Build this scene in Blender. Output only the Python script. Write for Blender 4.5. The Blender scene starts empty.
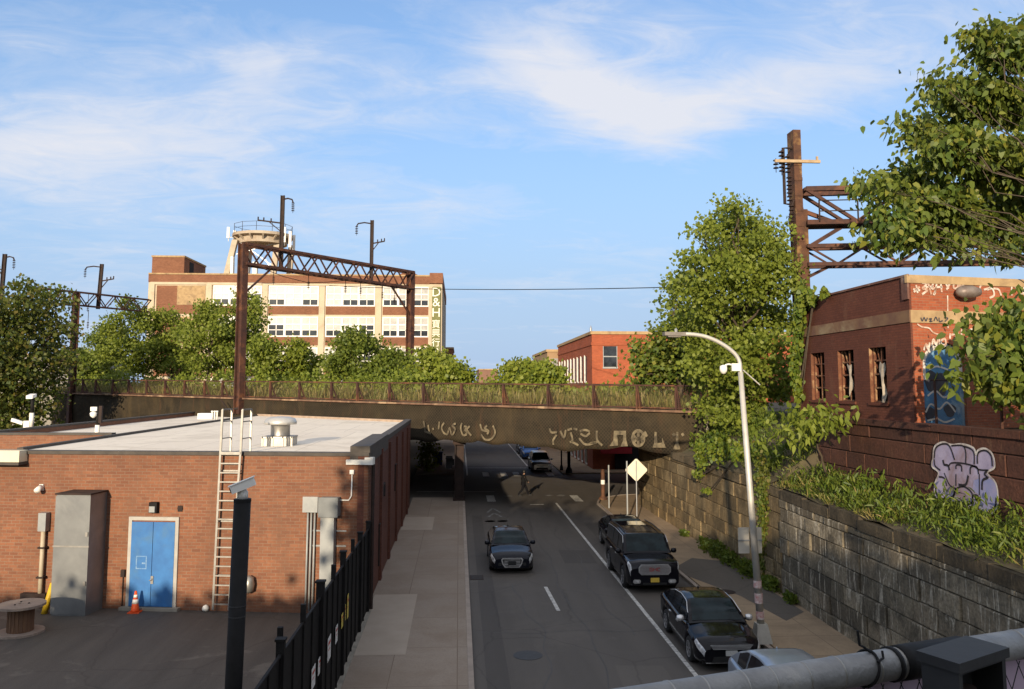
CLOUD_OFF = (7.3, 4.2)
SKY_HAZE = (2.5, 2.82, 3.4); SKY_TINT = (.80, .95, 1.12); SKY_CLOUD = (3.7, 3.78, 4.1)
BANKS = [(600, 85, 150, 40, -32, .22), (800, 80, 200, 42, 14, .19), (110, 130, 210, 80, 4, .145), (245, 62, 60, 18, 8, .18), (430, 195, 270, 26, -8, .12), (60, 30, 120, 40, 0, .10)]
SUN_E = 3.5; EXPO = 0.85
CASTERS = [(-27, -8, 8.5, 2.6), (-23, -8, 8.6, 2.6), (-19, -8, 8.4, 2.6), (-15.8, -8, 8.2, 2.4), (-11.2, -8, 14.0, 1.9), (-9.2, -9, 13.8, 2.3), (-6.2, -8, 12.0, 2.2), (-3.4, -8, 11.5, 2.2), (-.6, -8, 10.9, 2.2), (2.3, -8, 9.7, 2.2), (5.2, -8, 8.7, 2.2), (8.2, -8, 8.6, 2.2)]
import bpy, math, random
import numpy as np
from mathutils import Vector, Matrix
random.seed(7); RNG = np.random.default_rng(7)
S = bpy.context.scene
COL = S.collection
R = math.radians
# ------------------------------------------------------------------ camera
F = 830.0; CX, CY, HZ, VX, H = 512.0, 305.0, 386.0, 459.0, 7.6
_th = math.atan((HZ-CY)/F)
_fw = Vector(((VX-CX)/F, -(HZ-CY)/F, 1.0)).normalized()
_up = Vector((0, math.cos(_th), math.sin(_th)))
_rt = _up.cross(_fw); 
if _rt.x < 0: _rt = -_rt
def ray(px, py):
    d = Vector(((px-CX)/F, -(py-CY)/F, 1.0))
    return Vector((_rt.dot(d), _fw.dot(d), _up.dot(d)))
def atY(px, py, Y): d = ray(px, py); t = Y/d.y; return Vector((d.x*t, Y, H+d.z*t))
def atZ(px, py, Z): d = ray(px, py); t = (Z-H)/d.z; return Vector((d.x*t, d.y*t, Z))
def atX(px, py, X): d = ray(px, py); t = X/d.x; return Vector((X, d.y*t, H+d.z*t))
cam = bpy.data.cameras.new("camera"); co = bpy.data.objects.new("camera", cam); COL.objects.link(co)
cam.sensor_width = 36; cam.lens = F/1024*36; cam.sensor_fit = 'HORIZONTAL'
cam.shift_y = -(344.5-CY)/1024; cam.clip_start = .05; cam.clip_end = 3000
# world axes expressed in camera coordinates are the rows; camera axes in world are the columns
cx_w = Vector((_rt.x, _fw.x, _up.x)); cy_w = Vector((_rt.y, _fw.y, _up.y)); cz_w = Vector((_rt.z, _fw.z, _up.z))
m = Matrix((cx_w, cy_w, -cz_w)).transposed().to_4x4(); m.translation = (0, 0, H)
co.matrix_world = m; S.camera = co
# ------------------------------------------------------------------ materials
def nt(name):
    m = bpy.data.materials.new(name); m.use_nodes = True
    t = m.node_tree; b = t.nodes['Principled BSDF']; return m, t, b
def nd(t, typ, **k):
    n = t.nodes.new(typ)
    for a, v in k.items():
        if a.startswith('i_'):
            key = a[2:]; key = int(key) if key.isdigit() else key.replace('_', ' ')
            n.inputs[key].default_value = v
        else: setattr(n, a, v)
    return n
def c4(c): return (c[0], c[1], c[2], 1)
def mix(t, fac, a, b, blend='MIX'):
    n = t.nodes.new('ShaderNodeMix'); n.data_type = 'RGBA'; n.blend_type = blend
    for idx, v in ((0, fac), (6, a), (7, b)):
        if hasattr(v, 'is_linked'): t.links.new(v, n.inputs[idx])
        elif idx == 0: n.inputs[0].default_value = v
        else: n.inputs[idx].default_value = c4(v)
    return n.outputs[2]
def ramp(t, src, stops):
    n = t.nodes.new('ShaderNodeValToRGB'); e = n.color_ramp.elements
    while len(e) < len(stops): e.new(.5)
    for el, (p, v) in zip(e, stops):
        el.position = p; el.color = c4(v) if not isinstance(v, (int, float)) else (v, v, v, 1)
    t.links.new(src, n.inputs[0]); return n.outputs[0]
def noise(t, vec, scale, detail=4, rough=.55, dist=0):
    n = nd(t, 'ShaderNodeTexNoise', i_Scale=scale, i_Detail=detail, i_Roughness=rough, i_Distortion=dist)
    if vec is not None: t.links.new(vec, n.inputs['Vector'])
    return n.outputs['Fac']
def objco(t, scale=None):
    o = nd(t, 'ShaderNodeTexCoord').outputs['Object']
    if scale:
        mp = nd(t, 'ShaderNodeMapping'); mp.inputs['Scale'].default_value = scale
        t.links.new(o, mp.inputs['Vector']); return mp.outputs[0]
    return o
def bump(t, b, h, strength=.3, dist=.02):
    n = nd(t, 'ShaderNodeBump', i_Strength=strength, i_Distance=dist)
    t.links.new(h, n.inputs['Height']); t.links.new(n.outputs[0], b.inputs['Normal'])
def pm(name, c1, c2=None, scale=3., rough=.7, metal=0., bmp=.15, stretch=None, c3=None, spec=.4, lo=.35, hi=.65, bd=.01, coat=0):
    m, t, b = nt(name)
    b.inputs['Roughness'].default_value = rough; b.inputs['Metallic'].default_value = metal
    b.inputs['Specular IOR Level'].default_value = spec; b.inputs['Coat Weight'].default_value = coat
    b.inputs['Coat Roughness'].default_value = .05
    if c2 is None: c2 = tuple(x*.8 for x in c1)
    v = objco(t, stretch)
    n1 = noise(t, v, scale, 6, .6)
    c = mix(t, ramp(t, n1, [(lo, 0), (hi, 1)]), c1, c2)
    if c3 is not None:
        n2 = noise(t, v, scale*.37, 4, .65, .6)
        c = mix(t, ramp(t, n2, [(.52, 0), (.66, 1)]), c, c3)
    t.links.new(c, b.inputs['Base Color'])
    if bmp: bump(t, b, noise(t, v, scale*6, 3), bmp, bd)
    return m
def wallvec(t, off=(0, 0, 0)):
    tc = nd(t, 'ShaderNodeTexCoord'); so = nd(t, 'ShaderNodeSeparateXYZ'); sn = nd(t, 'ShaderNodeSeparateXYZ')
    t.links.new(tc.outputs['Object'], so.inputs[0]); t.links.new(tc.outputs['Normal'], sn.inputs[0])
    def gt(o, th):
        a = nd(t, 'ShaderNodeMath', operation='ABSOLUTE'); t.links.new(o, a.inputs[0])
        g = nd(t, 'ShaderNodeMath', operation='GREATER_THAN'); t.links.new(a.outputs[0], g.inputs[0]); g.inputs[1].default_value = th; return g.outputs[0]
    def cmb(a, b):
        c = nd(t, 'ShaderNodeCombineXYZ'); t.links.new(a, c.inputs[0]); t.links.new(b, c.inputs[1]); return c.outputs[0]
    X, Y, Z = so.outputs
    v = mix(t, gt(sn.outputs[0], .7), (0, 0, 0), (0, 0, 0))
    n = v.node; t.links.new(cmb(X, Z), n.inputs[6]); t.links.new(cmb(Y, Z), n.inputs[7])
    v2 = mix(t, gt(sn.outputs[2], .7), (0, 0, 0), (0, 0, 0)); n2 = v2.node
    t.links.new(v, n2.inputs[6]); t.links.new(cmb(X, Y), n2.inputs[7])
    return v2, tc.outputs['Object']
def brick(name, c1, c2, mortar, bw=.38, bh=.135, ms=.012, stain=None, stain_amt=(.55, .75), rough=.85, bs=.5, paint=None):
    m, t, b = nt(name); b.inputs['Roughness'].default_value = rough; b.inputs['Specular IOR Level'].default_value = .25
    v, o = wallvec(t)
    n = nd(t, 'ShaderNodeTexBrick', i_Scale=1.0); n.inputs['Color1'].default_value = c4(c1); n.inputs['Color2'].default_value = c4(c2)
    n.inputs['Mortar'].default_value = c4(mortar); n.inputs['Mortar Size'].default_value = ms; n.inputs['Mortar Smooth'].default_value = .3
    n.inputs['Brick Width'].default_value = bw; n.inputs['Row Height'].default_value = bh; n.inputs['Bias'].default_value = 0
    t.links.new(v, n.inputs['Vector'])
    c = n.outputs['Color']
    big = noise(t, o, .5, 6, .65, .3)
    c = mix(t, ramp(t, big, [(.35, 0), (.7, 1)]), c, (.72, .72, .74), 'MULTIPLY')
    fine = noise(t, o, 9, 3)
    c = mix(t, ramp(t, fine, [(.4, .0), (.7, .35)]), c, tuple(x*.55 for x in c1))
    if stain: c = mix(t, ramp(t, noise(t, objco(t, (1, 1, .35)), .9, 6, .7, .4), [(stain_amt[0], 0), (stain_amt[1], .85)]), c, stain)
    t.links.new(c, b.inputs['Base Color'])
    hh = mix(t, .35, n.outputs['Fac'], n.outputs['Fac']); inv = nd(t, 'ShaderNodeInvert'); t.links.new(n.outputs['Fac'], inv.inputs['Color'])
    bump(t, b, inv.outputs[0], bs, .012)
    return m
def leafmat(name, cols, trans=.35, rough=.5):
    m = bpy.data.materials.new(name); m.use_nodes = True; t = m.node_tree; t.nodes.clear()
    out = nd(t, 'ShaderNodeOutputMaterial'); g = nd(t, 'ShaderNodeNewGeometry')
    c = ramp(t, g.outputs['Random Per Island'], [(i/max(1, len(cols)-1), k) for i, k in enumerate(cols)])
    cn = noise(t, objco(t), .6, 3)
    c = mix(t, ramp(t, cn, [(.35, 0), (.65, .35)]), c, cols[-1])
    p = nd(t, 'ShaderNodeBsdfPrincipled', i_Roughness=rough); p.inputs['Specular IOR Level'].default_value = .35
    tr = nd(t, 'ShaderNodeBsdfTranslucent'); ms = nd(t, 'ShaderNodeMixShader'); ms.inputs[0].default_value = trans
    t.links.new(c, p.inputs['Base Color']); c2 = mix(t, .5, c, (.16, .20, .03)); t.links.new(c2, tr.inputs[0])
    t.links.new(p.outputs[0], ms.inputs[1]); t.links.new(tr.outputs[0], ms.inputs[2]); t.links.new(ms.outputs[0], out.inputs[0])
    return m
def glassmat(name, col, rough=.05, spec=.6):
    m, t, b = nt(name); b.inputs['Roughness'].default_value = rough; b.inputs['Specular IOR Level'].default_value = spec
    c = mix(t, ramp(t, noise(t, objco(t), 2.2, 3), [(.4, 0), (.6, 1)]), col, tuple(x*.5 for x in col)); t.links.new(c, b.inputs['Base Color'])
    return m
def meshmat(name, col, cell, fill):
    """woven wire: real gaps between the wires, rust coloured wires"""
    m, t, b = nt(name); b.inputs['Base Color'].default_value = c4(col); b.inputs['Roughness'].default_value = .8
    v, o = wallvec(t); s = nd(t, 'ShaderNodeSeparateXYZ'); t.links.new(v, s.inputs[0])
    outs = []
    for sgn in (1, -1):
        a = nd(t, 'ShaderNodeMath', operation='MULTIPLY_ADD'); t.links.new(s.outputs[1], a.inputs[0]); a.inputs[1].default_value = sgn; t.links.new(s.outputs[0], a.inputs[2])
        d = nd(t, 'ShaderNodeMath', operation='DIVIDE'); t.links.new(a.outputs[0], d.inputs[0]); d.inputs[1].default_value = cell
        f = nd(t, 'ShaderNodeMath', operation='FRACT'); t.links.new(d.outputs[0], f.inputs[0])
        l = nd(t, 'ShaderNodeMath', operation='LESS_THAN'); t.links.new(f.outputs[0], l.inputs[0]); l.inputs[1].default_value = fill
        outs.append(l.outputs[0])
    mx = nd(t, 'ShaderNodeMath', operation='MAXIMUM'); t.links.new(outs[0], mx.inputs[0]); t.links.new(outs[1], mx.inputs[1])
    t.links.new(mx.outputs[0], b.inputs['Alpha'])
    return m
def islandmat(name, stops, mottle, streak=None, rough=.9, bmp=.6, st=(.57, .70)):
    """each block its own tone, mottled, with pale mineral streaks running down"""
    m, t, b = nt(name); b.inputs['Roughness'].default_value = rough; b.inputs['Specular IOR Level'].default_value = .2
    g = nd(t, 'ShaderNodeNewGeometry'); o = objco(t)
    c = ramp(t, g.outputs['Random Per Island'], stops)
    c = mix(t, ramp(t, noise(t, o, 1.1, 7, .7, .5), [(.38, 0), (.66, .9)]), c, mottle)
    if streak:
        sn_ = noise(t, objco(t, (2.6, 2.6, .42)), 1.6, 7, .7, 1.2)
        c = mix(t, ramp(t, sn_, [(st[0], 0), (st[1], .85)]), c, streak)
    c = mix(t, ramp(t, noise(t, o, 14, 3), [(.4, 0), (.7, .5)]), c, tuple(x*.5 for x in mottle))
    t.links.new(c, b.inputs['Base Color']); bump(t, b, noise(t, o, 7, 6, .7), bmp, .04)
    return m
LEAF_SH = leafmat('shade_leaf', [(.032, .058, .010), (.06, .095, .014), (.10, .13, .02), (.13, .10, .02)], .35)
RUST = pm('rusted_steel', (.085, .035, .022), (.045, .022, .018), 2.2, .75, .2, .3, c3=(.16, .065, .03))
RUSTO = pm('orange_rust', (.12, .052, .025), (.06, .028, .018), 2.5, .8, .1, .3, c3=(.24, .14, .05))
DARKRUST = pm('dark_rust', (.04, .022, .016), (.02, .013, .011), 3, .8, .1, .2)
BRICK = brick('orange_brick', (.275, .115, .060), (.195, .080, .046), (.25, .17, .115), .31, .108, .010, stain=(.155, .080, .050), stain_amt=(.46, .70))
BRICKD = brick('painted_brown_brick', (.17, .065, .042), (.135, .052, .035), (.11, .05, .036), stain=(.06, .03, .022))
BRICKST = brick('station_red_brick', (.40, .11, .045), (.30, .075, .035), (.30, .15, .09), .24, .085, .010, stain=(.25, .085, .045))
BRICKSTP = brick('station_maroon_paint', (.155, .052, .030), (.125, .042, .026), (.085, .032, .02), .24, .085, .006, stain=(.17, .085, .05), stain_amt=(.6, .8))
BRICKR = brick('far_red_brick', (.42, .105, .045), (.33, .08, .035), (.34, .13, .07), .3, .12, .01, stain=(.30, .09, .04))
BRICKF = brick('factory_brick', (.27, .115, .06), (.21, .085, .045), (.22, .13, .085), .3, .12, .01)
CREAM = pm('cream_render', (.52, .43, .30), (.46, .38, .27), .8, .8, bmp=.05, c3=(.38, .30, .20))
BROWNSTONE = islandmat('brown_stone', [(0, (.10, .042, .03)), (.5, (.13, .055, .035)), (1, (.075, .035, .026))], (.06, .03, .022), (.16, .085, .05))
ASHLAR = islandmat('grey_ashlar', [(0, (.10, .085, .063)), (.35, (.27, .22, .15)), (.6, (.14, .12, .085)), (.8, (.33, .275, .19)), (1, (.20, .17, .12))], (.07, .062, .047), (.52, .47, .37), st=(.53, .62))
ASHLARF = islandmat('warm_ashlar', [(0, (.13, .095, .05)), (.35, (.31, .215, .105)), (.6, (.19, .14, .075)), (.8, (.37, .27, .14)), (1, (.25, .20, .12))], (.085, .065, .038), (.36, .28, .16), st=(.55, .66))
MORTAR = pm('wall_core', (.05, .044, .034), (.03, .027, .022), 4, .95)
CONC = pm('grey_concrete', (.30, .27, .22), (.22, .20, .165), 1.4, .9, bmp=.2, c3=(.16, .145, .12))
STONECAP = pm('buff_stone', (.42, .29, .15), (.32, .215, .11), 2.5, .9, bmp=.3, c3=(.24, .16, .09))
STEEL = pm('galvanised_steel', (.42, .43, .44), (.34, .35, .36), 5, .42, .75, .08)
GREYP = pm('grey_paint', (.30, .31, .30), (.25, .26, .26), 3, .5, .1, .05)
ALU = pm('bare_aluminium', (.36, .345, .315), (.28, .265, .24), 4, .42, .7, .05)
WHITE = pm('white_paint', (.80, .77, .70), (.72, .69, .62), 3, .5, 0, .05)
WHITEROOF, t, b = nt('white_membrane'); b.inputs['Roughness'].default_value = .75; b.inputs['Specular IOR Level'].default_value = .15
n_ = nd(t, 'ShaderNodeTexBrick', i_Scale=1.0, offset=.3); t.links.new(objco(t), n_.inputs['Vector']); n_.inputs['Color1'].default_value = (.82, .73, .60, 1); n_.inputs['Color2'].default_value = (.77, .68, .56, 1); n_.inputs['Mortar'].default_value = (.55, .48, .39, 1); n_.inputs['Mortar Size'].default_value = .02; n_.inputs['Brick Width'].default_value = 2.1; n_.inputs['Row Height'].default_value = 7.0
c = mix(t, ramp(t, noise(t, objco(t), .35, 6, .65, .8), [(.50, 0), (.60, .5)]), n_.outputs['Color'], (.58, .50, .40)); c = mix(t, ramp(t, noise(t, objco(t), 2.5, 5, .7), [(.5, 0), (.75, .4)]), c, (.5, .43, .34)); t.links.new(c, b.inputs['Base Color'])
BLACKM = pm('black_steel', (.010, .009, .009), (.016, .015, .014), 4, .7, 0, .05, spec=.15)
BLACKPL = pm('black_plastic', (.009, .009, .009), (.014, .013, .013), 6, .65, 0, .05, spec=.2)
CHAR = pm('charcoal_steel', (.026, .026, .027), (.034, .034, .035), 7, .55, 0, .06, spec=.3)
COPING = pm('dark_coping', (.075, .062, .05), (.05, .042, .035), 3, .7)
BARK = pm('tree_bark', (.10, .075, .05), (.06, .045, .032), 6, .95, bmp=.6, stretch=(1, 1, .25))
BLUE = pm('blue_door_paint', (.035, .16, .40), (.028, .125, .33), 2.5, .5, 0, .06, c3=(.05, .15, .31))
DARKVOID = pm('dark_interior', (.010, .008, .007), (.006, .005, .005), 2, .9)
GLASSD = glassmat('dark_window_glass', (.03, .035, .04), .08, .7)
GLASSB = pm('window_blinds', (.33, .32, .295), (.20, .195, .185), 1.2, .35, 0, 0, spec=.5)
LEAF_BIG = leafmat('broad_leaf', [(0.051, 0.088, 0.016), (0.087, 0.142, 0.024), (0.131, 0.189, 0.030), (0.248, 0.243, 0.035)], .4)
LEAF_MID = leafmat('mid_leaf', [(0.119, 0.163, 0.021), (0.204, 0.254, 0.034), (0.295, 0.338, 0.052)], .5)
LEAF_DK = leafmat('dark_leaf', [(0.080, 0.121, 0.019), (0.139, 0.189, 0.027), (0.219, 0.257, 0.041)], .45)
LEAF_AUT = leafmat('autumn_leaf', [(.06, .10, .014), (.10, .15, .02), (.14, .18, .026), (.18, .14, .025)], .45)
LEAF_YEL = leafmat('yellow_green_leaf', [(0.124, 0.172, 0.018), (0.186, 0.230, 0.025), (0.261, 0.287, 0.040)], .4)
LEAF_VINE = leafmat('vine_leaf', [(0.059, 0.110, 0.015), (0.107, 0.165, 0.022), (0.154, 0.198, 0.022), (0.190, 0.209, 0.022)], .35)
GRASSM = leafmat('grass_blade', [(0.095, 0.132, 0.020), (0.154, 0.176, 0.031), (0.238, 0.209, 0.055), (0.333, 0.253, 0.099)], .35)
WEEDM = leafmat('weed_leaf', [(.055, .10, .014), (.10, .15, .018), (.16, .19, .025)], .35)
# ------------------------------------------------------------------ mesh helpers
WM = {}
def lnk(o, parent=None):
    COL.objects.link(o)
    if parent is not None:
        o.parent = parent; WM[o] = WM[parent]
    else: WM[o] = Matrix.Identity(4)
    return o
def tag(o, label=None, cat=None, group=None, kind=None):
    if label: o['label'] = label
    if cat: o['category'] = cat
    if group: o['group'] = group
    if kind: o['kind'] = kind
    return o
def thing(name, label, cat, loc=(0, 0, 0), rz=0, group=None):
    o = bpy.data.objects.new(name, None); o.empty_display_size = .2; COL.objects.link(o)
    o.location = loc; o.rotation_euler = (0, 0, rz)
    WM[o] = Matrix.Translation(Vector(loc)) @ Matrix.Rotation(rz, 4, 'Z')
    return tag(o, label, cat, group)
def copy_tree(o, parent=None):
    c = o.copy(); COL.objects.link(c)
    if parent is not None: c.parent = parent
    for ch in list(o.children): copy_tree(ch, c)
    return c
class MB:
    def __init__(s): s.v = []; s.f = []
    def add(s, v, f):
        n = len(s.v); s.v += [tuple(p) for p in v]; s.f += [tuple(i+n for i in q) for q in f]; return s
    def box(s, x0, x1, y0, y1, z0, z1):
        return s.add([(x0, y0, z0), (x1, y0, z0), (x1, y1, z0), (x0, y1, z0), (x0, y0, z1), (x1, y0, z1), (x1, y1, z1), (x0, y1, z1)],
              [(0, 3, 2, 1), (4, 5, 6, 7), (0, 1, 5, 4), (1, 2, 6, 5), (2, 3, 7, 6), (3, 0, 4, 7)])
    def obox(s, o, ex, ey, ez):
        """box from corner o with three edge vectors"""
        o = Vector(o); a, b, c = Vector(ex), Vector(ey), Vector(ez)
        if a.cross(b).dot(c) < 0: a, b = b, a
        v = [o, o+a, o+a+b, o+b, o+c, o+a+c, o+a+b+c, o+b+c]
        return s.add(v, [(0, 3, 2, 1), (4, 5, 6, 7), (0, 1, 5, 4), (1, 2, 6, 5), (2, 3, 7, 6), (3, 0, 4, 7)])
    def beam(s, p, q, w, h=None, up=(0, 0, 1)):
        p, q = Vector(p), Vector(q); h = h or w; d = (q-p); L = d.length
        if L < 1e-6: return s
        d.normalize(); u = Vector(up)
        if abs(d.dot(u)) > .98: u = Vector((1, 0, 0)) if abs(d.x) < .9 else Vector((0, 1, 0))
        a = d.cross(u).normalized(); b = a.cross(d)
        return s.obox(p-a*w/2-b*h/2, a*w, b*h, d*L)
    def tube(s, pts, r, n=8, cap=True):
        pts = [Vector(p) for p in pts]; k = len(pts)
        rs = r if isinstance(r, (list, tuple)) else [r]*k
        base = len(s.v); ref = None
        for i, p in enumerate(pts):
            d = (pts[min(i+1, k-1)]-pts[max(i-1, 0)]).normalized()
            if ref is None:
                u = Vector((0, 0, 1)) if abs(d.z) < .9 else Vector((1, 0, 0)); ref = d.cross(u).normalized()
            ref = (ref-d*ref.dot(d)).normalized(); b = d.cross(ref)
            for j in range(n):
                a = 2*math.pi*j/n; s.v.append(tuple(p+(ref*math.cos(a)+b*math.sin(a))*rs[i]))
        for i in range(k-1):
            for j in range(n):
                s.f.append((base+i*n+j, base+i*n+(j+1) % n, base+(i+1)*n+(j+1) % n, base+(i+1)*n+j))
        if cap:
            s.f.append(tuple(base+j for j in reversed(range(n)))); s.f.append(tuple(base+(k-1)*n+j for j in range(n)))
        return s
    def lathe(s, prof, c=(0, 0, 0), n=20, axis='z'):
        base = len(s.v); c = Vector(c)
        for r, z in prof:
            for j in range(n):
                a = 2*math.pi*j/n; x, y = r*math.cos(a), r*math.sin(a)
                q = (x, y, z) if axis == 'z' else ((z, x, y) if axis == 'x' else (x, z, y))
                s.v.append(tuple(c+Vector(q)))
        k = len(prof)
        for i in range(k-1):
            for j in range(n):
                q = (base+i*n+j, base+i*n+(j+1) % n, base+(i+1)*n+(j+1) % n, base+(i+1)*n+j)
                s.f.append(q if axis != 'y' else q[::-1])
        s.f.append(tuple(base+j for j in reversed(range(n)))); s.f.append(tuple(base+(k-1)*n+j for j in range(n)))
        return s
    def prism(s, poly, z0, z1):
        """poly: counter-clockwise xy list; z1 may be a function of (x, y)"""
        n = len(poly); b = len(s.v); fz = z1 if callable(z1) else (lambda x, y: z1)
        s.v += [(x, y, z0) for x, y in poly]+[(x, y, fz(x, y)) for x, y in poly]
        s.f.append(tuple(b+i for i in reversed(range(n)))); s.f.append(tuple(b+n+i for i in range(n)))
        for i in range(n): j = (i+1) % n; s.f.append((b+i, b+j, b+n+j, b+n+i))
        return s
    def grid(s, P):
        """P: rows of points"""
        b = len(s.v); nc = len(P[0])
        for row in P: s.v += [tuple(p) for p in row]
        for i in range(len(P)-1):
            for j in range(nc-1): s.f.append((b+i*nc+j, b+i*nc+j+1, b+(i+1)*nc+j+1, b+(i+1)*nc+j))
        return s
    def slab(s, o, eu, ev, pts, t=.006):
        """flat polygon given in (u, v) of a plane, with a little thickness"""
        o, eu, ev = Vector(o), Vector(eu).normalized(), Vector(ev).normalized(); nn = eu.cross(ev)
        a = [o+eu*u+ev*v for u, v in pts]; n = len(a); b = len(s.v)
        s.v += [tuple(p) for p in a]+[tuple(p+nn*t) for p in a]
        s.f.append(tuple(b+n+i for i in range(n)))
        for i in range(n): j = (i+1) % n; s.f.append((b+i, b+j, b+n+j, b+n+i))
        return s
    def ribbon(s, o, eu, ev, pts, w, t=.006):
        """painted stroke: a flat strip along a polyline in the plane"""
        o, eu, ev = Vector(o), Vector(eu).normalized(), Vector(ev).normalized(); nn = eu.cross(ev)
        L = []; n = len(pts)
        for i in range(n):
            p0, p1 = pts[max(i-1, 0)], pts[min(i+1, n-1)]
            dx, dy = p1[0]-p0[0], p1[1]-p0[1]; l = math.hypot(dx, dy) or 1
            nx, ny = -dy/l*w/2, dx/l*w/2
            L.append((pts[i][0]+nx, pts[i][1]+ny, pts[i][0]-nx, pts[i][1]-ny))
        b = len(s.v)
        for a in L:
            s.v.append(tuple(o+eu*a[0]+ev*a[1]+nn*t)); s.v.append(tuple(o+eu*a[2]+ev*a[3]+nn*t))
        for i in range(n-1): s.f.append((b+2*i, b+2*i+1, b+2*i+3, b+2*i+2))
        return s
    def build(s, name, mat, parent=None, smooth=False, label=None, kind=None, cat=None, group=None):
        me = bpy.data.meshes.new(name)
        V = s.v
        if parent is not None and WM[parent] != Matrix.Identity(4):
            inv = WM[parent].inverted(); V = [tuple(inv @ Vector(p)) for p in V]
        me.from_pydata(V, [], s.f); me.materials.append(mat)
        if smooth: me.polygons.foreach_set('use_smooth', [True]*len(me.polygons))
        me.update()
        o = bpy.data.objects.new(name, me); lnk(o, parent); tag(o, label, cat, group, kind); return o
def smooth_curve(pts, k=6):
    """Catmull-Rom through 2-d or 3-d points"""
    P = [Vector(p) for p in pts]; out = []
    for i in range(len(P)-1):
        p0, p1, p2, p3 = P[max(i-1, 0)], P[i], P[i+1], P[min(i+2, len(P)-1)]
        for j in range(k):
            t = j/k
            out.append(.5*((2*p1)+(p2-p0)*t+(2*p0-5*p1+4*p2-p3)*t*t+(3*p1-p0-3*p2+p3)*t**3))
    out.append(P[-1]); return out
def text_mesh(txt, name, mat, parent, o, eu, ev, size, sx=1.0, t=.01, align='CENTER'):
    cu = bpy.data.curves.new(name, 'FONT'); cu.body = txt; cu.size = 1; cu.align_x = align; cu.resolution_u = 2
    ob = bpy.data.objects.new(name, cu); COL.objects.link(ob); me = bpy.data.meshes.new_from_object(ob)
    vs = [v.co.copy() for v in me.vertices]; fs = [tuple(p.vertices) for p in me.polygons]
    bpy.data.objects.remove(ob); bpy.data.curves.remove(cu); bpy.data.meshes.remove(me)
    o, eu, ev = Vector(o), Vector(eu).normalized(), Vector(ev).normalized(); nn = eu.cross(ev)
    b = MB(); b.add([o+eu*v.x*size*sx+ev*v.y*size+nn*t for v in vs], fs); return b.build(name, mat, parent)
# ------------------------------------------------------------------ foliage
def leaf_mesh(name, pos, dirs, size, mat, parent=None, wid=.5, fold=.25, **k):
    """pos (n,3) leaf bases, dirs (n,3) leaf axes, size (n,): folded four-cornered leaves"""
    n = len(pos); d = dirs/np.linalg.norm(dirs, axis=1, keepdims=True)
    r = RNG.normal(size=(n, 3)); r[:, 2] *= .45
    side = np.cross(d, r); side /= np.linalg.norm(side, axis=1, keepdims=True)+1e-9
    nn = np.cross(side, d); s = size[:, None]
    K = 6 if k.get('fine') else 4
    v = np.empty((n, K, 3)); v[:, 0] = pos
    if K == 4:
        v[:, 2] = pos+d*s; mm_ = pos+d*s*.45+nn*s*fold*.6
        v[:, 1] = mm_+side*s*wid; v[:, 3] = mm_-side*s*wid
    else:
        dn = np.array([0, 0, -1.0])*s; m1_, m2_ = pos+d*s*.30+nn*s*fold*.35, pos+d*s*.68+nn*s*fold*.25+dn*.06
        v[:, 3] = pos+d*s+dn*.20; v[:, 1] = m1_+side*s*wid*.86; v[:, 5] = m1_-side*s*wid*.86; v[:, 2] = m2_+side*s*wid*.66; v[:, 4] = m2_-side*s*wid*.66
    if parent is not None:
        inv = np.array(WM[parent].inverted()); v = v.reshape(-1, 3) @ inv[:3, :3].T+inv[:3, 3]
    v = v.reshape(-1, 3).astype(np.float32)
    me = bpy.data.meshes.new(name); me.vertices.add(K*n); me.vertices.foreach_set('co', v.ravel())
    me.loops.add(K*n); me.loops.foreach_set('vertex_index', np.arange(K*n, dtype=np.int32))
    me.polygons.add(n); me.polygons.foreach_set('loop_start', np.arange(0, K*n, K, dtype=np.int32)); me.polygons.foreach_set('loop_total', np.full(n, K, dtype=np.int32))
    me.materials.append(mat); me.update(calc_edges=True); me.validate()
    o = bpy.data.objects.new(name, me); lnk(o, parent); tag(o, k.get('label'), k.get('cat'), k.get('group'), k.get('kind')); return o
def clump_leaves(clusters, n, leaf, tw=14, droop=.35, spread=None):
    """leaves grouped on twigs spread through each cluster's volume (denser toward its outside)"""
    w = np.array([c[1][0]*c[1][1]*c[1][2] for c in clusters])**.75; w /= w.sum()
    P, D = [], []
    for (c, r), wi in zip(clusters, w):
        c = np.array(c); r = np.array(r); nt_ = max(2, int(n*wi/tw))
        u = RNG.normal(size=(nt_, 3)); u /= np.linalg.norm(u, axis=1, keepdims=True)
        rad = RNG.random((nt_, 1))**.42*(.8+.35*RNG.random((nt_, 1)))
        tp = c+u*rad*r
        out = u*np.array([1, 1, .5])+np.array([0, 0, .15])
        sp = spread or leaf*1.7
        for i in range(nt_):
            k = RNG.integers(int(tw*.6), int(tw*1.5))
            p = tp[i]+RNG.normal(size=(k, 3))*sp*np.array([1, 1, .6])
            d = out[i]*.6+RNG.normal(size=(k, 3))*.7; d[:, 2] -= droop
            P.append(p); D.append(d)
    P = np.concatenate(P); D = np.concatenate(D)
    return P, D, leaf*(.65+.7*RNG.random(len(P)))
def limb(mb, p, q, r0, r1, wob=.12, n=6, k=5):
    p, q = Vector(p), Vector(q); L = (q-p).length; pts = []; rs = []
    for i in range(k+1):
        t = i/k; w = math.sin(math.pi*t)*wob*L
        pts.append(p.lerp(q, t)+Vector((random.uniform(-1, 1), random.uniform(-1, 1), random.uniform(-.2, .8)))*w*.5); rs.append(r0+(r1-r0)*t)
    mb.tube(pts, rs, n); return pts
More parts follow.
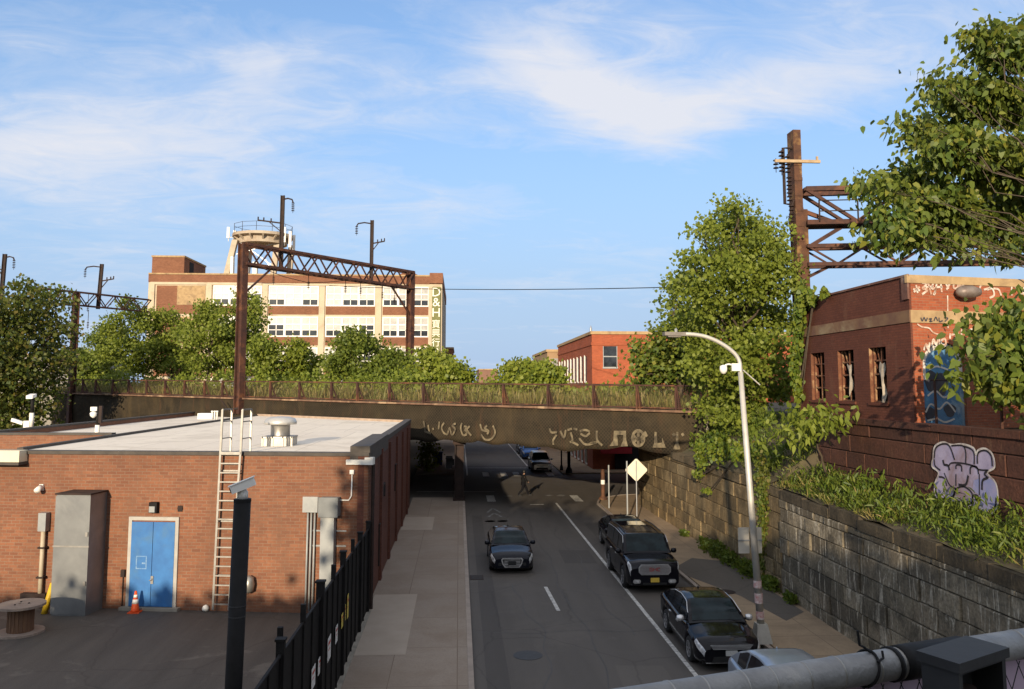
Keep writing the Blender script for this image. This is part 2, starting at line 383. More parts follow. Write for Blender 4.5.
def tree(name, label, cat, base, top_z, clusters, n, leaf, mat, tr=.16, lean=(0, 0), group=None, droop=.35, tw=14, crown='crown', wid=.5, fine=False, thin=1.0):
    base = Vector(base); root = thing(name, label, cat, base, 0, group)
    cs = [(Vector(c), r) for c, r in clusters]
    ctr = sum((c for c, r in cs), Vector())/len(cs)
    tb = MB(); tip = Vector((ctr.x*.6+base.x*.4+lean[0], ctr.y*.6+base.y*.4+lean[1], base.z+(top_z-base.z)*.72))
    tp = limb(tb, base-Vector((0, 0, .25)), tip, tr, tr*.3, .05, 9, 8)
    for c, r in cs:
        i = min(range(len(tp)), key=lambda j: abs((tp[j].z)-(base.z+(c.z-base.z)*.6)))
        q = limb(tb, tp[i], c, tr*.42*thin, tr*.10*thin, .16, 6, 5)
        for _ in range(3):
            e = c+Vector((random.uniform(-1, 1)*r[0], random.uniform(-1, 1)*r[1], random.uniform(-.6, .8)*r[2]))*.8
            limb(tb, q[random.choice((2, 3, 4))], e, tr*.14*thin, tr*.04*thin, .15, 5, 4)
    tb.build('trunk', BARK, root, True)
    P, D, sz = clump_leaves([(tuple(c), r) for c, r in cs], n, leaf, tw, droop)
    leaf_mesh(crown, P, D, sz, mat, root, wid, fine=fine)
    return root
def env_clusters(cx, cy, z0, z1, rx, ry, n, shape='round', seed=0):
    """cluster list filling an uneven crown envelope"""
    rr = random.Random(seed); out = []
    n = int(n*1.5)
    for i in range(n):
        t = (i+.5)/n; z = z0+(z1-z0)*(t*.86+.05)
        if shape == 'round': w = math.sin(math.pi*(.12+.82*t))**.7
        elif shape == 'cone': w = (1-t)**.75*.95+.18
        else: w = .5+.5*math.sin(math.pi*(.1+.8*t))
        a = i*2.399+rr.uniform(-.5, .5); d = rr.uniform(.25, .80)*w
        s = rr.uniform(.24, .42)
        out.append(((cx+math.cos(a)*d*rx, cy+math.sin(a)*d*ry, z), (rx*s*(.6+.4*w), ry*s*(.6+.4*w), (z1-z0)*rr.uniform(.065, .115))))
    return out
# ------------------------------------------------------------------ world and sun
AZ, EL = R(15), R(12.5)
w = bpy.data.worlds.new("World"); S.world = w; w.use_nodes = True; t = w.node_tree
bg = t.nodes['Background']; SKY_STRENGTH = .12; bg.inputs['Strength'].default_value = SKY_STRENGTH
sky = nd(t, 'ShaderNodeTexSky', sky_type='NISHITA'); sky.sun_disc = False; sky.sun_elevation = EL; sky.sun_rotation = R(195)
sky.air_density = 1.0; sky.dust_density = 1.2; sky.ozone_density = 2.0
g = nd(t, 'ShaderNodeTexCoord').outputs['Generated']; sx = nd(t, 'ShaderNodeSeparateXYZ'); t.links.new(g, sx.inputs[0])
zz = nd(t, 'ShaderNodeMath', operation='ADD'); t.links.new(sx.outputs[2], zz.inputs[0]); zz.inputs[1].default_value = .12
zm = nd(t, 'ShaderNodeMath', operation='MAXIMUM'); t.links.new(zz.outputs[0], zm.inputs[0]); zm.inputs[1].default_value = .03
def dv(o):
    n = nd(t, 'ShaderNodeMath', operation='DIVIDE'); t.links.new(o, n.inputs[0]); t.links.new(zm.outputs[0], n.inputs[1]); return n.outputs[0]
cmb = nd(t, 'ShaderNodeCombineXYZ'); t.links.new(dv(sx.outputs[0]), cmb.inputs[0]); t.links.new(dv(sx.outputs[1]), cmb.inputs[1])
mp = nd(t, 'ShaderNodeMapping'); mp.inputs['Rotation'].default_value = (0, 0, R(-24)); mp.inputs['Scale'].default_value = (.62, 1.05, 1); mp.inputs['Location'].default_value = (CLOUD_OFF[0], CLOUD_OFF[1], 0)
t.links.new(cmb.outputs[0], mp.inputs['Vector'])
n1 = noise(t, mp.outputs[0], .95, 9, .57, .55); n2 = noise(t, mp.outputs[0], .42, 3, .5, .3); n3 = noise(t, mp.outputs[0], 5.5, 6, .65, 1.2)
def mth(op, a, b):
    n = nd(t, 'ShaderNodeMath', operation=op)
    for i, v in ((0, a), (1, b)):
        if hasattr(v, 'is_linked'): t.links.new(v, n.inputs[i])
        else: n.inputs[i].default_value = v
    return n.outputs[0]
s1 = mth('ADD', mth('MULTIPLY', n1, .62), mth('MULTIPLY', n2, .38)); s1 = mth('ADD', s1, mth('MULTIPLY', mth('SUBTRACT', n3, .5), .34))
ym = mth('MAXIMUM', sx.outputs[1], .06); ac = nd(t, 'ShaderNodeCombineXYZ'); t.links.new(mth('DIVIDE', sx.outputs[0], ym), ac.inputs[0]); t.links.new(mth('DIVIDE', sx.outputs[2], ym), ac.inputs[1])
wob = nd(t, 'ShaderNodeTexNoise', i_Scale=3.2, i_Detail=5.0, i_Roughness=.6); t.links.new(ac.outputs[0], wob.inputs['Vector'])
wv = nd(t, 'ShaderNodeVectorMath', operation='MULTIPLY_ADD'); t.links.new(wob.outputs['Color'], wv.inputs[0]); wv.inputs[1].default_value = (.22, .12, 0); t.links.new(ac.outputs[0], wv.inputs[2])
for (px, py, rx_, ry_, rot, amp) in BANKS:   # broad cirrus banks, by bearing and height over the street
    mp2 = nd(t, 'ShaderNodeMapping', vector_type='TEXTURE'); mp2.inputs['Location'].default_value = ((px-459)/830+.11, (386-py)/830+.06, 0); mp2.inputs['Rotation'].default_value = (0, 0, R(rot)); mp2.inputs['Scale'].default_value = (rx_/830, ry_/830, 1)
    t.links.new(wv.outputs[0], mp2.inputs['Vector']); ln = nd(t, 'ShaderNodeVectorMath', operation='LENGTH'); t.links.new(mp2.outputs[0], ln.inputs[0])
    s1 = mth('ADD', s1, mth('MULTIPLY', ramp(t, mth('MULTIPLY', ln.outputs['Value'], .5), [(0, 1), (.25, .75), (.5, .28), (.9, 0)]), amp))
s1 = mth('ADD', s1, ramp(t, sx.outputs[2], [(.45, 0), (.72, .24)])); s1 = mth('ADD', s1, mth('MULTIPLY', ramp(t, sx.outputs[1], [(0, 1), (.25, 0)]), .16))  # unseen cirrus added overhead and behind the viewpoint for neutral fill light
cf = ramp(t, s1, [(.50, .0), (.585, .22), (.68, .62), (.79, .95)])
hz = ramp(t, sx.outputs[2], [(0, .97), (.10, .88), (.28, .45), (.55, .05)])
cm = mix(t, hz, sky.outputs[0], SKY_HAZE)
tint = mix(t, 1.0, cm, SKY_TINT, 'MULTIPLY')
cc = mix(t, cf, tint, SKY_CLOUD)
t.links.new(cc, bg.inputs['Color'])
sl = bpy.data.lights.new('sun', 'SUN'); sl.energy = SUN_E; sl.angle = R(.53); sl.color = (1.0, .83, .61)
so = bpy.data.objects.new('sun', sl); COL.objects.link(so); so.rotation_euler = (math.pi/2-EL, 0, -AZ); so.location = (-20, -60, 40)
S.view_settings.view_transform = 'Standard'; S.view_settings.look = 'None'; S.view_settings.exposure = EXPO; S.view_settings.gamma = 1
S.cycles.max_bounces = 6; S.cycles.transparent_max_bounces = 12; S.cycles.use_denoising = True; S.cycles.caustics_reflective = False; S.cycles.caustics_refractive = False
# ------------------------------------------------------------------ ground, street, pavements
def asphalt(name, c1, c2, patch, sc=1.0):
    m, t, b = nt(name); b.inputs['Roughness'].default_value = .78; b.inputs['Specular IOR Level'].default_value = .3
    o = objco(t); c = mix(t, ramp(t, noise(t, objco(t, (1.1, .12, 1)), .9*sc, 5, .6, .3), [(.35, 0), (.68, 1)]), c1, c2)
    c = mix(t, ramp(t, noise(t, o, .22*sc, 6, .7, .8), [(.54, 0), (.62, .55)]), c, patch)
    c = mix(t, ramp(t, noise(t, o, 45, 2), [(.35, 0), (.75, .5)]), c, tuple(x*1.7 for x in c1))
    vo = nd(t, 'ShaderNodeTexVoronoi', i_Scale=.32, feature='DISTANCE_TO_EDGE'); wv = mix(t, .12, o, o); 
    nz = nd(t, 'ShaderNodeTexNoise', i_Scale=2.0, i_Detail=4.0); t.links.new(o, nz.inputs['Vector']); wv = mix(t, .22, o, nz.outputs['Color']); t.links.new(wv, vo.inputs['Vector'])
    c = mix(t, ramp(t, vo.outputs['Distance'], [(.0, .55), (.010, 0)]), c, tuple(x*.6 for x in c1))
    t.links.new(c, b.inputs['Base Color']); bump(t, b, noise(t, o, 60, 2), .35, .008); return m
def paving(name, c1, c2, bw, bh, joint, dirt):
    m, t, b = nt(name); b.inputs['Roughness'].default_value = .9; b.inputs['Specular IOR Level'].default_value = .2
    o = objco(t); n = nd(t, 'ShaderNodeTexBrick', i_Scale=1.0, offset=0.0); n.inputs['Color1'].default_value = c4(c1); n.inputs['Color2'].default_value = c4(c2); n.inputs['Mortar'].default_value = c4(joint)
    n.inputs['Mortar Size'].default_value = .012; n.inputs['Brick Width'].default_value = bw; n.inputs['Row Height'].default_value = bh; t.links.new(o, n.inputs['Vector'])
    c = mix(t, ramp(t, noise(t, o, .6, 7, .7, .5), [(.4, 0), (.68, .8)]), n.outputs['Color'], dirt)
    c = mix(t, ramp(t, noise(t, o, 20, 3), [(.4, 0), (.7, .35)]), c, tuple(x*.6 for x in c1))
    t.links.new(c, b.inputs['Base Color']); bump(t, b, noise(t, o, 25, 4), .2, .01); return m
ROAD = asphalt('street_asphalt', (.086, .075, .065), (.066, .058, .050), (.108, .094, .080))
YARD = asphalt('yard_asphalt', (.082, .071, .060), (.052, .046, .040), (.165, .145, .12), 1.6)
PAVE = paving('pavement_concrete', (.305, .25, .20), (.26, .212, .17), 1.75, 3.1, (.15, .11, .08), (.23, .175, .13))
PAVER = paving('warm_pavement', (.36, .265, .17), (.31, .23, .15), 2.7, 1.8, (.16, .12, .085), (.21, .155, .105))
PATCHL = pm('new_concrete', (.36, .30, .24), (.32, .265, .21), 1.2, .9, bmp=.1)
PATCHD = asphalt('pavement_tar_patch', (.10, .085, .07), (.08, .07, .058), (.075, .068, .06))
KERB = pm('kerb_stone', (.34, .28, .23), (.26, .215, .18), 2, .85, bmp=.2)
EARTH = pm('earth', (.10, .075, .045), (.07, .06, .03), 1.2, .95, bmp=.5, c3=(.12, .10, .05))
PAINT, t, b = nt('worn_road_paint'); b.inputs['Roughness'].default_value = .7
c = mix(t, ramp(t, noise(t, objco(t), 7, 6, .7), [(.40, 0), (.62, .75)]), (.62, .60, .55), (.12, .115, .11)); t.links.new(c, b.inputs['Base Color'])
PAINTW, t, b = nt('very_worn_road_paint'); b.inputs['Roughness'].default_value = .75
c = mix(t, ramp(t, noise(t, objco(t), 4, 6, .75), [(.42, 0), (.60, 1)]), (.26, .25, .235), (.06, .058, .056)); t.links.new(c, b.inputs['Base Color'])
def st(mb, name, mat, smooth=False): return mb.build(name, mat, None, smooth, kind='structure')
gr = MB(); gr.add([(-1500, -400, -.06), (1500, -400, -.06), (1500, 2600, -.06), (-1500, 2600, -.06)], [(0, 1, 2, 3)])
st(gr, 'ground', pm('town_ground', (.13, .115, .09), (.09, .09, .06), .05, .95))
st(MB().add([(-3.7, -60, 0), (95, -60, 0), (95, 300, 0), (-3.7, 300, 0)], [(0, 1, 2, 3)]), 'street', ROAD)
st(MB().add([(-46, -1.0, .004), (-3.05, -1.0, .004), (-3.05, 40, .004), (-46, 40, .004)], [(0, 1, 2, 3)]), 'yard', YARD)
KH = .12
st(MB().prism([(-3.05, -60), (.28, -60), (.28, 57.2), (-3.05, 57.2)], -.05, KH), 'pavement', PAVE)
st(MB().prism([(.283, -60), (.43, -60), (.43, 57.2), (.283, 57.2)], -.05, KH+.004), 'kerb', KERB)
rc = [(8.9, -60), (11.9, -60)]+[(14.5, 58.0)]+[(12.6, 58.2), (11.2, 57.9), (10.1, 57.0), (9.3, 55.7), (8.95, 54.0)]
st(MB().prism([(9.05, -60), (12.3, -60), (12.3, 52), (14.5, 58), (12.4, 57.95), (11.2, 57.6), (10.25, 56.8), (9.5, 55.6), (9.12, 54.0)], -.05, KH), 'pavement', PAVER)
kb = MB(); out = [(8.9, -60), (8.9, 54.0), (9.3, 55.75), (10.1, 57.0), (11.1, 57.85), (12.4, 58.2)]; inn = [(9.046, -60), (9.046, 54.05), (9.42, 55.68), (10.18, 56.87), (11.13, 57.70), (12.4, 58.05)]
kb.prism(out[::-1]+inn, -.05, KH+.004) if False else None
for i in range(5): kb.prism([inn[i], inn[i+1], out[i+1], out[i]], -.05, KH+.004)
st(kb, 'kerb', KERB)
st(MB().prism([(9.0, 72.5), (13, 72.5), (13, 300), (9.0, 300)], -.05, KH).prism([(13, 72.5), (95, 72.5), (95, 75), (13, 75)], -.05, KH), 'pavement', PAVER)
st(MB().prism([(-3.7, 72.5), (.42, 72.5), (.42, 300), (-3.7, 300)], -.05, KH), 'pavement', PAVE)
# lighter and darker pavement repairs
pp = MB(); zt = KH+.004
def sheet(mb, pts, z): mb.add([(x, y, z) for x, y in pts], [tuple(range(len(pts)))]); return mb
sheet(pp, [(-2.98, 24.2), (-1.45, 24.2), (-1.45, 31.0), (-2.98, 31.0)], zt); sheet(pp, [(-3.0, 44.5), (-1.35, 44.5), (-1.35, 48.8), (-3.0, 48.8)], zt)
st(pp, 'pavement_repair', PATCHL)
st(sheet(MB(), [(9.06, 34.9), (9.06, 33.2), (10.1, 30.0), (10.5, 26.8), (11.5, 27.8), (11.45, 35.8), (10.2, 36.6)], zt), 'tar_repair', PATCHD)
st(sheet(MB(), [(9.1, 22.6), (11.6, 23.4), (11.7, 20.4), (9.1, 20.0)], zt), 'pavement_repair', PATCHL)
mk = MB(); z = .005
def mark(x0, y0, x1, y1, w): 
    d = Vector((x1-x0, y1-y0, 0)); L = d.length; d.normalize(); nn = Vector((d.y, -d.x, 0))*w/2
    mk.add([(x0-nn.x, y0-nn.y, z), (x0+nn.x, y0+nn.y, z), (x1+nn.x, y1+nn.y, z), (x1-nn.x, y1-nn.y, z)], [(0, 1, 2, 3)])
mark(6.25, 10, 6.37, 54.9, .13); mark(3.42, 28.9, 3.33, 32.3, .13)
mark(3.42, 14, 3.42, 17.2, .13)
for x, y in ((2.2, 57.2), (8.0, 56.9)): mark(x, y-1.4, x-.0, y+1.7, .55)
for x in (2.35, 3.9, 5.0, 7.9): mark(x, 71.2, x, 74.6, .55)
mark(.6, 78.6, 6.6, 78.2, .3); mark(6.55, 80, 6.55, 140, .14); mark(.75, 72, .75, 130, .14)
mark(-3, 61.3, 2.6, 60.9, .16); mark(4.6, 54.2, 5.5, 54.3, .2)
st(mk, 'road_markings', PAINT)
mk = MB(); z = .0055
mark(1.0, 96, 3.0, 95.6, .4); mark(1.2, 102, 2.6, 102, .35)
mark(1.75, 51.0, 2.15, 52.8, .14); mark(2.55, 51.0, 2.15, 52.8, .14); mark(1.75, 49.3, 2.15, 50.8, .14); mark(2.55, 49.3, 2.15, 50.8, .14)
for x, y in ((1.8, 47.8), (2.5, 47.8)): mk.lathe([(.30, z), (.22, z)], (x, y, 0), 14)
mark(7.0, 58.2, 7.3, 58.9, .5); mark(6.1, 58.4, 6.5, 58.8, .4); mark(3.2, 58.3, 3.7, 58.6, .4)
st(mk, 'worn_road_markings', PAINTW)
mh = MB(); mh.lathe([(.0, .006), (.36, .006), (.36, .010), (.33, .012), (.0, .012)], (9.75, 30.6, KH), 24); mh.build('manhole_cover', DARKRUST, None, kind=None)
tag(bpy.data.objects['manhole_cover'], 'round iron manhole cover in the pavement between two parked black cars', 'manhole')
mh = MB(); mh.lathe([(0, .005), (.42, .005), (.42, .008), (.0, .009)], (2.0, 24.3, 0), 24); o = mh.build('manhole_cover', pm('road_iron', (.05, .048, .047), (.035, .034, .033), 8, .6, .2), None)
tag(o, 'round manhole cover flush in the asphalt of the open lane', 'manhole')
# patched asphalt: utility trench, squares and sealed joints
SEAL = pm('sealed_asphalt', (.055, .049, .043), (.045, .04, .036), 3, .6, bmp=.1); OLDP = asphalt('asphalt_patch', (.098, .086, .074), (.080, .070, .060), (.115, .10, .085)); NEWP = asphalt('fresh_asphalt_patch', (.064, .056, .049), (.054, .047, .041), (.074, .066, .058))
ps_ = MB()
for q in ([(.75, 12), (1.35, 12), (1.38, 50), (.8, 50)], [(4.6, 36.5), (6.0, 36.3), (6.05, 39.2), (4.65, 39.4)], [(7.0, 43), (8.6, 43), (8.6, 47), (7.0, 47)]): sheet(ps_, q, .0025)
st(ps_, 'asphalt_patch', NEWP)
ps_ = MB()
for q in ([(1.9, 39.5), (3.2, 39.7), (3.2, 41.0), (1.9, 40.8)], [(4.2, 21.5), (5.6, 21.4), (5.6, 23.2), (4.3, 23.3)], [(2.0, 66), (5.2, 66), (5.4, 69), (2.1, 69)]): sheet(ps_, q, .003)
st(ps_, 'asphalt_patch', OLDP)
ps_ = MB()
def seam(pts, w):
    for (x0, y0), (x1, y1) in zip(pts[:-1], pts[1:]):
        d = Vector((x1-x0, y1-y0, 0)).normalized(); nn = Vector((d.y, -d.x, 0))*w/2; ps_.add([(x0-nn.x, y0-nn.y, .0035), (x0+nn.x, y0+nn.y, .0035), (x1+nn.x, y1+nn.y, .0035), (x1-nn.x, y1-nn.y, .0035)], [(0, 1, 2, 3)])
for x, y0, y1, a in ((3.95, 14, 52, .12), (2.4, 18, 33, .25), (5.2, 26, 46, .2)): seam([(x+a*math.sin(y*.55)+a*.5*math.sin(y*1.7), y) for y in np.arange(y0, y1, .7)], .03)
for y in (26.5, 38.4, 46): seam([(x, y+.12*math.sin(x*2.1)) for x in np.arange(.5, 8.8, .4)], .028)
st(ps_, 'sealed_cracks', SEAL)
gt = thing('storm_drain', 'iron storm drain grate in the left gutter beside the pavement kerb', 'drain', (.75, 34, 0)); mb = MB(); mb.box(.48, 1.02, 33.6, 34.4, .001, .012); mb.build('frame', DARKRUST, gt); mb = MB()
for k in range(7): mb.box(.53, .97, 33.66+k*.105, 33.70+k*.105, .0125, .02)
mb.build('grate', SEAL, gt)
# ------------------------------------------------------------------ railway bridge
A = Vector((-1.4, 56.1, 0)); U = Vector((.769, -.639, 0)).normalized(); N = Vector((.639, .769, 0)).normalized(); Z = Vector((0, 0, 1))
def zd(s): return 6.45-.0095*s
def onb(px, py, off=0.0):
    """where a sight line meets the bridge face: (along, height)"""
    d = ray(px, py); P0 = A-N*off; tt = (P0.x*N.x+P0.y*N.y)/(d.x*N.x+d.y*N.y); p = Vector((d.x*tt, d.y*tt, H+d.z*tt)); return (p-P0).dot(U), p.z
def bp(s, n, z): return A+U*s+N*n+Z*z
BW = 23.0
SL, SR = -53.0, 19.0
br = thing('railway_bridge', 'rusty net-draped railway viaduct bridge spanning the street with graffiti on its face', 'bridge', tuple(A))
def zbot(s):
    if s < -4.5: return 2.6
    return 3.98+.10*math.sin(s*.9+1)+.07*math.sin(s*2.3)+(.16*math.sin(s*.55) if s > 3 else -.12*math.exp(-((s+.2)/1.2)**2))-(.02*max(0, s-10))
FASC, t, b = nt('net_draped_face'); b.inputs['Roughness'].default_value = .9; b.inputs['Specular IOR Level'].default_value = .15
o_ = objco(t); c = mix(t, ramp(t, noise(t, objco(t, (.5, .5, 1.2)), .55, 6, .65, .6), [(.35, 0), (.65, 1)]), (.036, .028, .018), (.017, .014, .010))
c = mix(t, ramp(t, noise(t, objco(t, (1, 1, .5)), .35, 5, .7, .5), [(.52, 0), (.66, .8)]), c, (.058, .042, .023))
c = mix(t, ramp(t, noise(t, objco(t, (1.5, 1.5, .2)), 1.2, 5, .7, .3), [(.56, 0), (.72, .6)]), c, (.085, .04, .022))
v_, _ = wallvec(t); s_ = nd(t, 'ShaderNodeSeparateXYZ'); t.links.new(v_, s_.inputs[0]); wires = []
for sg in (1, -1):
    a_ = nd(t, 'ShaderNodeMath', operation='MULTIPLY_ADD'); t.links.new(s_.outputs[1], a_.inputs[0]); a_.inputs[1].default_value = sg*.8; t.links.new(s_.outputs[0], a_.inputs[2])
    f_ = nd(t, 'ShaderNodeMath', operation='PINGPONG'); t.links.new(a_.outputs[0], f_.inputs[0]); f_.inputs[1].default_value = .085
    l_ = nd(t, 'ShaderNodeMath', operation='LESS_THAN'); t.links.new(f_.outputs[0], l_.inputs[0]); l_.inputs[1].default_value = .015; wires.append(l_.outputs[0])
mx_ = nd(t, 'ShaderNodeMath', operation='MAXIMUM'); t.links.new(wires[0], mx_.inputs[0]); t.links.new(wires[1], mx_.inputs[1])
wf = nd(t, 'ShaderNodeMath', operation='MULTIPLY'); t.links.new(mx_.outputs[0], wf.inputs[0]); wf.inputs[1].default_value = .38
c = mix(t, wf.outputs[0], c, (.085, .064, .038)); t.links.new(c, b.inputs['Base Color']); bump(t, b, noise(t, o_, 1.5, 5), .5, .1)
rows = 9; P = []
NS = 180
for i in range(NS+1):
    s = SL+(SR-SL)*i/NS; row = []
    for j in range(rows):
        q = j/(rows-1); z = zd(s)-.10+(zbot(s)-zd(s)+.10)*q
        bul = .05*math.sin(s*1.7+q*2)+.035*math.sin(s*3.9-q*4)
        if s < -6: bul += .16*math.sin((s+q*7)*.62)*math.sin(math.pi*q)
        row.append(bp(s, -.10-bul*math.sin(math.pi*min(1, q+.15)), z))
    row.append(bp(s, .25, row[-1].z+.03)); P.append(row)
fm = MB(); fm.grid([r_[::-1] for r_ in P]); fm.build('net_covered_girder', FASC, br, True)
gd = MB()
for i in range(36):
    s0 = SL+(SR-SL)*i/36; s1 = SL+(SR-SL)*(i+1)/36
    gd.obox(bp(s0, -.32, zd(s0)-.12), U*(s1-s0)+Z*(zd(s1)-zd(s0)), N*.5, Z*.12)
gd.build('top_flange', pm('pale_rusty_flange', (.20, .115, .07), (.10, .055, .035), 1.6, .85, 0, .3, c3=(.36, .24, .14)), br)
dk = MB(); zs = 5.0
dk.prism([tuple((A+U*-8+N*.2).xy), tuple((A+U*SR+N*.2).xy), tuple((A+U*SR+N*BW).xy), tuple((A+U*-30+N*BW).xy), tuple((A+U*-14+N*.2).xy)][0:4], zs, lambda x, y: 6.2)
dk.build('deck', CONC, br)
bm_ = MB()
for k in range(12):
    n_ = 1.2+k*1.9
    bm_.obox(bp(-8-n_*.55, n_, 4.05), U*(SR+8+n_*.55), N*.35, Z*.95)
bm_.build('floor_beam', DARKRUST, br)
# railing
RPX = [70, 83, 96, 113, 129, 147, 165.6, 185, 205, 223, 245, 271, 300, 332, 358, 390, 424, 462, 504, 548.5, 594, 637.5, 676.6]
RH = 1.33; rs = []
for k, px in enumerate(RPX):
    s = onb(px, 390)[0]; rs.append(s); mb = MB(); z0 = zd(s)
    mb.beam(bp(s, -.05, z0), bp(s, -.05, z0+RH), .20, .10, U); mb.obox(bp(s-.03, .0, z0), U*.06, N*.5, Z*.25)
    mb.beam(bp(s, .55, z0), bp(s, .02, z0+RH*.8), .09, .09, U); mb.beam(bp(s+.22, -.12, z0), bp(s+.05, -.10, z0+RH), .07, .05, U)
    mb.build('railing_post', RUST, br)
mb = MB(); mb2 = MB(); mb3 = MB()
rs2 = [rs[0]-2.2]+rs+[rs[-1]+3]
for a, b_ in zip(rs2[:-1], rs2[1:]):
    mb.beam(bp(a, -.05, zd(a)+RH), bp(b_, -.05, zd(b_)+RH), .09, .09); mb.beam(bp(a, -.05, zd(a)+.1), bp(b_, -.05, zd(b_)+.1), .07, .07)
    mb2.add([bp(a, -.03, zd(a)+.03), bp(b_, -.03, zd(b_)+.03), bp(b_, -.03, zd(b_)+RH), bp(a, -.03, zd(a)+RH)], [(0, 1, 2, 3)])
mb.build('handrail', RUST, br); mb2.build('wire_mesh', meshmat('rusted_mesh', (.10, .065, .042), .11, .10), br)
# far railing
mb = MB(); 
for i in range(30):
    s = -56+i*2.6; n_ = BW-.2
    mb.beam(bp(s, n_, zd(s)), bp(s, n_, zd(s)+1.3), .12); mb.beam(bp(s, n_, zd(s)+1.3), bp(s+2.6, n_, zd(s+2.6)+1.3), .09)
mb.build('far_railing', RUST, br)
# steel pillars in a line along the kerb, under the bridge
for k, n_ in enumerate((.7, 8.0, 15.5)):
    x = .05; s = (x-(A+N*n_).x)/U.x; p = bp(s, n_, 0)
    mb = MB(); mb.box(p.x-.26, p.x+.26, p.y-.06, p.y+.06, .1, 3.75); mb.box(p.x-.30, p.x-.24, p.y-.28, p.y+.28, .1, 3.75); mb.box(p.x+.24, p.x+.30, p.y-.28, p.y+.28, .1, 3.75)
    mb.box(p.x-.42, p.x+.42, p.y-.4, p.y+.4, 3.75, 4.15); mb.box(p.x-.4, p.x+.4, p.y-.4, p.y+.4, .1, .3)
    mb.build('pillar', DARKRUST, br)
# graffiti on the face (paint, chalky)
GRAF = pm('chalky_paint', (.20, .16, .095), (.065, .052, .034), 3.0, .9)
def uvpx(pts, ox, oy, sc): return [onb(ox+x/sc, oy+y/sc, .26) for x, y in pts]
o0 = A-N*.26; gl = MB()
def strokes(lst, ox, oy, sc, wd, curve=True):
    for p in lst:
        q = uvpx(p, ox, oy, sc); q = [tuple(v) for v in smooth_curve([(a, b, 0) for a, b in q], 5)] if curve and len(q) > 2 else [(a, b, 0) for a, b in q]
        gl.ribbon(o0, U, Z, [(a[0], a[1]) for a in q], wd)
strokes([[(138, 215), (148, 260), (155, 315)], [(148, 318), (215, 345)], [(185, 255), (197, 325)], [(235, 285), (240, 305)], [(300, 222), (293, 300)],
         [(350, 230), (325, 285), (350, 340), (385, 352)], [(385, 350), (405, 285), (425, 350), (445, 350)], [(468, 240), (435, 262), (462, 300), (440, 352)],
         [(532, 235), (520, 290), (545, 360), (585, 350)], [(553, 268), (582, 278), (562, 308), (590, 322), (572, 350)], [(612, 268), (585, 305), (628, 365)],
         ], 410, 400, 10.24, .13); gl.build('graffiti', GRAF, br); gl = MB()
strokes([[(720, 245), (738, 305), (800, 322)], [(790, 262), (765, 290), (805, 318), (790, 350)], [(728, 352), (770, 405), (832, 398), (872, 335), (850, 262)]], 410, 400, 10.24, .13); gl.build('graffiti', GRAF, br); gl = MB()
strokes([[(118, 140), (130, 165), (162, 163)], [(160, 180), (140, 212), (142, 240)], [(183, 155), (205, 197), (216, 150)], [(225, 152), (252, 142)], [(262, 142), (285, 148)], [(245, 165), (256, 212), (240, 224)], [(248, 220), (292, 242)],
         [(300, 158), (330, 150), (362, 160)], [(305, 172), (335, 188), (360, 168)], [(296, 200), (335, 238), (400, 225)], [(402, 155), (405, 212), (436, 244)], [(360, 232), (405, 222)]], 530, 405, 6.02, .13); gl.build('graffiti', GRAF, br); gl = MB()
for poly in ([(505, 155), (524, 155), (530, 245), (478, 248), (502, 212)], [(524, 155), (562, 155), (562, 180), (526, 180)], [(562, 155), (578, 155), (580, 212), (590, 248), (545, 250), (560, 215)],
             [(750, 162), (762, 162), (767, 230), (796, 226), (796, 195), (818, 258), (738, 256), (748, 225)], [(880, 162), (893, 162), (893, 225), (906, 268), (862, 268), (878, 225)]):
    q = uvpx(poly, 530, 405, 6.02); q = q if sum((q[i][0]*q[(i+1) % len(q)][1]-q[(i+1) % len(q)][0]*q[i][1]) for i in range(len(q))) > 0 else q[::-1]
    gl.slab(o0, U, Z, q, .005)
el = [(652+35*math.cos(a), 200+46*math.sin(a)) for a in np.linspace(0, 2*math.pi, 15)]
strokes([el, [(652, 160), (652, 240)], [(625, 185), (655, 210), (680, 185)], [(628, 220), (655, 200), (682, 222)], [(690, 160), (704, 190)], [(860, 172), (872, 186)], [(915, 170), (925, 186)]], 530, 405, 6.02, .16)
gl.build('graffiti', GRAF, br)
# ------------------------------------------------------------------ embankments
st(MB().prism([(-3.6, 57.95), (-3.6, 89.2), (-43.8, 122.6), (-90, 170), (-110, 150), (-57, 101.9)][::-1] if False else [tuple((A+U*-70+N*.3).xy), (-3.9, 58.5), (-3.9, 60.5), (-11, 60.6+5.8), (-11, 95.4), tuple((A+U*-70+N*30).xy)], -.05, lambda x, y: zd((Vector((x, y, 0))-A).dot(U))-.15), 'embankment', CONC)
bed = MB(); rowsb = []
for i in range(46):
    s = -70+i*2.0; rowsb.append([bp(s, n_, zd(s)-.02+random.uniform(-.06, .10)) for n_ in (.15, 3, 6, 9, 12, 15, 18, 21, 22.8)])
bed.grid([r_[::-1] for r_ in rowsb]); st(bed, 'rail_bed', EARTH, True)
mb = MB(); rowsb = []
for i in range(20):
    s = -70+i*2.6; rowsb.append([bp(s, n_, zd(s)-.03+random.uniform(-.06, .10)) for n_ in (22.7, 26, 30, 36, 44)])
mb.grid([r_[::-1] for r_ in rowsb]); st(mb, 'rail_bed', EARTH, True)
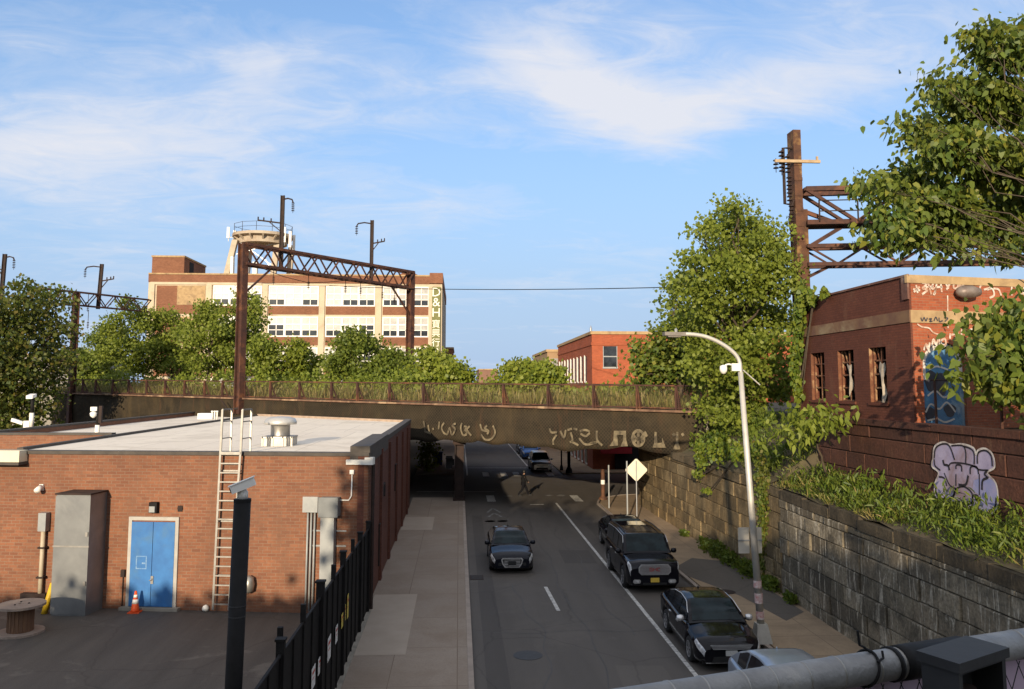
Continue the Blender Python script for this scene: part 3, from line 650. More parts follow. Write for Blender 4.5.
# right bank: slope between the stone wall and the brown wall, level ground behind
ys = [2, 6, 10, 14, 18, 22, 26, 30, 31.5, 34, 37, 40, 44, 48, 51]
rows_ = []
def bankz(x, y):
    if y < 31: prof = [(11.9, 3.70+.012*(y-17)), (12.4, 3.84), (13.0, 4.07), (13.65, 4.25)]
    else: prof = [(12.0, 3.95), (13.0, 4.7), (14.2, 5.6), (16, 6.2), (60, 6.3)]
    if x <= prof[0][0]: return prof[0][1]
    for (a, za), (b_, zb) in zip(prof[:-1], prof[1:]):
        if x <= b_: return za+(zb-za)*(x-a)/(b_-a)
    return prof[-1][1]
mb = MB(); xs = [11.75, 12.1, 12.4, 12.7, 13.0, 13.3, 13.62]
mb.grid([[(x, y, bankz(x, y)+random.uniform(-.05, .07)) for x in xs] for y in [2+.75*i for i in range(40)]]); 
xs = [11.8, 12.2, 12.6, 13.0, 13.6, 14.2, 15, 16, 20, 30, 60]
mb.grid([[(x, y, bankz(x, y)+random.uniform(-.05, .07)) for x in xs] for y in [31.2+.95*i for i in range(24)]])
st(mb, 'bank', EARTH, True)
st(MB().prism([(13.9, 0), (60, 0), (60, 31.5), (13.9, 31.5)], -.05, 6.25).prism([(12.4, 31.5), (60, 31.5), (60, 52.5), (12.4, 52.5)], -.05, 3.6), 'bank_core', EARTH)
# ------------------------------------------------------------------ retaining walls
def blockwall(mb, p0, p1, z0f, z1f, course, blen, depth, jit, seed):
    """courses of single stones between two points, faces pointing to the left of p0->p1"""
    rr = random.Random(seed); p0, p1 = Vector((p0[0], p0[1], 0)), Vector((p1[0], p1[1], 0)); d = p1-p0; L = d.length; d.normalize(); nn = Vector((-d.y, d.x, 0))
    k = 0; z = 0
    while True:
        zc = z; z += course*rr.choice((.92, 1, 1.08)); s = -rr.uniform(0, blen)
        if zc > max(z1f(0), z1f(L)): break
        while s < L:
            l = blen*rr.uniform(.6, 1.4); a, b_ = max(0, s), min(L, s+l); s += l
            if b_-a < .12: continue
            zb0, zt0 = max(zc, z0f(a)), min(z, z1f(a)); zt1 = min(z, z1f(b_))
            if min(zt0, zt1)-zb0 < .06: continue
            off = rr.uniform(0, jit); g_ = .012; ch = .022
            o = p0+d*(a+g_); e = d*(b_-a-2*g_); ztm = min(zt0, zt1)-g_
            f0 = o+nn*off; zz0, zz1 = zb0+g_, ztm
            ff = nn*(off+ch)
            base = len(mb.v)
            B = [o-nn*depth+Z*zz0, o+e-nn*depth+Z*zz0, o+e-nn*depth+Z*zz1, o-nn*depth+Z*zz1]
            M_ = [o+nn*off+Z*zz0, o+e+nn*off+Z*zz0, o+e+nn*off+Z*zz1, o+nn*off+Z*zz1]
            dn = d*ch; T_ = [o+dn+ff+Z*(zz0+ch), o+e-dn+ff+Z*(zz0+ch), o+e-dn+ff+Z*(zz1-ch), o+dn+ff+Z*(zz1-ch)]
            mb.v += [tuple(p) for p in B+M_+T_]
            for q in range(4):
                r_ = (q+1) % 4
                mb.f += [(base+q, base+r_, base+4+r_, base+4+q), (base+4+q, base+4+r_, base+8+r_, base+8+q)]
            mb.f.append((base+8, base+9, base+10, base+11))
    return mb
rw = thing('retaining_wall', 'dark stained ashlar retaining wall nearest the camera, above the right pavement', 'wall', (11.75, 20, 0))
mb = blockwall(MB(), (11.72, 2.0), (11.72, 30.1), lambda a: 0, lambda a: 3.35+.012*(a-15), .52, 1.25, .4, .085, 3); mb.build('stone_blocks', ASHLAR, rw)
mb = MB()
for i in range(14): y = 2+i*2.0; mb.obox((11.62+random.uniform(-.05, .06), y+.01, 3.36+.012*(y-17)), (.62, 0, 0), (0, 1.98, .024+random.uniform(-.03, .03)), (0, 0, .34+random.uniform(-.06, .05)))
mb.build('coping_stone', islandmat('coping_stone', [(0, (.07, .058, .040)), (1, (.16, .125, .08))], (.035, .03, .022), (.20, .15, .09)), rw)
MB().box(11.78, 12.2, 2, 30.0, -.1, 3.3).build('core', MORTAR, rw)
rw2 = thing('retaining_wall', 'sunlit golden ashlar retaining wall running under the railway bridge', 'wall', (11.8, 41, 0))
mb = blockwall(MB(), (11.80, 30.1), (11.5, 53.0), lambda a: 0, lambda a: 3.5+.014*a, .58, 1.5, .4, .09, 5); blockwall(mb, (11.5, 53.0), (15.5, 56.5), lambda a: 0, lambda a: 3.8, .5, 1.2, .4, .05, 6); mb.build('stone_blocks', ASHLARF, rw2)
MB().prism([(11.86, 30.1), (12.5, 30.1), (12.1, 52.9), (11.56, 52.9)], -.1, lambda x, y: 3.45+.014*(y-30)).build('core', MORTAR, rw2)
mb = MB()
for i in range(11): y = 30.15+i*2.06; x = 11.8-.3*(y-30.1)/22.9; mb.obox((x-.10+random.uniform(-.05, .05), y+.01, 3.52+.014*(y-30)), (.6, 0, 0), (-.0266, 2.03, .029), (0, 0, .32+random.uniform(-.06, .06)))
mb.build('coping_stone', islandmat('warm_coping', [(0, (.14, .10, .055)), (1, (.20, .15, .09))], (.06, .05, .03), None), rw2)
bw = thing('brown_stone_wall', 'brown stone base wall with a lilac bubble graffiti, below the ruined brick building', 'wall', (13.6, 20, 4))
blockwall(MB(), (13.62, 6), (13.62, 31.0), lambda a: 3.9, lambda a: 6.30+.004*a, .62, 1.9, .35, .03, 9).build('stone_blocks', BROWNSTONE, bw)
mb = MB()
for i in range(13): mb.box(13.52, 14.05, 6.01+i*1.92, 6+i*1.92+1.90, 6.30+random.uniform(0, .015), 6.50)
mb.build('coping_stone', BROWNSTONE, bw); MB().box(13.68, 14.0, 6, 31, 3.9, 6.29).build('core', MORTAR, bw)
# ------------------------------------------------------------------ catenary gantries
def ibeam(mb, p, q, w, d, t_, dirv):
    """I-section: flanges across dirv (depth d), flange width w"""
    p, q = Vector(p), Vector(q); ax = (q-p).normalized(); dv_ = Vector(dirv); dv_ = (dv_-ax*dv_.dot(ax)).normalized(); sd = ax.cross(dv_)
    L = (q-p)
    mb.obox(p-dv_*d/2-sd*w/2, dv_*t_, sd*w, L); mb.obox(p+dv_*(d/2-t_)-sd*w/2, dv_*t_, sd*w, L); mb.obox(p-dv_*(d/2-t_)-sd*t_/2, dv_*(d-2*t_), sd*t_, L)
def insul(mb, p, n=4, r=.09, gap=.12):
    p = Vector(p)
    for i in range(n): mb.lathe([(.03, 0), (r, .02), (r*.8, .07), (.03, .09)], (p.x, p.y, p.z-i*gap-.1), 8)
    mb.tube([p+Z*.05, p-Z*(n*gap+.1)], .02, 5)
def mast(parent, base, top, arm_hi, arm_lo, flip=1, ua=None):
    """pole on top of the truss with a high hooked arm and a low crossarm"""
    base, top = Vector(base), Vector(top); mb = MB(); h = (top-base).length
    ibeam(mb, base, top, .26, .34, .05, (1, 0, 0)); mb.build('mast', DARKRUST, parent)
    e = ua or Vector((1, 0, 0)); mb = MB()
    a = top-Z*.35; b_ = a+e*arm_hi
    mb.tube([a, a+e*arm_hi*.5+Z*.1, a+e*arm_hi*.9, b_-Z*.25], .07, 6); mb.build('hook_arm', DARKRUST, parent)
    mb = MB(); insul(mb, b_-Z*.25, 5, .15, .17); mb.build('insulator', DARKRUST, parent)
    c = top-Z*(h*.38); d = c+e*arm_lo+Z*.25; mb = MB(); mb.beam(c, d, .10, .12); mb.beam(c-Z*.8, c+(d-c)*.55, .08)
    for q in (.45, .75, .98): mb.tube([c+(d-c)*q, c+(d-c)*q+Z*.3], .06, 6)
    mb.build('crossarm', DARKRUST, parent)
def truss(mb, a, b_, depth, wide, n, perp, ch=.20, wb=.10):
    a, b_ = Vector(a), Vector(b_); pv = Vector(perp).normalized()*wide/2
    for s in (-1, 1):
        o = pv*s
        mb.beam(a+o, b_+o, ch, ch*1.1); mb.beam(a+o-Z*depth, b_+o-Z*depth, ch, ch*1.1)
        for i in range(n):
            p, q, m_ = a+(b_-a)*(i/n), a+(b_-a)*((i+1)/n), a+(b_-a)*((i+.5)/n)
            mb.beam(p+o, m_+o-Z*depth, wb, wb); mb.beam(m_+o-Z*depth, q+o, wb, wb)
    for i in range(n+1):
        p = a+(b_-a)*(i/n); mb.beam(p-pv, p+pv, wb); 
        if i < n:
            m_ = a+(b_-a)*((i+.5)/n)-Z*depth; mb.beam(m_-pv, m_+pv, wb); q = a+(b_-a)*((i+1)/n); mb.beam(p-pv, q+pv, wb*.6)
g1 = thing('catenary_gantry', 'rusty lattice gantry straddling the railway bridge in front of the cream factory', 'gantry', tuple(bp(-22.3, 0, 0)))
sL = onb(239.5, 386, .35)[0]; pL0 = bp(sL, -.35, 5.35); pL1 = atY(243.5, 243, pL0.y); pL1 = Vector((pL1.x, pL1.y, pL1.z))
zt_ = pL1.z
pt = ray(411, 271.5); tt = (zt_-H)/pt.z; pR1 = Vector((pt.x*tt, pt.y*tt, zt_)); pR0 = Vector((pR1.x-.05, pR1.y, zd(-22)-.3))
gdir = (pR1-pL1); gdir.z = 0; gdir.normalize(); gper = Vector((-gdir.y, gdir.x, 0))
mb = MB(); ibeam(mb, pL0, pL1, .55, .72, .10, gper); 
mb.build('post', RUST, g1)
mb = MB(); ibeam(mb, pR0, pR1, .55, .70, .10, gper); mb.build('post', RUST, g1)
mb = MB(); truss(mb, pL1-Z*.1, pR1-Z*.1, 1.65, .9, 8, gper, .20, .11)
mb.beam(pL1-Z*1.75+gdir*3.0, pL1-Z*4.4, .14); mb.beam(pR1-Z*1.75-gdir*3.0, pR1-Z*4.6, .14)
mb.build('truss', RUST, g1)
def along(px, py=262):
    """point of the truss line seen at picture column px"""
    d = ray(px, py); n_ = Vector((d.y, -d.x, 0)); tt = -(pL1.dot(n_)-0)/((pR1-pL1).dot(n_)); return pL1+(pR1-pL1)*tt
m1 = along(281); top = m1+Z*(( (386-196)/830*m1.y+H)-m1.z); mast(g1, m1-Z*1.7, top, .9, -2.1)
m2 = along(371.5); top = m2+Z*(((386-220)/830*m2.y+H)-m2.z); mast(g1, m2-Z*1.7, top, -1.5, 1.25)
for px, dp in ((274, 2.0), (309, 2.1), (346, 2.0), (361, 1.9), (383, 2.3), (395, 3.4)):
    p = along(px)-Z*1.75; mb = MB(); insul(mb, p-Z*(dp*.35), 4, .13, .16); mb.tube([p, p-Z*(dp*.4)], .03, 5); mb.build('insulator', DARKRUST, g1)
mb = MB(); p, q = along(258)-Z*1.8, along(309)-Z*2.6; mb.tube([p, p.lerp(q, .5)-Z*.15, q], .03, 5); p, q = along(309)-Z*2.6, along(346)-Z*1.9; mb.tube([p, p.lerp(q, .5)-Z*.05, q], .03, 5); mb.build('hanger_wire', DARKRUST, g1)
mb = MB(); mb.box(pL0.x-.4, pL0.x+2.2, pL0.y-.1, pL0.y+.5, pL0.z+.35, pL0.z+.5); mb.beam(pL0+Z*.1, pL0+Vector((2.2, .3, 1.0)), .12); mb.beam(pL0+Vector((.3, .1, 1.0)), pL0+Vector((2.6, 0, .4)), .12); mb.beam(pL0+Vector((-.6, 0, 0)), pL0+Vector((-1.6, .6, 1.1)), .07)
mb.build('base_bracket', DARKRUST, g1)
# second gantry farther left
sL = onb(72, 386, .2)[0]; q0 = bp(sL, -.2, 3.2)
g2 = thing('catenary_gantry', 'rusty gantry beyond the left end of the bridge, half hidden by a large tree', 'gantry', (q0.x, q0.y, q0.z))
q1 = atY(76.5, 292, q0.y); mb = MB(); ibeam(mb, q0+Vector((.0, 0, 0)), q1, .5, .6, .08, N); mb.build('post', RUST, g2)
e1 = atY(28, 287, q0.y-4); e2 = atY(150, 300, q0.y+9)
mb = MB(); truss(mb, e1, q1, 1.35, .7, 3, (0, 1, 0), .13, .08); truss(mb, q1, e2, 1.35, .7, 4, (0, 1, 0), .13, .08); mb.build('truss', RUST, g2)
mp_ = q1.lerp(e2, .36); tp_ = atY(102, 264, mp_.y); mast(g2, Vector((tp_.x-.2, mp_.y, mp_.z-1.5)), tp_, -1.7, 1.3)
tp_ = atY(5, 254, e1.y); mast(g2, Vector((tp_.x-.1, e1.y, e1.z-1)), tp_, .9, -1.0)
for px, py in ((69, 305), (88, 305), (88, 322)):
    p = atY(px, py, q1.y+1); mb = MB(); insul(mb, p, 4, .13, .16); mb.tube([p, p+Z*1.2], .03, 5); mb.build('insulator', DARKRUST, g2)
# tall gantry to the right
s3 = onb(798, 386, 0)[0]; r0 = bp(s3, 1.0, 5.6); r1 = atY(796, 132, r0.y)
g3 = thing('catenary_gantry', 'tall rusted gantry column with two trusses rising behind the ruined brick building', 'gantry', (r0.x, r0.y, r0.z))
r1 = Vector((r0.x, r0.y, r1.z)); mb = MB()
cw = .60
mb.box(r0.x-cw/2, r0.x+cw/2*.35, r0.y-.4, r0.y+.4, r0.z-.5, r1.z); mb.box(r0.x+cw*.19, r0.x+cw*.6, r0.y-.34, r0.y+.34, r0.z-.5, r1.z-4.2)
for k in range(17): mb.box(r0.x-cw/2-.02, r0.x+cw/2*.37, r0.y-.43, r0.y-.39, r0.z+.6+k*.8, r0.z+.78+k*.8)
mb.build('post', RUSTO, g3)
zc = lambda y: (386-y)/830*r0.y+H
ed = Vector((.985, -.17, 0)); tr0 = Vector((r0.x+.3, r0.y, 0)); L = 15
mb = MB(); truss(mb, tr0+Z*zc(184), tr0+ed*L+Z*zc(184), zc(184)-zc(219), 1.2, 3, (-ed.y, ed.x, 0), .22, .16); mb.build('truss', RUST, g3)
mb = MB(); truss(mb, tr0+Z*zc(243), tr0+ed*L+Z*zc(243), zc(243)-zc(262), 1.0, 5, (-ed.y, ed.x, 0), .17, .09); mb.build('truss', RUST, g3)
mb = MB(); yv = Vector((-ed.y, ed.x, 0))
mb.obox(tr0+Z*(zc(219)-.05)-yv*.6, ed*L, yv*1.2, -Z*.10)
for k in range(6): p = tr0+ed*(.6+k*1.9)-yv*.75+Z*zc(219); mb.beam(p, p+Z*1.15, .06)
for h in (.55, 1.1): mb.beam(tr0+ed*.6-yv*.75+Z*(zc(219)+h), tr0+ed*L-yv*.75+Z*(zc(219)+h), .05)
mb.build('walkway', DARKRUST, g3)
mb = MB(); mb.beam(tr0+Z*zc(205), tr0+ed*1.7+Z*zc(219), .2); mb.beam(tr0-Vector((.1, 0, 0))+Z*zc(246), tr0+ed*1.9+Z*zc(222), .2); mb.beam(tr0+Z*zc(275), tr0+ed*1.3+Z*zc(262), .16); mb.build('knee_brace', RUST, g3)
mb = MB(); mb.box(r0.x-1.35, r0.x+1.05, r0.y-.55, r0.y-.42, zc(156), zc(153)); mb.box(r0.x+.85, r0.x+.95, r0.y-.52, r0.y-.44, zc(156), zc(149)); mb.build('crossarm', pm('weathered_timber', (.45, .33, .2), (.34, .24, .14), 4, .9), g3)
mb = MB(); x = r0.x-.78
mb.tube([(r0.x-.3, r0.y-.2, zc(139)), (x, r0.y-.2, zc(139)), (x, r0.y-.2, zc(198)), (r0.x-.3, r0.y-.2, zc(199))], .08, 7); mb.tube([(x+.2, r0.y-.3, zc(146)), (x+.2, r0.y-.3, zc(190))], .05, 6)
mb.tube([(r0.x-.35, r0.y-.3, zc(195)), (r0.x-.6, r0.y-.3, zc(215)), (r0.x-.55, r0.y-.3, zc(226)), (r0.x-.35, r0.y-.3, zc(229))], .07, 7); mb.build('cable_pipe', DARKRUST, g3)
for x_, y_, n_ in ((-.95, 143, 6), (-.62, 148, 5), (-.58, 170, 7), (-.5, 200, 6), (-1.25, 152, 3)):
    mb = MB(); insul(mb, (r0.x+x_, r0.y-.35, zc(y_)), n_, .15, .2); mb.build('insulator', DARKRUST, g3)
# overhead wire
def wire(name, label, p, q, sag, r, mat):
    p, q = Vector(p), Vector(q); pts = [p.lerp(q, i/24)-Z*sag*4*(i/24)*(1-i/24) for i in range(25)]
    mb = MB(); mb.tube(pts, r, 5); o = mb.build(name, mat, None, True, cat='cable'); tag(o, label); return o
wire('overhead_wire', 'thin dark overhead wire crossing the sky from the gantry to the right-hand trees', along(330)-Z*2.6, r0+Z*7.3, .35, .028, BLACKM)
wire('overhead_wire', 'thin pale wire running across the front of the cream factory', along(250)-Z*3.2, along(409)-Z*1.3, .3, .02, STEEL)
# ------------------------------------------------------------------ cream factory
FY = 125.0
fx0, fx1 = atY(147, 300, FY).x, atY(442, 300, FY).x
def fz(y): return H+(386-y)/830*FY
fac = thing('factory_building', 'cream and brick five storey factory with a vertical white lettered green sign at its corner', 'building', (fx1, FY, 0))
ztop = fz(276.5)
mb = MB(); mb.box(fx0, fx1, FY+.35, FY+34, 0, fz(284)); mb.build('wall', CREAM, fac)
mb = MB(); mb.box(fx0, fx1-1.9, FY+.2, FY+34, fz(284), ztop); mb.box(fx1-1.9, fx1+.1, FY+.05, FY+34.2, fz(283.4), ztop+.55); mb.build('parapet', BRICKF, fac)
mb = MB(); mb.box(fx0, fx1+.12, FY+.1, FY+34.3, ztop+.0, ztop+.22); mb.build('coping', STONECAP, fac)
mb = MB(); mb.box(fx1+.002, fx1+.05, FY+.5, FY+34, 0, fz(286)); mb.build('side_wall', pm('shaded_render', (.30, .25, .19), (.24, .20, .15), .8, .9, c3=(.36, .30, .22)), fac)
px2x = lambda px: atY(px, 300, FY).x
bays = [(213, 261), (268.5, 318), (326, 374.5), (383, 428.5)]; bays = [(103+0, 150)][:0]+[(156, 204)]+bays
for (a, b_) in bays:
    for r_ in range(5):
        y0, y1 = 287.5+r_*30.6, 306.4+r_*30.6
        x0, x1 = px2x(a-.4), px2x(b_+.4); zt0, zb0 = fz(y0), fz(y1)
        if zb0 < 1: continue
        ms = MB(); ms.box(x0, x1, FY+.30, FY+.6, fz(y1+9), zb0-.02); ms.build('spandrel', BRICKF, fac)
        if a == 156:
            mb = MB(); mb.box(x0, x0+(x1-x0)*.42, FY+.28, FY+.6, zb0, zt0); mb.build('bricked_up_opening', BRICKF, fac); MB().box(x0+(x1-x0)*.42+.01, x1, FY+.27, FY+.6, zb0, zt0).build('boarded_opening', STONECAP, fac); continue
        mb = MB(); mb.box(x0, x1, FY+.32, FY+.6, zb0, zt0); wn = mb.build('window', GLASSB, fac)
        fr = MB(); 
        for q in (0, 1/3, 2/3, 1): X = x0+(x1-x0)*q; fr.box(X-.16 if q else X, X+.16 if q < 1 else X, FY+.24, FY+.318, zb0, zt0)
        for q in (0, .62, 1): zz_ = zb0+(zt0-zb0)*q; fr.box(x0, x1, FY+.25, FY+.312, zz_-.09, zz_+.09)
        for q in (1/6, 1/2, 5/6): X = x0+(x1-x0)*q; fr.box(X-.05, X+.05, FY+.26, FY+.315, zb0, zt0)
        fr.box(x0, x1, FY+.26, FY+.314, zb0+(zt0-zb0)*.33-.05, zb0+(zt0-zb0)*.33+.05)
        fr.build('frame', WHITE, wn)
        for q in range(3):
            if random.random() < .85:
                xa = x0+(x1-x0)*(q/3+.02); xb = x0+(x1-x0)*((q+1)/3-.02); hh = random.choice((.33, .33, .62, .30)); pn = MB(); pn.box(xa, xb, FY+.285, FY+.319, zb0+.1, zb0+(zt0-zb0)*hh); pn.build('pane', GLASSD, wn)
mb = MB()
for px in (151, 208.5, 264.8, 322, 378.8, 431): x = px2x(px); mb.box(x-.38, x+.38, FY+.12, FY+.45, 0, fz(286))
mb.build('pilaster', CREAM, fac)
mb = MB(); mb.box(px2x(149), px2x(261), FY+.2, FY+.45, fz(286.5), fz(284)); mb.build('cornice_band', CREAM, fac)
# penthouse
mb = MB(); x0, x1 = px2x(149), px2x(181.5); mb.box(x0, x1, FY+.6, FY+11, ztop-.5, fz(259)); ph = mb.build('penthouse', BRICKF, fac)
mb = MB(); mb.box(x0-.1, x1+.1, FY+.5, FY+11.1, fz(259), fz(257.3)); mb.build('coping', STONECAP, ph); mb = MB(); mb.box(x1, x1+.03, FY+3, FY+5, ztop, fz(261)); mb.build('door', DARKVOID, ph)
mb = MB(); x = px2x(408); mb.add([(px2x(398), FY+.15, ztop+.2), (px2x(418), FY+.15, ztop+.2), (x, FY+.15, fz(270)), (px2x(398), FY+.6, ztop+.2), (px2x(418), FY+.6, ztop+.2), (x, FY+.6, fz(270))], [(0, 1, 2), (5, 4, 3), (0, 2, 5, 3), (1, 4, 5, 2)]); mb.build('gable', BRICKF, fac)
mb = MB(); mb.box(fx1+.3, fx1+1.2, FY+22, FY+22.9, ztop-2, ztop+.2)
# corner sign
SIGNG = pm('sign_green', (.17, .17, .055), (.13, .135, .045), 2, .7); mb = MB(); sx0, sx1 = px2x(432), px2x(440.5); mb.box(sx0, sx1, FY-.05, FY+.10, fz(372), fz(287)); sg = mb.build('sign', SIGNG, fac)
for ch, y in (('D', 293), ('&', 303), ('H', 313.5), ('\u5bf6', 324), ('\u8208', 333), ('\u884c', 342.5), ('\u516c', 352), ('\u53f8', 361)):
    try: text_mesh(ch, 'letter', pm('sign_white', (.85, .82, .7), None) if 'sign_white' not in bpy.data.materials else bpy.data.materials['sign_white'], sg, ((sx0+sx1)/2, FY-.06, fz(y+3.6)), (1, 0, 0), (0, 0, 1), 1.9 if ord(ch) < 300 else 1.35, 1.0 if ord(ch) < 300 else .95)
    except Exception as e: print('letter', e)
# round rooftop structure with antennas
TY = 133.0; tz = lambda y: H+(386-y)/830*TY; tx = lambda px: atY(px, 260, TY).x
wt = thing('rooftop_platform', 'round concrete platform on splayed legs with railing and antennas on the factory roof', 'platform', (tx(263), TY, ztop))
cx_, r_ = tx(262.5), (tx(293)-tx(233))/2
TAN = pm('tan_concrete', (.44, .37, .28), (.36, .29, .22), 1.0, .9, c3=(.30, .22, .15))
mb = MB(); mb.lathe([(r_*.80, tz(246.5)), (r_*.80, tz(240.5)), (r_, tz(239.6)), (r_, tz(236.9)), (r_*.2, tz(236.6))], (cx_, TY, 0), 28); mb.build('platform', TAN, wt)
mb = MB()
for k in range(14): a = k*math.pi/7; mb.beam((cx_+math.cos(a)*r_*.79, TY+math.sin(a)*r_*.79, tz(243.5)), (cx_+math.cos(a)*r_*.96, TY+math.sin(a)*r_*.96, tz(239.8)), .26)
mb.build('bracket', TAN, wt)
for px_t, px_b, dy in ((238.5, 230.5, -2.2), (279, 275.5, -1.5), (288, 285, 2.6), (245, 240, 3)):
    mb = MB(); mb.add([(tx(px_t)+a*.42, TY+dy+b_*.4, tz(244)) for a, b_ in ((-1, -1), (1, -1), (1, 1), (-1, 1))]+[(tx(px_b)+a*.42, TY+dy*1.2+b_*.4, ztop-.4) for a, b_ in ((-1, -1), (1, -1), (1, 1), (-1, 1))], [(0, 1, 2, 3), (7, 6, 5, 4), (4, 5, 1, 0), (5, 6, 2, 1), (6, 7, 3, 2), (7, 4, 0, 3)]); mb.build('leg', pm('pale_leg', (.46, .39, .30), (.38, .32, .24), 1, .9) if 'pale_leg' not in bpy.data.materials else bpy.data.materials['pale_leg'], wt)
mb = MB(); mb.beam((tx(240), TY-2.2, tz(258)), (tx(277), TY-1.5, tz(246)), .12); mb.beam((tx(267), TY-1, tz(262)), (tx(276), TY-1, tz(276)), .1); mb.beam((tx(243), TY-2, tz(246)), (tx(274), TY-2, tz(268)), .1); mb.build('brace', STEEL, wt)
mb = MB(); nn_ = 12
for k in range(nn_):
    a, a2 = 2*math.pi*k/nn_, 2*math.pi*(k+1)/nn_; p = Vector((cx_+math.cos(a)*r_*.97, TY+math.sin(a)*r_*.97, tz(236.6))); q = Vector((cx_+math.cos(a2)*r_*.97, TY+math.sin(a2)*r_*.97, tz(236.6)))
    mb.beam(p, p+Z*1.45, .06)
    for h in (.7, 1.42): mb.beam(p+Z*h, q+Z*h, .045)
mb.build('railing', DARKRUST, wt)
for px, y0, y1, dy in ((229.2, 241, 230, -1), (232, 240, 231, 1), (287, 246, 231, -2.4), (291.5, 250, 234, -1.5), (293.5, 252, 236, 0), (284.5, 250, 243, -3)):
    mb = MB(); x = tx(px); mb.box(x-.2, x+.2, TY+dy-.12, TY+dy+.12, tz(y0), tz(y1)); mb.tube([(x, TY+dy+.15, tz(y0+3)), (x, TY+dy+.15, tz(y1))], .05, 6); mb.beam((x, TY+dy, tz(240)), (cx_+(x-cx_)*.8, TY+dy*.8, tz(240)), .08); mb.build('antenna', WHITE, wt)
for px0, px1, y1 in ((237.5, 240, 262), (252, 254.5, 266), (259, 263, 267)):
    mb = MB(); mb.box(tx(px0), tx(px1), TY-4, TY-3, ztop+.2, tz(y1)); mb.build('equipment_cabinet', WHITE, wt)
# ------------------------------------------------------------------ other far buildings
def house(name, label, x0, x1, y0, y1, z1, mat, cap=True):
    h = thing(name, label, 'building', ((x0+x1)/2, y0, 0)); MB().box(x0, x1, y0, y1, 0, z1).build('wall', mat, h)
    if cap: MB().box(x0-.15, x1+.15, y0-.15, y1+.15, z1, z1+.3).build('cornice', STONECAP, h)
    return h
rx, ry0 = 12.9, 75.6
rx = atY(592, 360, ry0).x; zr = H+(386-334)/830*ry0; yend = atX(558, 345, rx).y
rb = thing('corner_building', 'long low red brick building with tall narrow windows beyond the bridge', 'building', (rx, ry0, 0))
MB().box(rx, rx+22, ry0, yend, 0, zr).build('wall', BRICKR, rb)
MB().box(rx-.12, rx+22.2, ry0-.12, yend+.1, zr, zr+.28).build('parapet_coping', STONECAP, rb)
mb = MB(); mb.box(rx-.07, rx, ry0-.07, yend, zr-1.0, zr-.75); mb.box(rx, rx+22, ry0-.07, ry0, zr-1.0, zr-.75); mb.build('cornice_band', BRICKR, rb)
for k in range(9):
    y = ry0+3.2+k*(yend-ry0-5)/8.4
    for z0, z1 in ((zr-4.3, zr-1.9), (zr-8.2, zr-5.6), (zr-12.0, zr-9.5)):
        mb = MB(); mb.box(rx-.03, rx+.2, y, y+1.05, z0, z1); wn = mb.build('window', GLASSD, rb)
        mb = MB(); mb.box(rx-.10, rx-.034, y+.9, y+1.12, z0-.1, z1+.1); mb.box(rx-.09, rx-.034, y-.08, y+.78, z0-.14, z0); mb.build('frame', WHITE, wn)
wx = atY(603.5, 350, ry0).x; ww = atY(616.5, 350, ry0).x-wx
for xo in (wx, wx+5.2, wx+10.4):
    for zt1 in (H+(386-346)/830*ry0, H+(386-346)/830*ry0-4):
        mb = MB(); mb.box(xo, xo+ww, ry0-.03, ry0+.2, zt1-1.9, zt1); wn = mb.build('window', GLASSD, rb)
        mb = MB(); mb.box(xo-.06, xo, ry0-.05, ry0, zt1-1.9, zt1); mb.box(xo+ww, xo+ww+.06, ry0-.05, ry0, zt1-1.9, zt1); mb.box(xo, xo+ww, ry0-.05, ry0-.035, zt1-1.0, zt1-.9); mb.box(xo-.1, xo+ww+.1, ry0-.1, ry0, zt1-2.05, zt1-1.9); mb.build('frame', GREYP, wn)
# ground floor shopfronts under the bridge
mb = MB(); mb.box(rx+2, rx+15, ry0-.2, ry0-.04, .15, 3.6); mb.build('shopfront', DARKVOID, rb)
mb = MB(); mb.box(rx+.6, rx+3.4, ry0-.9, ry0-.22, 1.55, 2.15); mb.build('awning', pm('red_awning', (.38, .02, .03), (.30, .015, .02), 3, .7), rb)
mb = MB(); mb.lathe([(.12, 0), (.12, .9), (.02, 1.2)], (rx+1.2, ry0+8, zr+.2), 8); mb.build('roof_vent', STEEL, rb)
h = house('loft_building', 'tan brick loft with white window trim behind the red brick building', atY(547, 360, yend+1).x, rx+14, yend+.6, yend+20, H+(386-352)/830*(yend+1), pm('tan_brick', (.34, .23, .13), (.28, .18, .10), .8, .9))
for k in range(3):
    for z1 in (11, 7.5):
        x0 = atY(547, 360, yend+1).x; mb = MB(); mb.box(x0+.5+k*1.6, x0+1.4+k*1.6, yend+.5, yend+.62, z1-2, z1); mb.build('window', GLASSB, h)
house('warehouse', 'low tan warehouse row receding along the far right of the street', atY(520, 370, 160).x, atY(520, 370, 160).x+30, 160, 215, H+(386-362)/830*160, pm('warehouse_tan', (.33, .27, .19), (.28, .23, .16), .3, .9))
house('low_warehouse', 'distant low brown warehouse with a pale roof edge at the end of the street', atY(479, 372, 240).x, atY(498, 372, 240).x, 240, 270, H+(386-370)/830*240, pm('brown_shed', (.22, .12, .08), (.18, .1, .07), .3, .9))
h = house('annex_building', 'small plain brick annex at the right-hand end of the cream factory', atY(443, 360, 163).x, atY(453, 360, 163).x, 163, 185, H+(386-349)/830*163, BRICKF)
# distant skyline left, behind trees
house('row_house', 'plain grey roofed block glimpsed between the left-hand trees', -95, -70, 165, 180, 13.5, pm('grey_block', (.3, .28, .26), (.25, .23, .22), .3, .9))
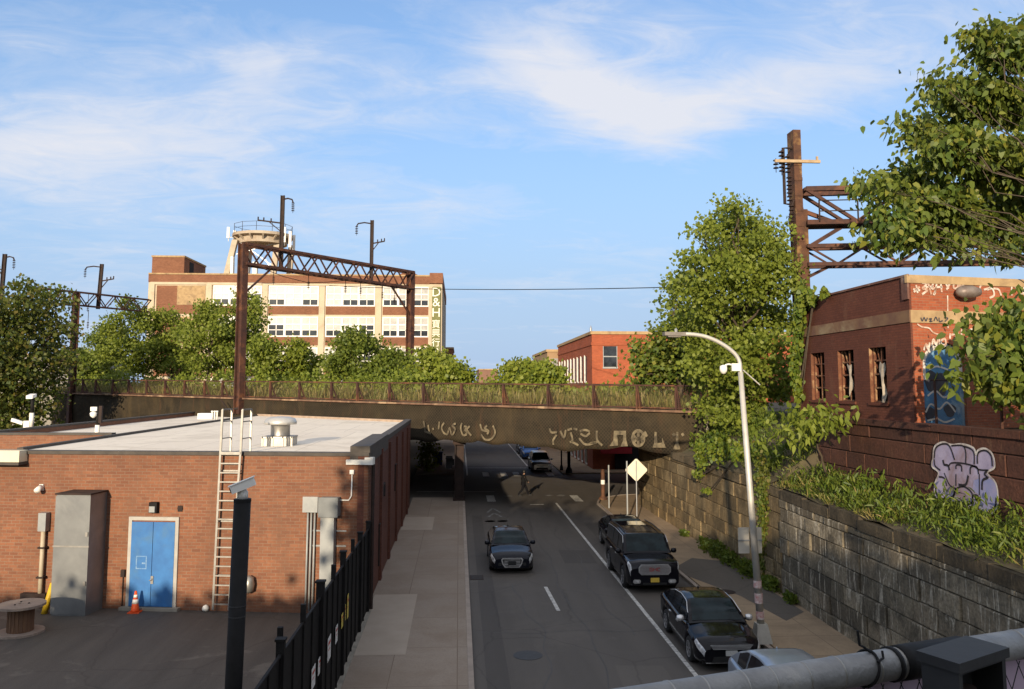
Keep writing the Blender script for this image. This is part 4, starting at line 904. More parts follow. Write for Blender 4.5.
# ------------------------------------------------------------------ ruined brick building on the bank
SX = 13.72
c0 = atX(915, 425, SX); ny = c0.y; fy = atX(800, 420, SX).y; zT = atX(913, 273.5, SX).z; zB = 6.3
stn = thing('ruined_building', 'derelict brick railway building with maroon painted side, empty windows and graffiti', 'building', (SX, ny, zB))
D1 = Vector((.98, .20, 0)).normalized(); LEN = 13.0; TH = .32
wz = [(347.5, 403)]; 
wins = [(870, 887), (838.5, 854.5), (811.5, 825)]
wy = [(atX(b_, 380, SX).y, atX(a, 380, SX).y) for a, b_ in wins]; wz0, wz1 = atX(880, 402.5, SX).z, atX(880, 347, SX).z
mb = MB()
def sidewall(mb, y0, y1, z0, z1): mb.box(SX, SX+TH, y0, y1, z0, z1)
mb.box(SX, SX+.066, ny, ny+.331, zB, zT-.02); cur = ny+.331
for y0, y1 in wy:
    sidewall(mb, cur, y0, zB, zT-.02); sidewall(mb, y0, y1, zB, wz0); sidewall(mb, y0, y1, wz1, zT-.02); cur = y1
sidewall(mb, cur, fy, zB, zT-.02); mb.build('side_wall', BRICKSTP, stn)
mb = MB(); fo = Vector((SX, ny, 0))+D1*.004; nrm = Vector((-D1.y, D1.x, 0))
# front wall with an arched recess
aw, ax_ = 1.55, .38; az0 = zB; az1 = atX(935, 362, SX).z; 
mb.obox(fo+D1*.069+Z*zB-Vector((0, .004, 0)), D1*(ax_-.069), nrm*TH, Z*(zT-.02-zB)); mb.obox(fo+D1*(ax_+aw)+Z*zB-Vector((0, .004, 0)), D1*(LEN-ax_-aw), nrm*TH, Z*(zT-.02-zB))
n_ = 12; arc = [(ax_+aw/2-aw/2*math.cos(math.pi*i/n_), az1+aw*.42*math.sin(math.pi*i/n_)) for i in range(n_+1)]
for i in range(n_):
    (u0, v0), (u1, v1) = arc[i], arc[i+1]; o_ = fo-Vector((0, .004, 0)); b0 = len(mb.v)
    q = [o_+D1*u0+Z*v0, o_+D1*u1+Z*v1, o_+D1*u1+Z*(zT-.02), o_+D1*u0+Z*(zT-.02)]; mb.v += [tuple(p) for p in q]+[tuple(p+nrm*TH) for p in q]; mb.f += [(b0, b0+1, b0+2, b0+3), (b0, b0+4, b0+5, b0+1), (b0+7, b0+6, b0+5, b0+4)]
mb.build('front_wall', BRICKST, stn)
mb = MB(); mb.obox(fo+D1*LEN+Z*zB, D1*TH, nrm*(fy-ny), Z*(zT-zB-.02)); mb.obox((SX+TH, fy-TH, zB), (LEN, 0, 0), (0, TH, 0), (0, 0, zT-zB-.02)); mb.build('back_wall', BRICKSTP, stn)
zr_ = zT-.3; MB().add([(SX+.05, ny+.1, zr_), tuple(fo+D1*LEN+Z*zr_), tuple(Vector((SX+LEN, fy, zr_))), (SX+.05, fy-.05, zr_)], [(0, 1, 2, 3)]).build('roof', COPING, stn)
mb = MB(); mb.obox(fo-Vector((.08, .06, 0))+Z*(zT-.25), D1*LEN, nrm*.10, Z*.25); mb.build('cornice', STONECAP, stn)
mb = MB(); mb.box(SX-.05, SX+.0, ny-.05, fy, zT-.05, zT+.02); mb.box(SX-.06, SX-.001, ny-.03, ny+.32, zT-.75, zT-.06); mb.build('side_coping', pm('side_coping_paint', (.17, .08, .055), (.12, .055, .04), 2, .85, c3=(.3, .22, .17)), stn)
zb1, zb0 = atX(915, 309, SX).z, atX(915, 322, SX).z
mb = MB(); mb.obox(fo-Vector((0, .05, 0))+Z*zb0, D1*LEN, nrm*.05, Z*(zb1-zb0)); mb.build('stone_band', STONECAP, stn)
mb = MB(); mb.box(SX-.035, SX, ny-.04, fy, zb0+.02, zb1); mb.build('side_band', pm('side_band_paint', (.20, .115, .06), (.14, .07, .045), 1.5, .9, c3=(.26, .19, .11)), stn)
mb = MB(); mb.box(SX-.06, SX, ny-.02, fy, zB, zB+.22); mb.build('base_course', BRICKSTP, stn)
FRW = pm('weathered_sash', (.19, .075, .035), (.11, .045, .024), 5, .9, c3=(.34, .21, .11)); RAG = pm('torn_curtain', (.46, .39, .30), (.28, .23, .18), 3, .9)
for k, (y0, y1) in enumerate(wy):
    wn = MB().box(SX+.9+.02*k, SX+.91+.02*k, y0-1.2, y1+1.2, wz0-.8, wz1+.6).build('window', DARKVOID, stn)
    fr = MB(); x0, x1 = SX+.14, SX+.20
    fr.box(x0, x1, y0, y0+.06, wz0, wz1); fr.box(x0, x1, y1-.06, y1, wz0, wz1); fr.box(x0, x1, (y0+y1)/2-.03, (y0+y1)/2+.03, wz0, wz1)
    for q in (0, .25, .5, .75): zz_ = wz0+(wz1-wz0)*q; fr.box(x0+.005, x1-.005, y0, y1, zz_, zz_+.05)
    fr.beam((x0, y0+.1, wz0), (x0+.1, y1-.1, wz1), .05); fr.build('frame', FRW, wn)
    sl = MB(); sl.box(SX-.06, SX+.12, y0-.08, y1+.08, wz0-.10, wz0-.0); sl.build('sill', BRICKSTP, wn)
    if k < 2:
        rg = MB(); pr = []
        for i in range(9):
            q = i/8; zz_ = wz1-.5-q*(1.35 if k == 0 else 1.1); cy_ = (y0+y1)/2+(-.12 if k == 0 else -.12)+.06*math.sin(q*7+k); wd_ = .26*(1-.5*q+.35*math.sin(q*9+k*2))*.5+.02
            pr.append([(SX+.10+.03*math.sin(q*11), cy_-wd_, zz_), (SX+.06+.03*math.cos(q*5), cy_, zz_-.05), (SX+.10, cy_+wd_, zz_+.04)])
        rg.grid(pr); rg.build('torn_curtain', RAG, wn)
    lt = MB(); lt.box(SX-.001+.002, SX+.10, y1-.008, y1-.001, wz0, wz1); lt.build('reveal', FRW, wn)
MUR = [pm('mural_blue', (.10, .24, .38), (.04, .12, .25), 2.5, .85, c3=(.32, .40, .44), bmp=.4), pm('mural_dark', (.03, .03, .04), (.05, .05, .06), 3, .8), pm('mural_white', (.62, .58, .52), (.5, .46, .42), 3, .85)]
mo = fo+nrm*.10
poly = [(ax_, zB)]+[(ax_+aw, zB)]+[(u, v) for u, v in reversed(arc)]
mr = MB().slab(mo, D1, Z, poly, .004).build('painted_panel', MUR[0], stn)
mb = MB(); cxm = ax_+aw/2
for (u, v, a, b_) in ((.35, 1.45, .24, .33), (.72, 1.35, .25, .36), (1.0, .55, .22, .2), (.25, .45, .2, .22)):
    mb.slab(mo, D1, Z, [(ax_+u+a*math.cos(q)*(1+.2*math.sin(3*q)), zB+v+b_*math.sin(q)) for q in np.linspace(0, 2*math.pi, 17)[:-1]], .010)
mb.build('painted_shape', MUR[1], mr)
mb = MB()
for pts in ([(.1, .5), (.3, .75), (.6, .6), (.9, .8), (1.2, .5)], [(.2, 1.0), (.5, 1.15), (.8, .95), (1.1, 1.1)], [(.15, .25), (.5, .3), (.8, .2), (1.15, .3)], [(.3, 1.8), (.6, 1.9), (1.0, 1.8)]):
    mb.ribbon(mo, D1, Z, [(ax_+p.x, zB+p.y) for p in smooth_curve([(a, b_, 0) for a, b_ in pts], 6)], .055, .014)
mb.ribbon(mo, D1, Z, [(ax_+.09, az1-.5)]+[(cxm+(u-cxm)*.88, az1+(v-az1)*.82) for u, v in arc]+[(ax_+aw-.09, az1-.5)], .16, .012)
mb.build('painted_line', MUR[2], mr)
GW = pm('white_spray_paint', (.62, .57, .49), (.40, .22, .14), 6, .85)
mb = MB(); gz = lambda px, py: None
def fpx(px, py):
    d = ray(px, py); P0 = fo; tt = (P0.x*nrm.x+P0.y*nrm.y)/(d.x*nrm.x+d.y*nrm.y); p = Vector((d.x*tt, d.y*tt, H+d.z*tt)); return (p-P0).dot(D1), p.z
def fst(pts, wd=.065, off=.03):
    q = [fpx(905+x/4.3, 270+y/4.3) for x, y in pts]; q = [(p.x, p.y) for p in smooth_curve([(a, b_, 0) for a, b_ in q], 5)] if len(q) > 2 else q
    mb.ribbon(fo, D1, Z, q, wd, off)
for p in ([(32, 82), (62, 88)], [(45, 65), (52, 100)], [(35, 95), (60, 72)], [(70, 55), (90, 60), (72, 80), (95, 85), (70, 105)], [(95, 50), (110, 105)], [(85, 75), (120, 70)], [(120, 55), (112, 80), (130, 80), (120, 108)], [(135, 50), (125, 105)], [(130, 75), (158, 72)], [(150, 50), (155, 95)],
          [(168, 52), (185, 80)], [(192, 55), (175, 85)], [(205, 65), (212, 55), (225, 62), (220, 78), (207, 78), (205, 65)], [(228, 82), (238, 55), (255, 80)], [(232, 72), (250, 70)]): fst(p)
mb.build('graffiti', GW, stn); mb = MB()
for p in ([(318, 100), (322, 68), (350, 60), (365, 75), (335, 85)], [(350, 85), (372, 80), (380, 108), (360, 120)], [(378, 80), (400, 85), (410, 110)], [(455, 110), (460, 62), (500, 108), (508, 65)]): fst(p)
mb.build('graffiti', GW, stn); mb = MB()
for p in (
          [(78, 345), (88, 318), (96, 340), (104, 312)], [(112, 328), (120, 298), (130, 320), (142, 295), (146, 322)], [(152, 305), (168, 296), (172, 318), (154, 325), (152, 305)], [(190, 296), (192, 272)], [(196, 280), (215, 272)], [(215, 292), (217, 265), (235, 288)], [(240, 285), (242, 258), (258, 262)], [(262, 275), (282, 255), (300, 268)]): fst(p)
mb.build('graffiti', GW, stn); mb = MB()
for p in ([(50, 232), (70, 245), (100, 250), (120, 270), (155, 280)], [(180, 110), (182, 250)]): fst(p, .045)
mb.build('mortar_repair', GW, stn); mb = MB()
for p in ([(62, 205), (68, 220), (76, 205), (84, 220), (90, 205)], [(96, 212), (108, 210), (100, 222), (112, 220)], [(118, 220), (126, 203), (134, 220)], [(140, 205), (142, 222), (156, 218)], [(162, 206), (178, 208), (165, 222)]): fst(p, .04, .062)
mb.build('dark_graffiti', MUR[1], stn)
lp = fpx(961, 293); o_ = fo+D1*lp[0]+Z*lp[1]
fl = thing('floodlight', 'old oval floodlight hanging on the red brick wall under the buff cornice', 'lamp', tuple(o_)); mb = MB(); e_ = -nrm
mb.lathe([(.02, -.42), (.13, -.36), (.20, -.2), (.20, .1), (.12, .34), (.02, .38)], tuple(o_+e_*.32), 14, 'x'); mb.build('lamp_housing', pm('dull_lamp', (.16, .12, .10), (.24, .2, .17), 4, .5, .3), fl, True)
MB().beam(o_, o_+e_*.3, .07).build('arm', DARKRUST, fl)
# lilac bubble letters on the brown wall (plane facing the street)
def wpx(px, py, X): p = atX(px, py, X); return (-p.y, p.z)
BL = pm('lilac_paint', (.40, .35, .47), (.30, .26, .37), 2, .85, c3=(.26, .19, .22), bmp=.5); BLB = pm('blue_lilac_paint', (.22, .24, .42), (.30, .28, .43), 3, .8); BLK = pm('black_paint', (.02, .016, .02), None, 3, .8); BWH = pm('white_outline_paint', (.66, .62, .56), (.30, .24, .22), 5, .85)
GX = 13.60; go = Vector((GX-.035, 0, 0)); GU = Vector((0, -1, 0))
def gpx(pts, sc=7.656): return [(p.x, p.y) for p in smooth_curve([(*wpx(925+x/sc, 435+y/sc, GX), 0) for x, y in pts], 5)]
OUT = [(72, 180), (85, 90), (150, 55), (215, 75), (300, 70), (385, 100), (402, 150), (420, 115), (475, 105), (530, 150), (545, 245), (490, 290), (555, 370), (572, 500), (545, 580), (480, 612), (410, 585), (330, 545), (235, 500), (175, 505), (95, 470), (85, 380), (115, 290), (65, 240), (72, 180)]
gq = gpx(OUT); gb = MB(); base_q = gq[:-1]
def orient(q): return q if sum(q[i][0]*q[(i+1) % len(q)][1]-q[(i+1) % len(q)][0]*q[i][1] for i in range(len(q))) > 0 else q[::-1]
gb.slab(go, GU, Z, orient(base_q), .004); ggp = gb.build('graffiti', BL, bw)
mb = MB(); mb.slab(go, GU, Z, orient(gpx([(385, 345), (470, 330), (555, 370), (568, 500), (540, 575), (470, 590), (425, 560), (430, 470), (380, 420), (385, 345)])[:-1]), .007); mb.build('graffiti_fill', BLB, ggp)
mb = MB(); mb.ribbon(go, GU, Z, gq, .055, .010); mb.build('graffiti_outline', BWH, ggp)
mb = MB()
IN = [(83, 178), (96, 100), (150, 68), (200, 85), (240, 190)]
for p, wd in ((IN, .05), ([(215, 82), (300, 82), (325, 130), (325, 215)], .045), ([(310, 85), (370, 110), (390, 150), (390, 225)], .045), ([(415, 220), (420, 140), (475, 118), (520, 160), (530, 240)], .05), ([(83, 185), (90, 235), (130, 270)], .05), ([(150, 190), (160, 225), (190, 235), (200, 270)], .07), ([(195, 240), (215, 215), (290, 215), (380, 235), (430, 265), (500, 270)], .045),
              ([(250, 260), (255, 230), (290, 235), (295, 280)], .05), ([(360, 300), (365, 245), (410, 245), (425, 300)], .05), ([(95, 385), (105, 460), (175, 492), (235, 460), (250, 410)], .05), ([(120, 320), (160, 330), (180, 390)], .05), ([(160, 290), (200, 380), (250, 410)], .04), ([(230, 470), (250, 415), (310, 395), (370, 440), (375, 510), (330, 530), (250, 500), (230, 470)], .05), ([(270, 380), (325, 380), (345, 310)], .07), ([(375, 550), (380, 470), (420, 470), (420, 560)], .05), ([(420, 565), (480, 595), (545, 560), (560, 480)], .06), ([(450, 420), (455, 350), (490, 330)], .07), ([(490, 275), (470, 300), (500, 330)], .06), ([(250, 300), (250, 390)], .04), ([(430, 300), (430, 460)], .04)):
    mb.ribbon(go, GU, Z, gpx(p), wd, .014)
mb.build('graffiti_line', BLK, ggp)
# ------------------------------------------------------------------ low brick building in the yard
C0 = Vector((-3.06, 28.85, 0)); WD = Vector((-.989, .147, 0)).normalized(); WN = Vector((-.147, -.989, 0)).normalized()   # along the front (to the left), outward
ZR = 5.30
def fw(u, o, z): return C0+WD*u+WN*o+Z*z
def fpu(px, py, o=0.0):
    """(distance along the front wall from its right corner, height) of a sight line"""
    d = ray(px, py); tt = (C0.x*WN.x+C0.y*WN.y+o)/(d.x*WN.x+d.y*WN.y); p = Vector((d.x*tt, d.y*tt, H+d.z*tt)); return (p-C0).dot(WD), p.z
def xy(v): return (v.x, v.y)
yb = thing('brick_building', 'low orange brick building with white roof and blue door in the fenced yard', 'building', tuple(C0))
fl_ = fw(30, 0, 0); backR = (-3.2, 54.6); Amid = bp(-2.0, -1.4, 0)
def backy(x): # building back line follows the bridge
    s = (x-(A-N*1.5).x)/U.x; return (A-N*1.5+U*s).y
mb = MB(); mb.obox(fw(0, 0, 0), WD*32, -WN*.35, Z*(ZR-.081)); mb.build('front_wall', BRICK, yb)
mb = MB(); mb.box(C0.x-.35, C0.x-.0, C0.y+.02, 53.6, 0, ZR-.01); 
for y in (33.2, 37.2, 41.4, 45.6, 49.8): mb.box(C0.x-.002, C0.x+.10, y, y+.45, 0, ZR-.15)
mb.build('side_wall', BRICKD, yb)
mb = MB(); mb.box(C0.x-.35, C0.x+.03, 36.3, 53.7, ZR-.01, ZR+.2); mb.build('side_coping', COPING, yb)
mb = MB(); mb.box(C0.x-.62, C0.x+.05, C0.y+.03, 36.2, ZR-.35, ZR+.26); mb.build('corner_parapet', COPING, yb)
XL = -15.6
roof = [xy(fw(.35, -.35, 0)), (C0.x-.35, 53.5), (XL, backy(XL)), (XL, fw(12.7, -.35, 0).y)]
MB().prism(roof, 4.6, ZR).build('roof', WHITEROOF, yb)
mb = MB(); mb.obox(fw(-.04, .06, ZR-.08), WD*32, -WN*.42, Z*.12); mb.build('coping', COPING, yb)
mb = MB(); mb.box(XL-.22, XL+.0, fw(12.7, -.4, 0).y+.1, backy(XL), 4.4, ZR+.10); mb.build('roof_edge', COPING, yb)
a_, b_ = (C0.x-.4, 53.55), (XL, backy(XL)+.05); dd = Vector((b_[0]-a_[0], b_[1]-a_[1], 0)); mb = MB(); mb.obox((a_[0], a_[1], ZR-.1), dd, dd.normalized().cross(Z)*.25, Z*.24); mb.build('back_coping', pm('pale_coping', (.4, .3, .22), (.3, .22, .16), 2, .8), yb)
# rear left wing, a step higher than the low roof in front of it
wy0 = 39.5; wl = -22.4
wing = [(wl, wy0+.6), (XL-.25, wy0), (XL-.25, backy(XL)), (wl, backy(wl))]
MB().prism(wing, 0, 5.0).build('wing_wall', BRICK, yb)
mb = MB(); mb.obox((wl, wy0+.6, 5.0), (XL-.25-wl, -.6, 0), (.03, .34, 0), (0, 0, .36)); mb.obox((wl, wy0+.96, 5.0), (0, backy(wl)-wy0-1, 0), (.34, 0, 0), (0, 0, .36)); mb.build('wing_parapet', BRICK, yb)
mb = MB(); mb.obox((wl-.05, wy0+.55, 5.36), (XL-.2-wl, -.6, 0), (.03, .42, 0), (0, 0, .10)); mb.obox((wl-.05, wy0+1.0, 5.362), (0, backy(wl)-wy0-1, 0), (.42, 0, 0), (0, 0, .10)); mb.build('wing_coping', COPING, yb)
MB().prism([(wl+.35, wy0+.95), (XL-.27, wy0+.35), (XL-.27, backy(XL)-.05), (wl+.35, backy(wl)-.05)], 4.9, 5.12).build('wing_roof', WHITEROOF, yb)
MB().prism([xy(fw(12.75, -.36, 0)), (XL-.26, wy0-.05), (-36, wy0+2), xy(fw(32, -.36, 0))], 3.9, 4.4).build('low_roof', WHITEROOF, yb)
# white box fascia on the left of the front
u0, z1 = fpu(28, 449); _, z0 = fpu(20, 461); mb = MB(); mb.obox(fw(u0, .0, z0), WD*9, WN*.45, Z*(z1-z0-.03)); mb.build('white_fascia', pm('cream_fascia', (.74, .66, .46), (.66, .58, .40), 1.5, .6), yb)
mb = MB(); mb.obox(fw(u0-.03, 0, z0-.10), WD*9.1, WN*.5, Z*.095); mb.build('fascia_trim', COPING, yb)
# blue double door
ul, zt1 = fpu(131.5, 519); ur, _ = fpu(178, 519); dr = MB(); dw = ul-ur
dr.obox(fw(ur+.06, .025, .12), WD*(dw/2-.07), WN*.05, Z*(zt1-.20)); dr.obox(fw(ur+dw/2+.008, .025, .12), WD*(dw/2-.07), WN*.05, Z*(zt1-.20)); dr = dr.build('door', BLUE, yb)
mb = MB()
for u_, w_ in ((ur-.06, .12), (ul-.06, .12)): mb.obox(fw(u_, 0, .0), WD*w_, WN*.06, Z*(zt1-.02))
mb.obox(fw(ur-.06, 0, zt1-.03), WD*(dw+.12), WN*.065, Z*.12); mb.build('door_frame', pm('grey_frame', (.40, .38, .34), (.33, .31, .28), 3, .6), dr)
mb = MB(); mb.obox(fw(ur-.2, 0, 0), WD*(dw+.4), WN*.22, Z*.10); mb.build('door_step', CONC, dr)
mb = MB(); u_, z_ = fpu(153.5, 579); mb.obox(fw(u_-.04, .075, z_-.14), WD*.09, WN*.03, Z*.26); mb.tube([fw(u_, .1, z_+.05), fw(u_, .14, z_+.0), fw(u_+.08, .14, z_-.02)], .02, 6); mb.build('handle', ALU, dr)
mb = MB(); u_, z_ = fpu(142.5, 562); 
for a in (-.19, .16): mb.obox(fw(u_+a, .076, z_-.22), WD*.035, WN*.003, Z*.44)
for a in (-.22, .19): mb.obox(fw(u_-.19, .0765, z_+a), WD*.38, WN*.003, Z*.03)
mb.obox(fw(u_-.14, .077, z_-.05), WD*.12, WN*.003, Z*.05); mb.build('tape_outline', pm('faded_tape', (.22, .34, .48), (.08, .2, .4), 9, .7), dr)
# side wall openings
for n_, px, y0, y1, mat, wd in (('vent', 383, 485, 496, BLACKM, .9), ('side_window', 396, 464, 487, GLASSD, 1.6), ('side_door', 380, 523, 560, DARKVOID, 1.1)):
    p, q = atX(px, y0, C0.x), atX(px, y1, C0.x); zb_ = max(q.z, .15); o = MB().box(C0.x-.02, C0.x+.03, p.y-wd/2, p.y+wd/2, zb_, p.z).build(n_, mat, yb)
    f_ = MB(); f_.box(C0.x, C0.x+.06, p.y-wd/2-.08, p.y-wd/2, zb_-.06, p.z+.06); f_.box(C0.x, C0.x+.06, p.y+wd/2, p.y+wd/2+.08, zb_-.06, p.z+.06); f_.box(C0.x, C0.x+.062, p.y-wd/2, p.y+wd/2, p.z, p.z+.06); f_.build('frame', DARKRUST, o)
mb = MB(); mb.obox(fw(-.12, .01, 4.95), WD*.85, WN*.15, Z*.16); mb.obox(fw(-.20, -.1, 4.95), WD*.28, WN*.3, Z*.24); mb.build('gutter_end', WHITE, yb); mb = MB(); mb.tube([fw(-.11, -.25, 4.95), fw(-.11, -.25, .1)], .06, 8); mb.build('downpipe', DARKRUST, yb)
# tall metal enclosure against the wall
u0, zt1 = fpu(57, 494, 1.0); u1, _ = fpu(93.5, 494, 1.0)
en = thing('metal_enclosure', 'tall grey metal clad enclosure standing against the brick wall left of the blue door', 'enclosure', tuple(fw((u0+u1)/2, .6, 0)))
PLATE = pm('scuffed_plate', (.23, .235, .23), (.18, .185, .185), 1.4, .45, .5, .06, c3=(.26, .26, .25)); wE = u0-u1; dE = 1.0
mb = MB(); mb.obox(fw(u1+.1, .0, .0), WD*(wE-.1), WN*dE, Z*(zt1-.02)); mb.build('cladding', PLATE, en)
mb = MB(); zs_ = zt1*.57; mb.obox(fw(u1+.08, dE, .05), WD*(wE-.06), WN*.02, Z*(zs_-.08)); mb.build('lower_panel', PLATE, en); mb = MB(); mb.obox(fw(u1+.08, dE, zs_+.02), WD*(wE-.06), WN*.02, Z*(zt1-zs_-.08)); mb.build('upper_panel', PLATE, en)
mb = MB(); mb.obox(fw(u1+.06, dE, zs_-.03), WD*(wE-.02), WN*.035, Z*.05); mb.build('seam_trim', ALU, en)
mb = MB(); mb.obox(fw(u1+.06, -.0, zt1-.02), WD*(wE-.02), WN*(dE+.05), Z*.05); mb.build('lid', DARKRUST, en)
for zz_ in (1.0, 2.6): mb = MB(); mb.obox(fw(u1+.1, dE+.02, zz_), WD*.08, WN*.05, Z*.14); mb.build('hasp', ALU, en)
# beige standpipe, bollard, reel, cone, lamps, ladder, cabinets
u_, zt1 = fpu(47, 512); sp = thing('standpipe', 'beige vertical pipe with a capped top on the brick wall left of the metal enclosure', 'pipe', tuple(fw(u_, .15, 0))); mb = MB(); mb.tube([fw(u_, .14, .2), fw(u_, .14, zt1-.5)], .075, 10); mb.build('pipe', pm('beige_pipe', (.45, .38, .27), (.38, .32, .23), 3, .6), sp, True)
mb = MB(); mb.obox(fw(u_-.14, .02, zt1-.62), WD*.28, WN*.24, Z*.62); mb.build('cap', GREYP, sp); mb = MB()
for zz_ in (1.0, 2.0): MB().obox(fw(u_-.13, .0, zz_), WD*.26, WN*.23, Z*.06).build('clamp', DARKRUST, sp)
mb.obox(fw(u_-.25, .05, .0), WD*.9, WN*.2, Z*.5); mb.build('valve_box', DARKRUST, sp)
p0 = atZ(44, 614, 0); p1 = atZ(47.5, 596, .95); p1 = Vector((p0.x+.20, p0.y+.1, .95)); bo = thing('bollard', 'yellow leaning bollard pipe beside the grey metal enclosure', 'bollard', tuple(p0)); MB().tube([p0, p1], .10, 12).build('post', pm('yellow_paint', (.68, .44, .02), (.58, .36, .02), 4, .5), bo, True); MB().lathe([(.10, 0), (.08, .05), (.0, .07)], tuple(p1), 12).build('cap', pm('yellow_cap', (.6, .4, .02), None, 4, .5), bo)
pc = atZ(20, 633, 0); REEL = pm('grey_old_wood', (.30, .235, .19), (.22, .17, .135), 4, .9, bmp=.4, stretch=(1, 5, 1)); REELB = pm('brown_old_wood', (.16, .085, .045), (.11, .06, .035), 5, .9, bmp=.4, stretch=(4, 4, .4))
sp = thing('cable_reel', 'weathered wooden cable reel standing on end in the yard', 'cable reel', tuple(pc)); r0_ = .68
MB().lathe([(.01, 0), (r0_, 0), (r0_, .07), (.3, .071)], tuple(pc), 30).build('bottom_flange', REEL, sp); 
mb = MB()
for k in range(20): a = k*math.pi/10; mb.obox((pc.x+math.cos(a)*.36, pc.y+math.sin(a)*.36, .071), Vector((-math.sin(a), math.cos(a), 0))*.108, Vector((-math.cos(a), -math.sin(a), 0))*.03, (0, 0, .74))
mb.lathe([(.33, .072), (.33, .80)], tuple(pc), 20); mb.build('drum', REELB, sp); MB().lathe([(.02, .812), (r0_, .812), (r0_, .885), (.09, .886), (.08, .86)], tuple(pc), 30).build('top_flange', REEL, sp)
mb = MB()
for k in range(3): a = k*2.1; mb.lathe([(.03, .887), (.03, .91)], (pc.x+math.cos(a)*.22, pc.y+math.sin(a)*.22, 0), 8)
mb.build('bolt', DARKRUST, sp)
pc = atZ(135, 612.5, 0); cn = thing('traffic_cone', 'orange traffic cone with pale bands standing at the blue door', 'traffic cone', tuple(pc)); ORG = pm('cone_orange', (.75, .09, .012), (.62, .07, .01), 5, .55)
MB().box(pc.x-.19, pc.x+.19, pc.y-.19, pc.y+.19, .002, .04).build('base', ORG, cn); MB().lathe([(.15, .04), (.135, .09), (.035, .70), (.02, .71)], tuple(pc), 20).build('body', ORG, cn, True); mb = MB(); mb.lathe([(.109, .30), (.084, .44)], tuple(pc), 20); mb.lathe([(.072, .50), (.056, .59)], tuple(pc), 20); mb.build('reflective_band', WHITE, cn, True)
def camwall(px, py, name, label, cat):
    u_, z_ = fpu(px, py); p = fw(u_, 0, z_); c = thing(name, label, cat, tuple(p)); return c, u_, z_
c, u_, z_ = camwall(42, 489, 'security_camera', 'small white camera on the brick wall above the beige standpipe', 'camera'); mb = MB(); mb.obox(fw(u_-.07, .0, z_-.05), WD*.14, WN*.06, Z*.22); mb.build('bracket', WHITE, c); mb = MB(); mb.tube([fw(u_, .06, z_+.08), fw(u_-.02, .32, z_-.03)], [.09, .10], 10); mb.build('body', WHITE, c, True)
c, u_, z_ = camwall(155.3, 507, 'wall_lamp', 'black boxy wall lamp directly above the blue door', 'lamp'); mb = MB(); mb.obox(fw(u_-.14, 0, z_-.18), WD*.28, WN*.18, Z*.36); mb.build('housing', BLACKM, c); mb = MB(); mb.obox(fw(u_-.10, .18, z_-.15), WD*.20, WN*.06, Z*.2); mb.build('lens', GREYP, c)
c, u_, z_ = camwall(180.5, 508.5, 'wall_bell', 'little dark round bell on the brick wall at the upper right of the blue door', 'bell'); mb = MB(); mb.lathe([(.10, 0), (.12, .06), (.05, .12)], tuple(fw(u_, .02, z_)), 12, 'y'); mb.build('gong', DARKRUST, c); mb = MB(); mb.obox(fw(u_-.08, 0, z_-.1), WD*.16, WN*.04, Z*.2); mb.build('backplate', DARKRUST, c)
c, u_, z_ = camwall(123.8, 573, 'call_box', 'small dark call box on the wall just left of the blue door', 'call box'); mb = MB(); mb.obox(fw(u_-.07, 0, z_-.12), WD*.14, WN*.09, Z*.24); mb.build('box', DARKRUST, c); mb = MB(); mb.tube([fw(u_, .03, z_-.1), fw(u_, .03, .1)], .02, 6); mb.build('conduit', DARKRUST, c)
# ladder
la0 = fpu(215.8, 608); la1 = fpu(223.5, 447); lb0 = fpu(231.5, 608); lb1 = fpu(243.5, 447)
ld = thing('wall_ladder', 'aluminium ladder fixed to the brick front and rising over the roof edge', 'ladder', tuple(fw(la0[0], .2, 0)))
ztopl = fpu(240, 411)[1]
for k, (a, b_) in enumerate(((la0, la1), (lb0, lb1))):
    mb = MB(); e = a[0]+(b_[0]-a[0])*1.0; p = fw(a[0], .22, .1); q = fw(e, .22, ZR+.1); top = fw(e-.02, .22, ztopl+.05); mb.beam(p, q, .07, .05, WN); mb.beam(q, top, .07, .05, WN); tb_ = fw(e-.02, -.55, ztopl+.05); tb2 = fw(e-.02, -.55, ZR+.0); mb.beam(top, tb_, .05); mb.beam(tb_, tb2, .06)
    for q_ in (.35, .75): zz_ = ZR+(ztopl-ZR)*q_; mb.beam(fw(e-.02, .22, zz_), fw(e-.02, -.55, zz_), .035)
    mb.build('rail', ALU, ld)
mb = MB(); n_ = 17
for k in range(n_):
    q = (k+.6)/n_; zz_ = .1+(ZR-.0)*q; ua = la0[0]+(la1[0]-la0[0])*q; ub = lb0[0]+(lb1[0]-lb0[0])*q; mb.beam(fw(ua, .22, zz_), fw(ub, .22, zz_), .045)
mb.build('rungs', ALU, ld)
for zz_ in (1.2, 3.0, 4.7):
    q = zz_/ZR; mb = MB(); mb.beam(fw(la0[0]+(la1[0]-la0[0])*q, .2, zz_), fw(la0[0]+(la1[0]-la0[0])*q, 0, zz_), .05); mb.beam(fw(lb0[0]+(lb1[0]-lb0[0])*q, .2, zz_), fw(lb0[0]+(lb1[0]-lb0[0])*q, 0, zz_), .05); mb.beam(fw(la0[0]+(la1[0]-la0[0])*q, .03, zz_), fw(lb0[0]+(lb1[0]-lb0[0])*q, .03, zz_), .05); mb.build('bracket', ALU, ld)
mb = MB(); mb.obox(fw(la1[0], .02, ZR-.02), WD*(lb1[0]-la1[0]), WN*.25, Z*.08); mb.build('top_plate', ALU, ld)
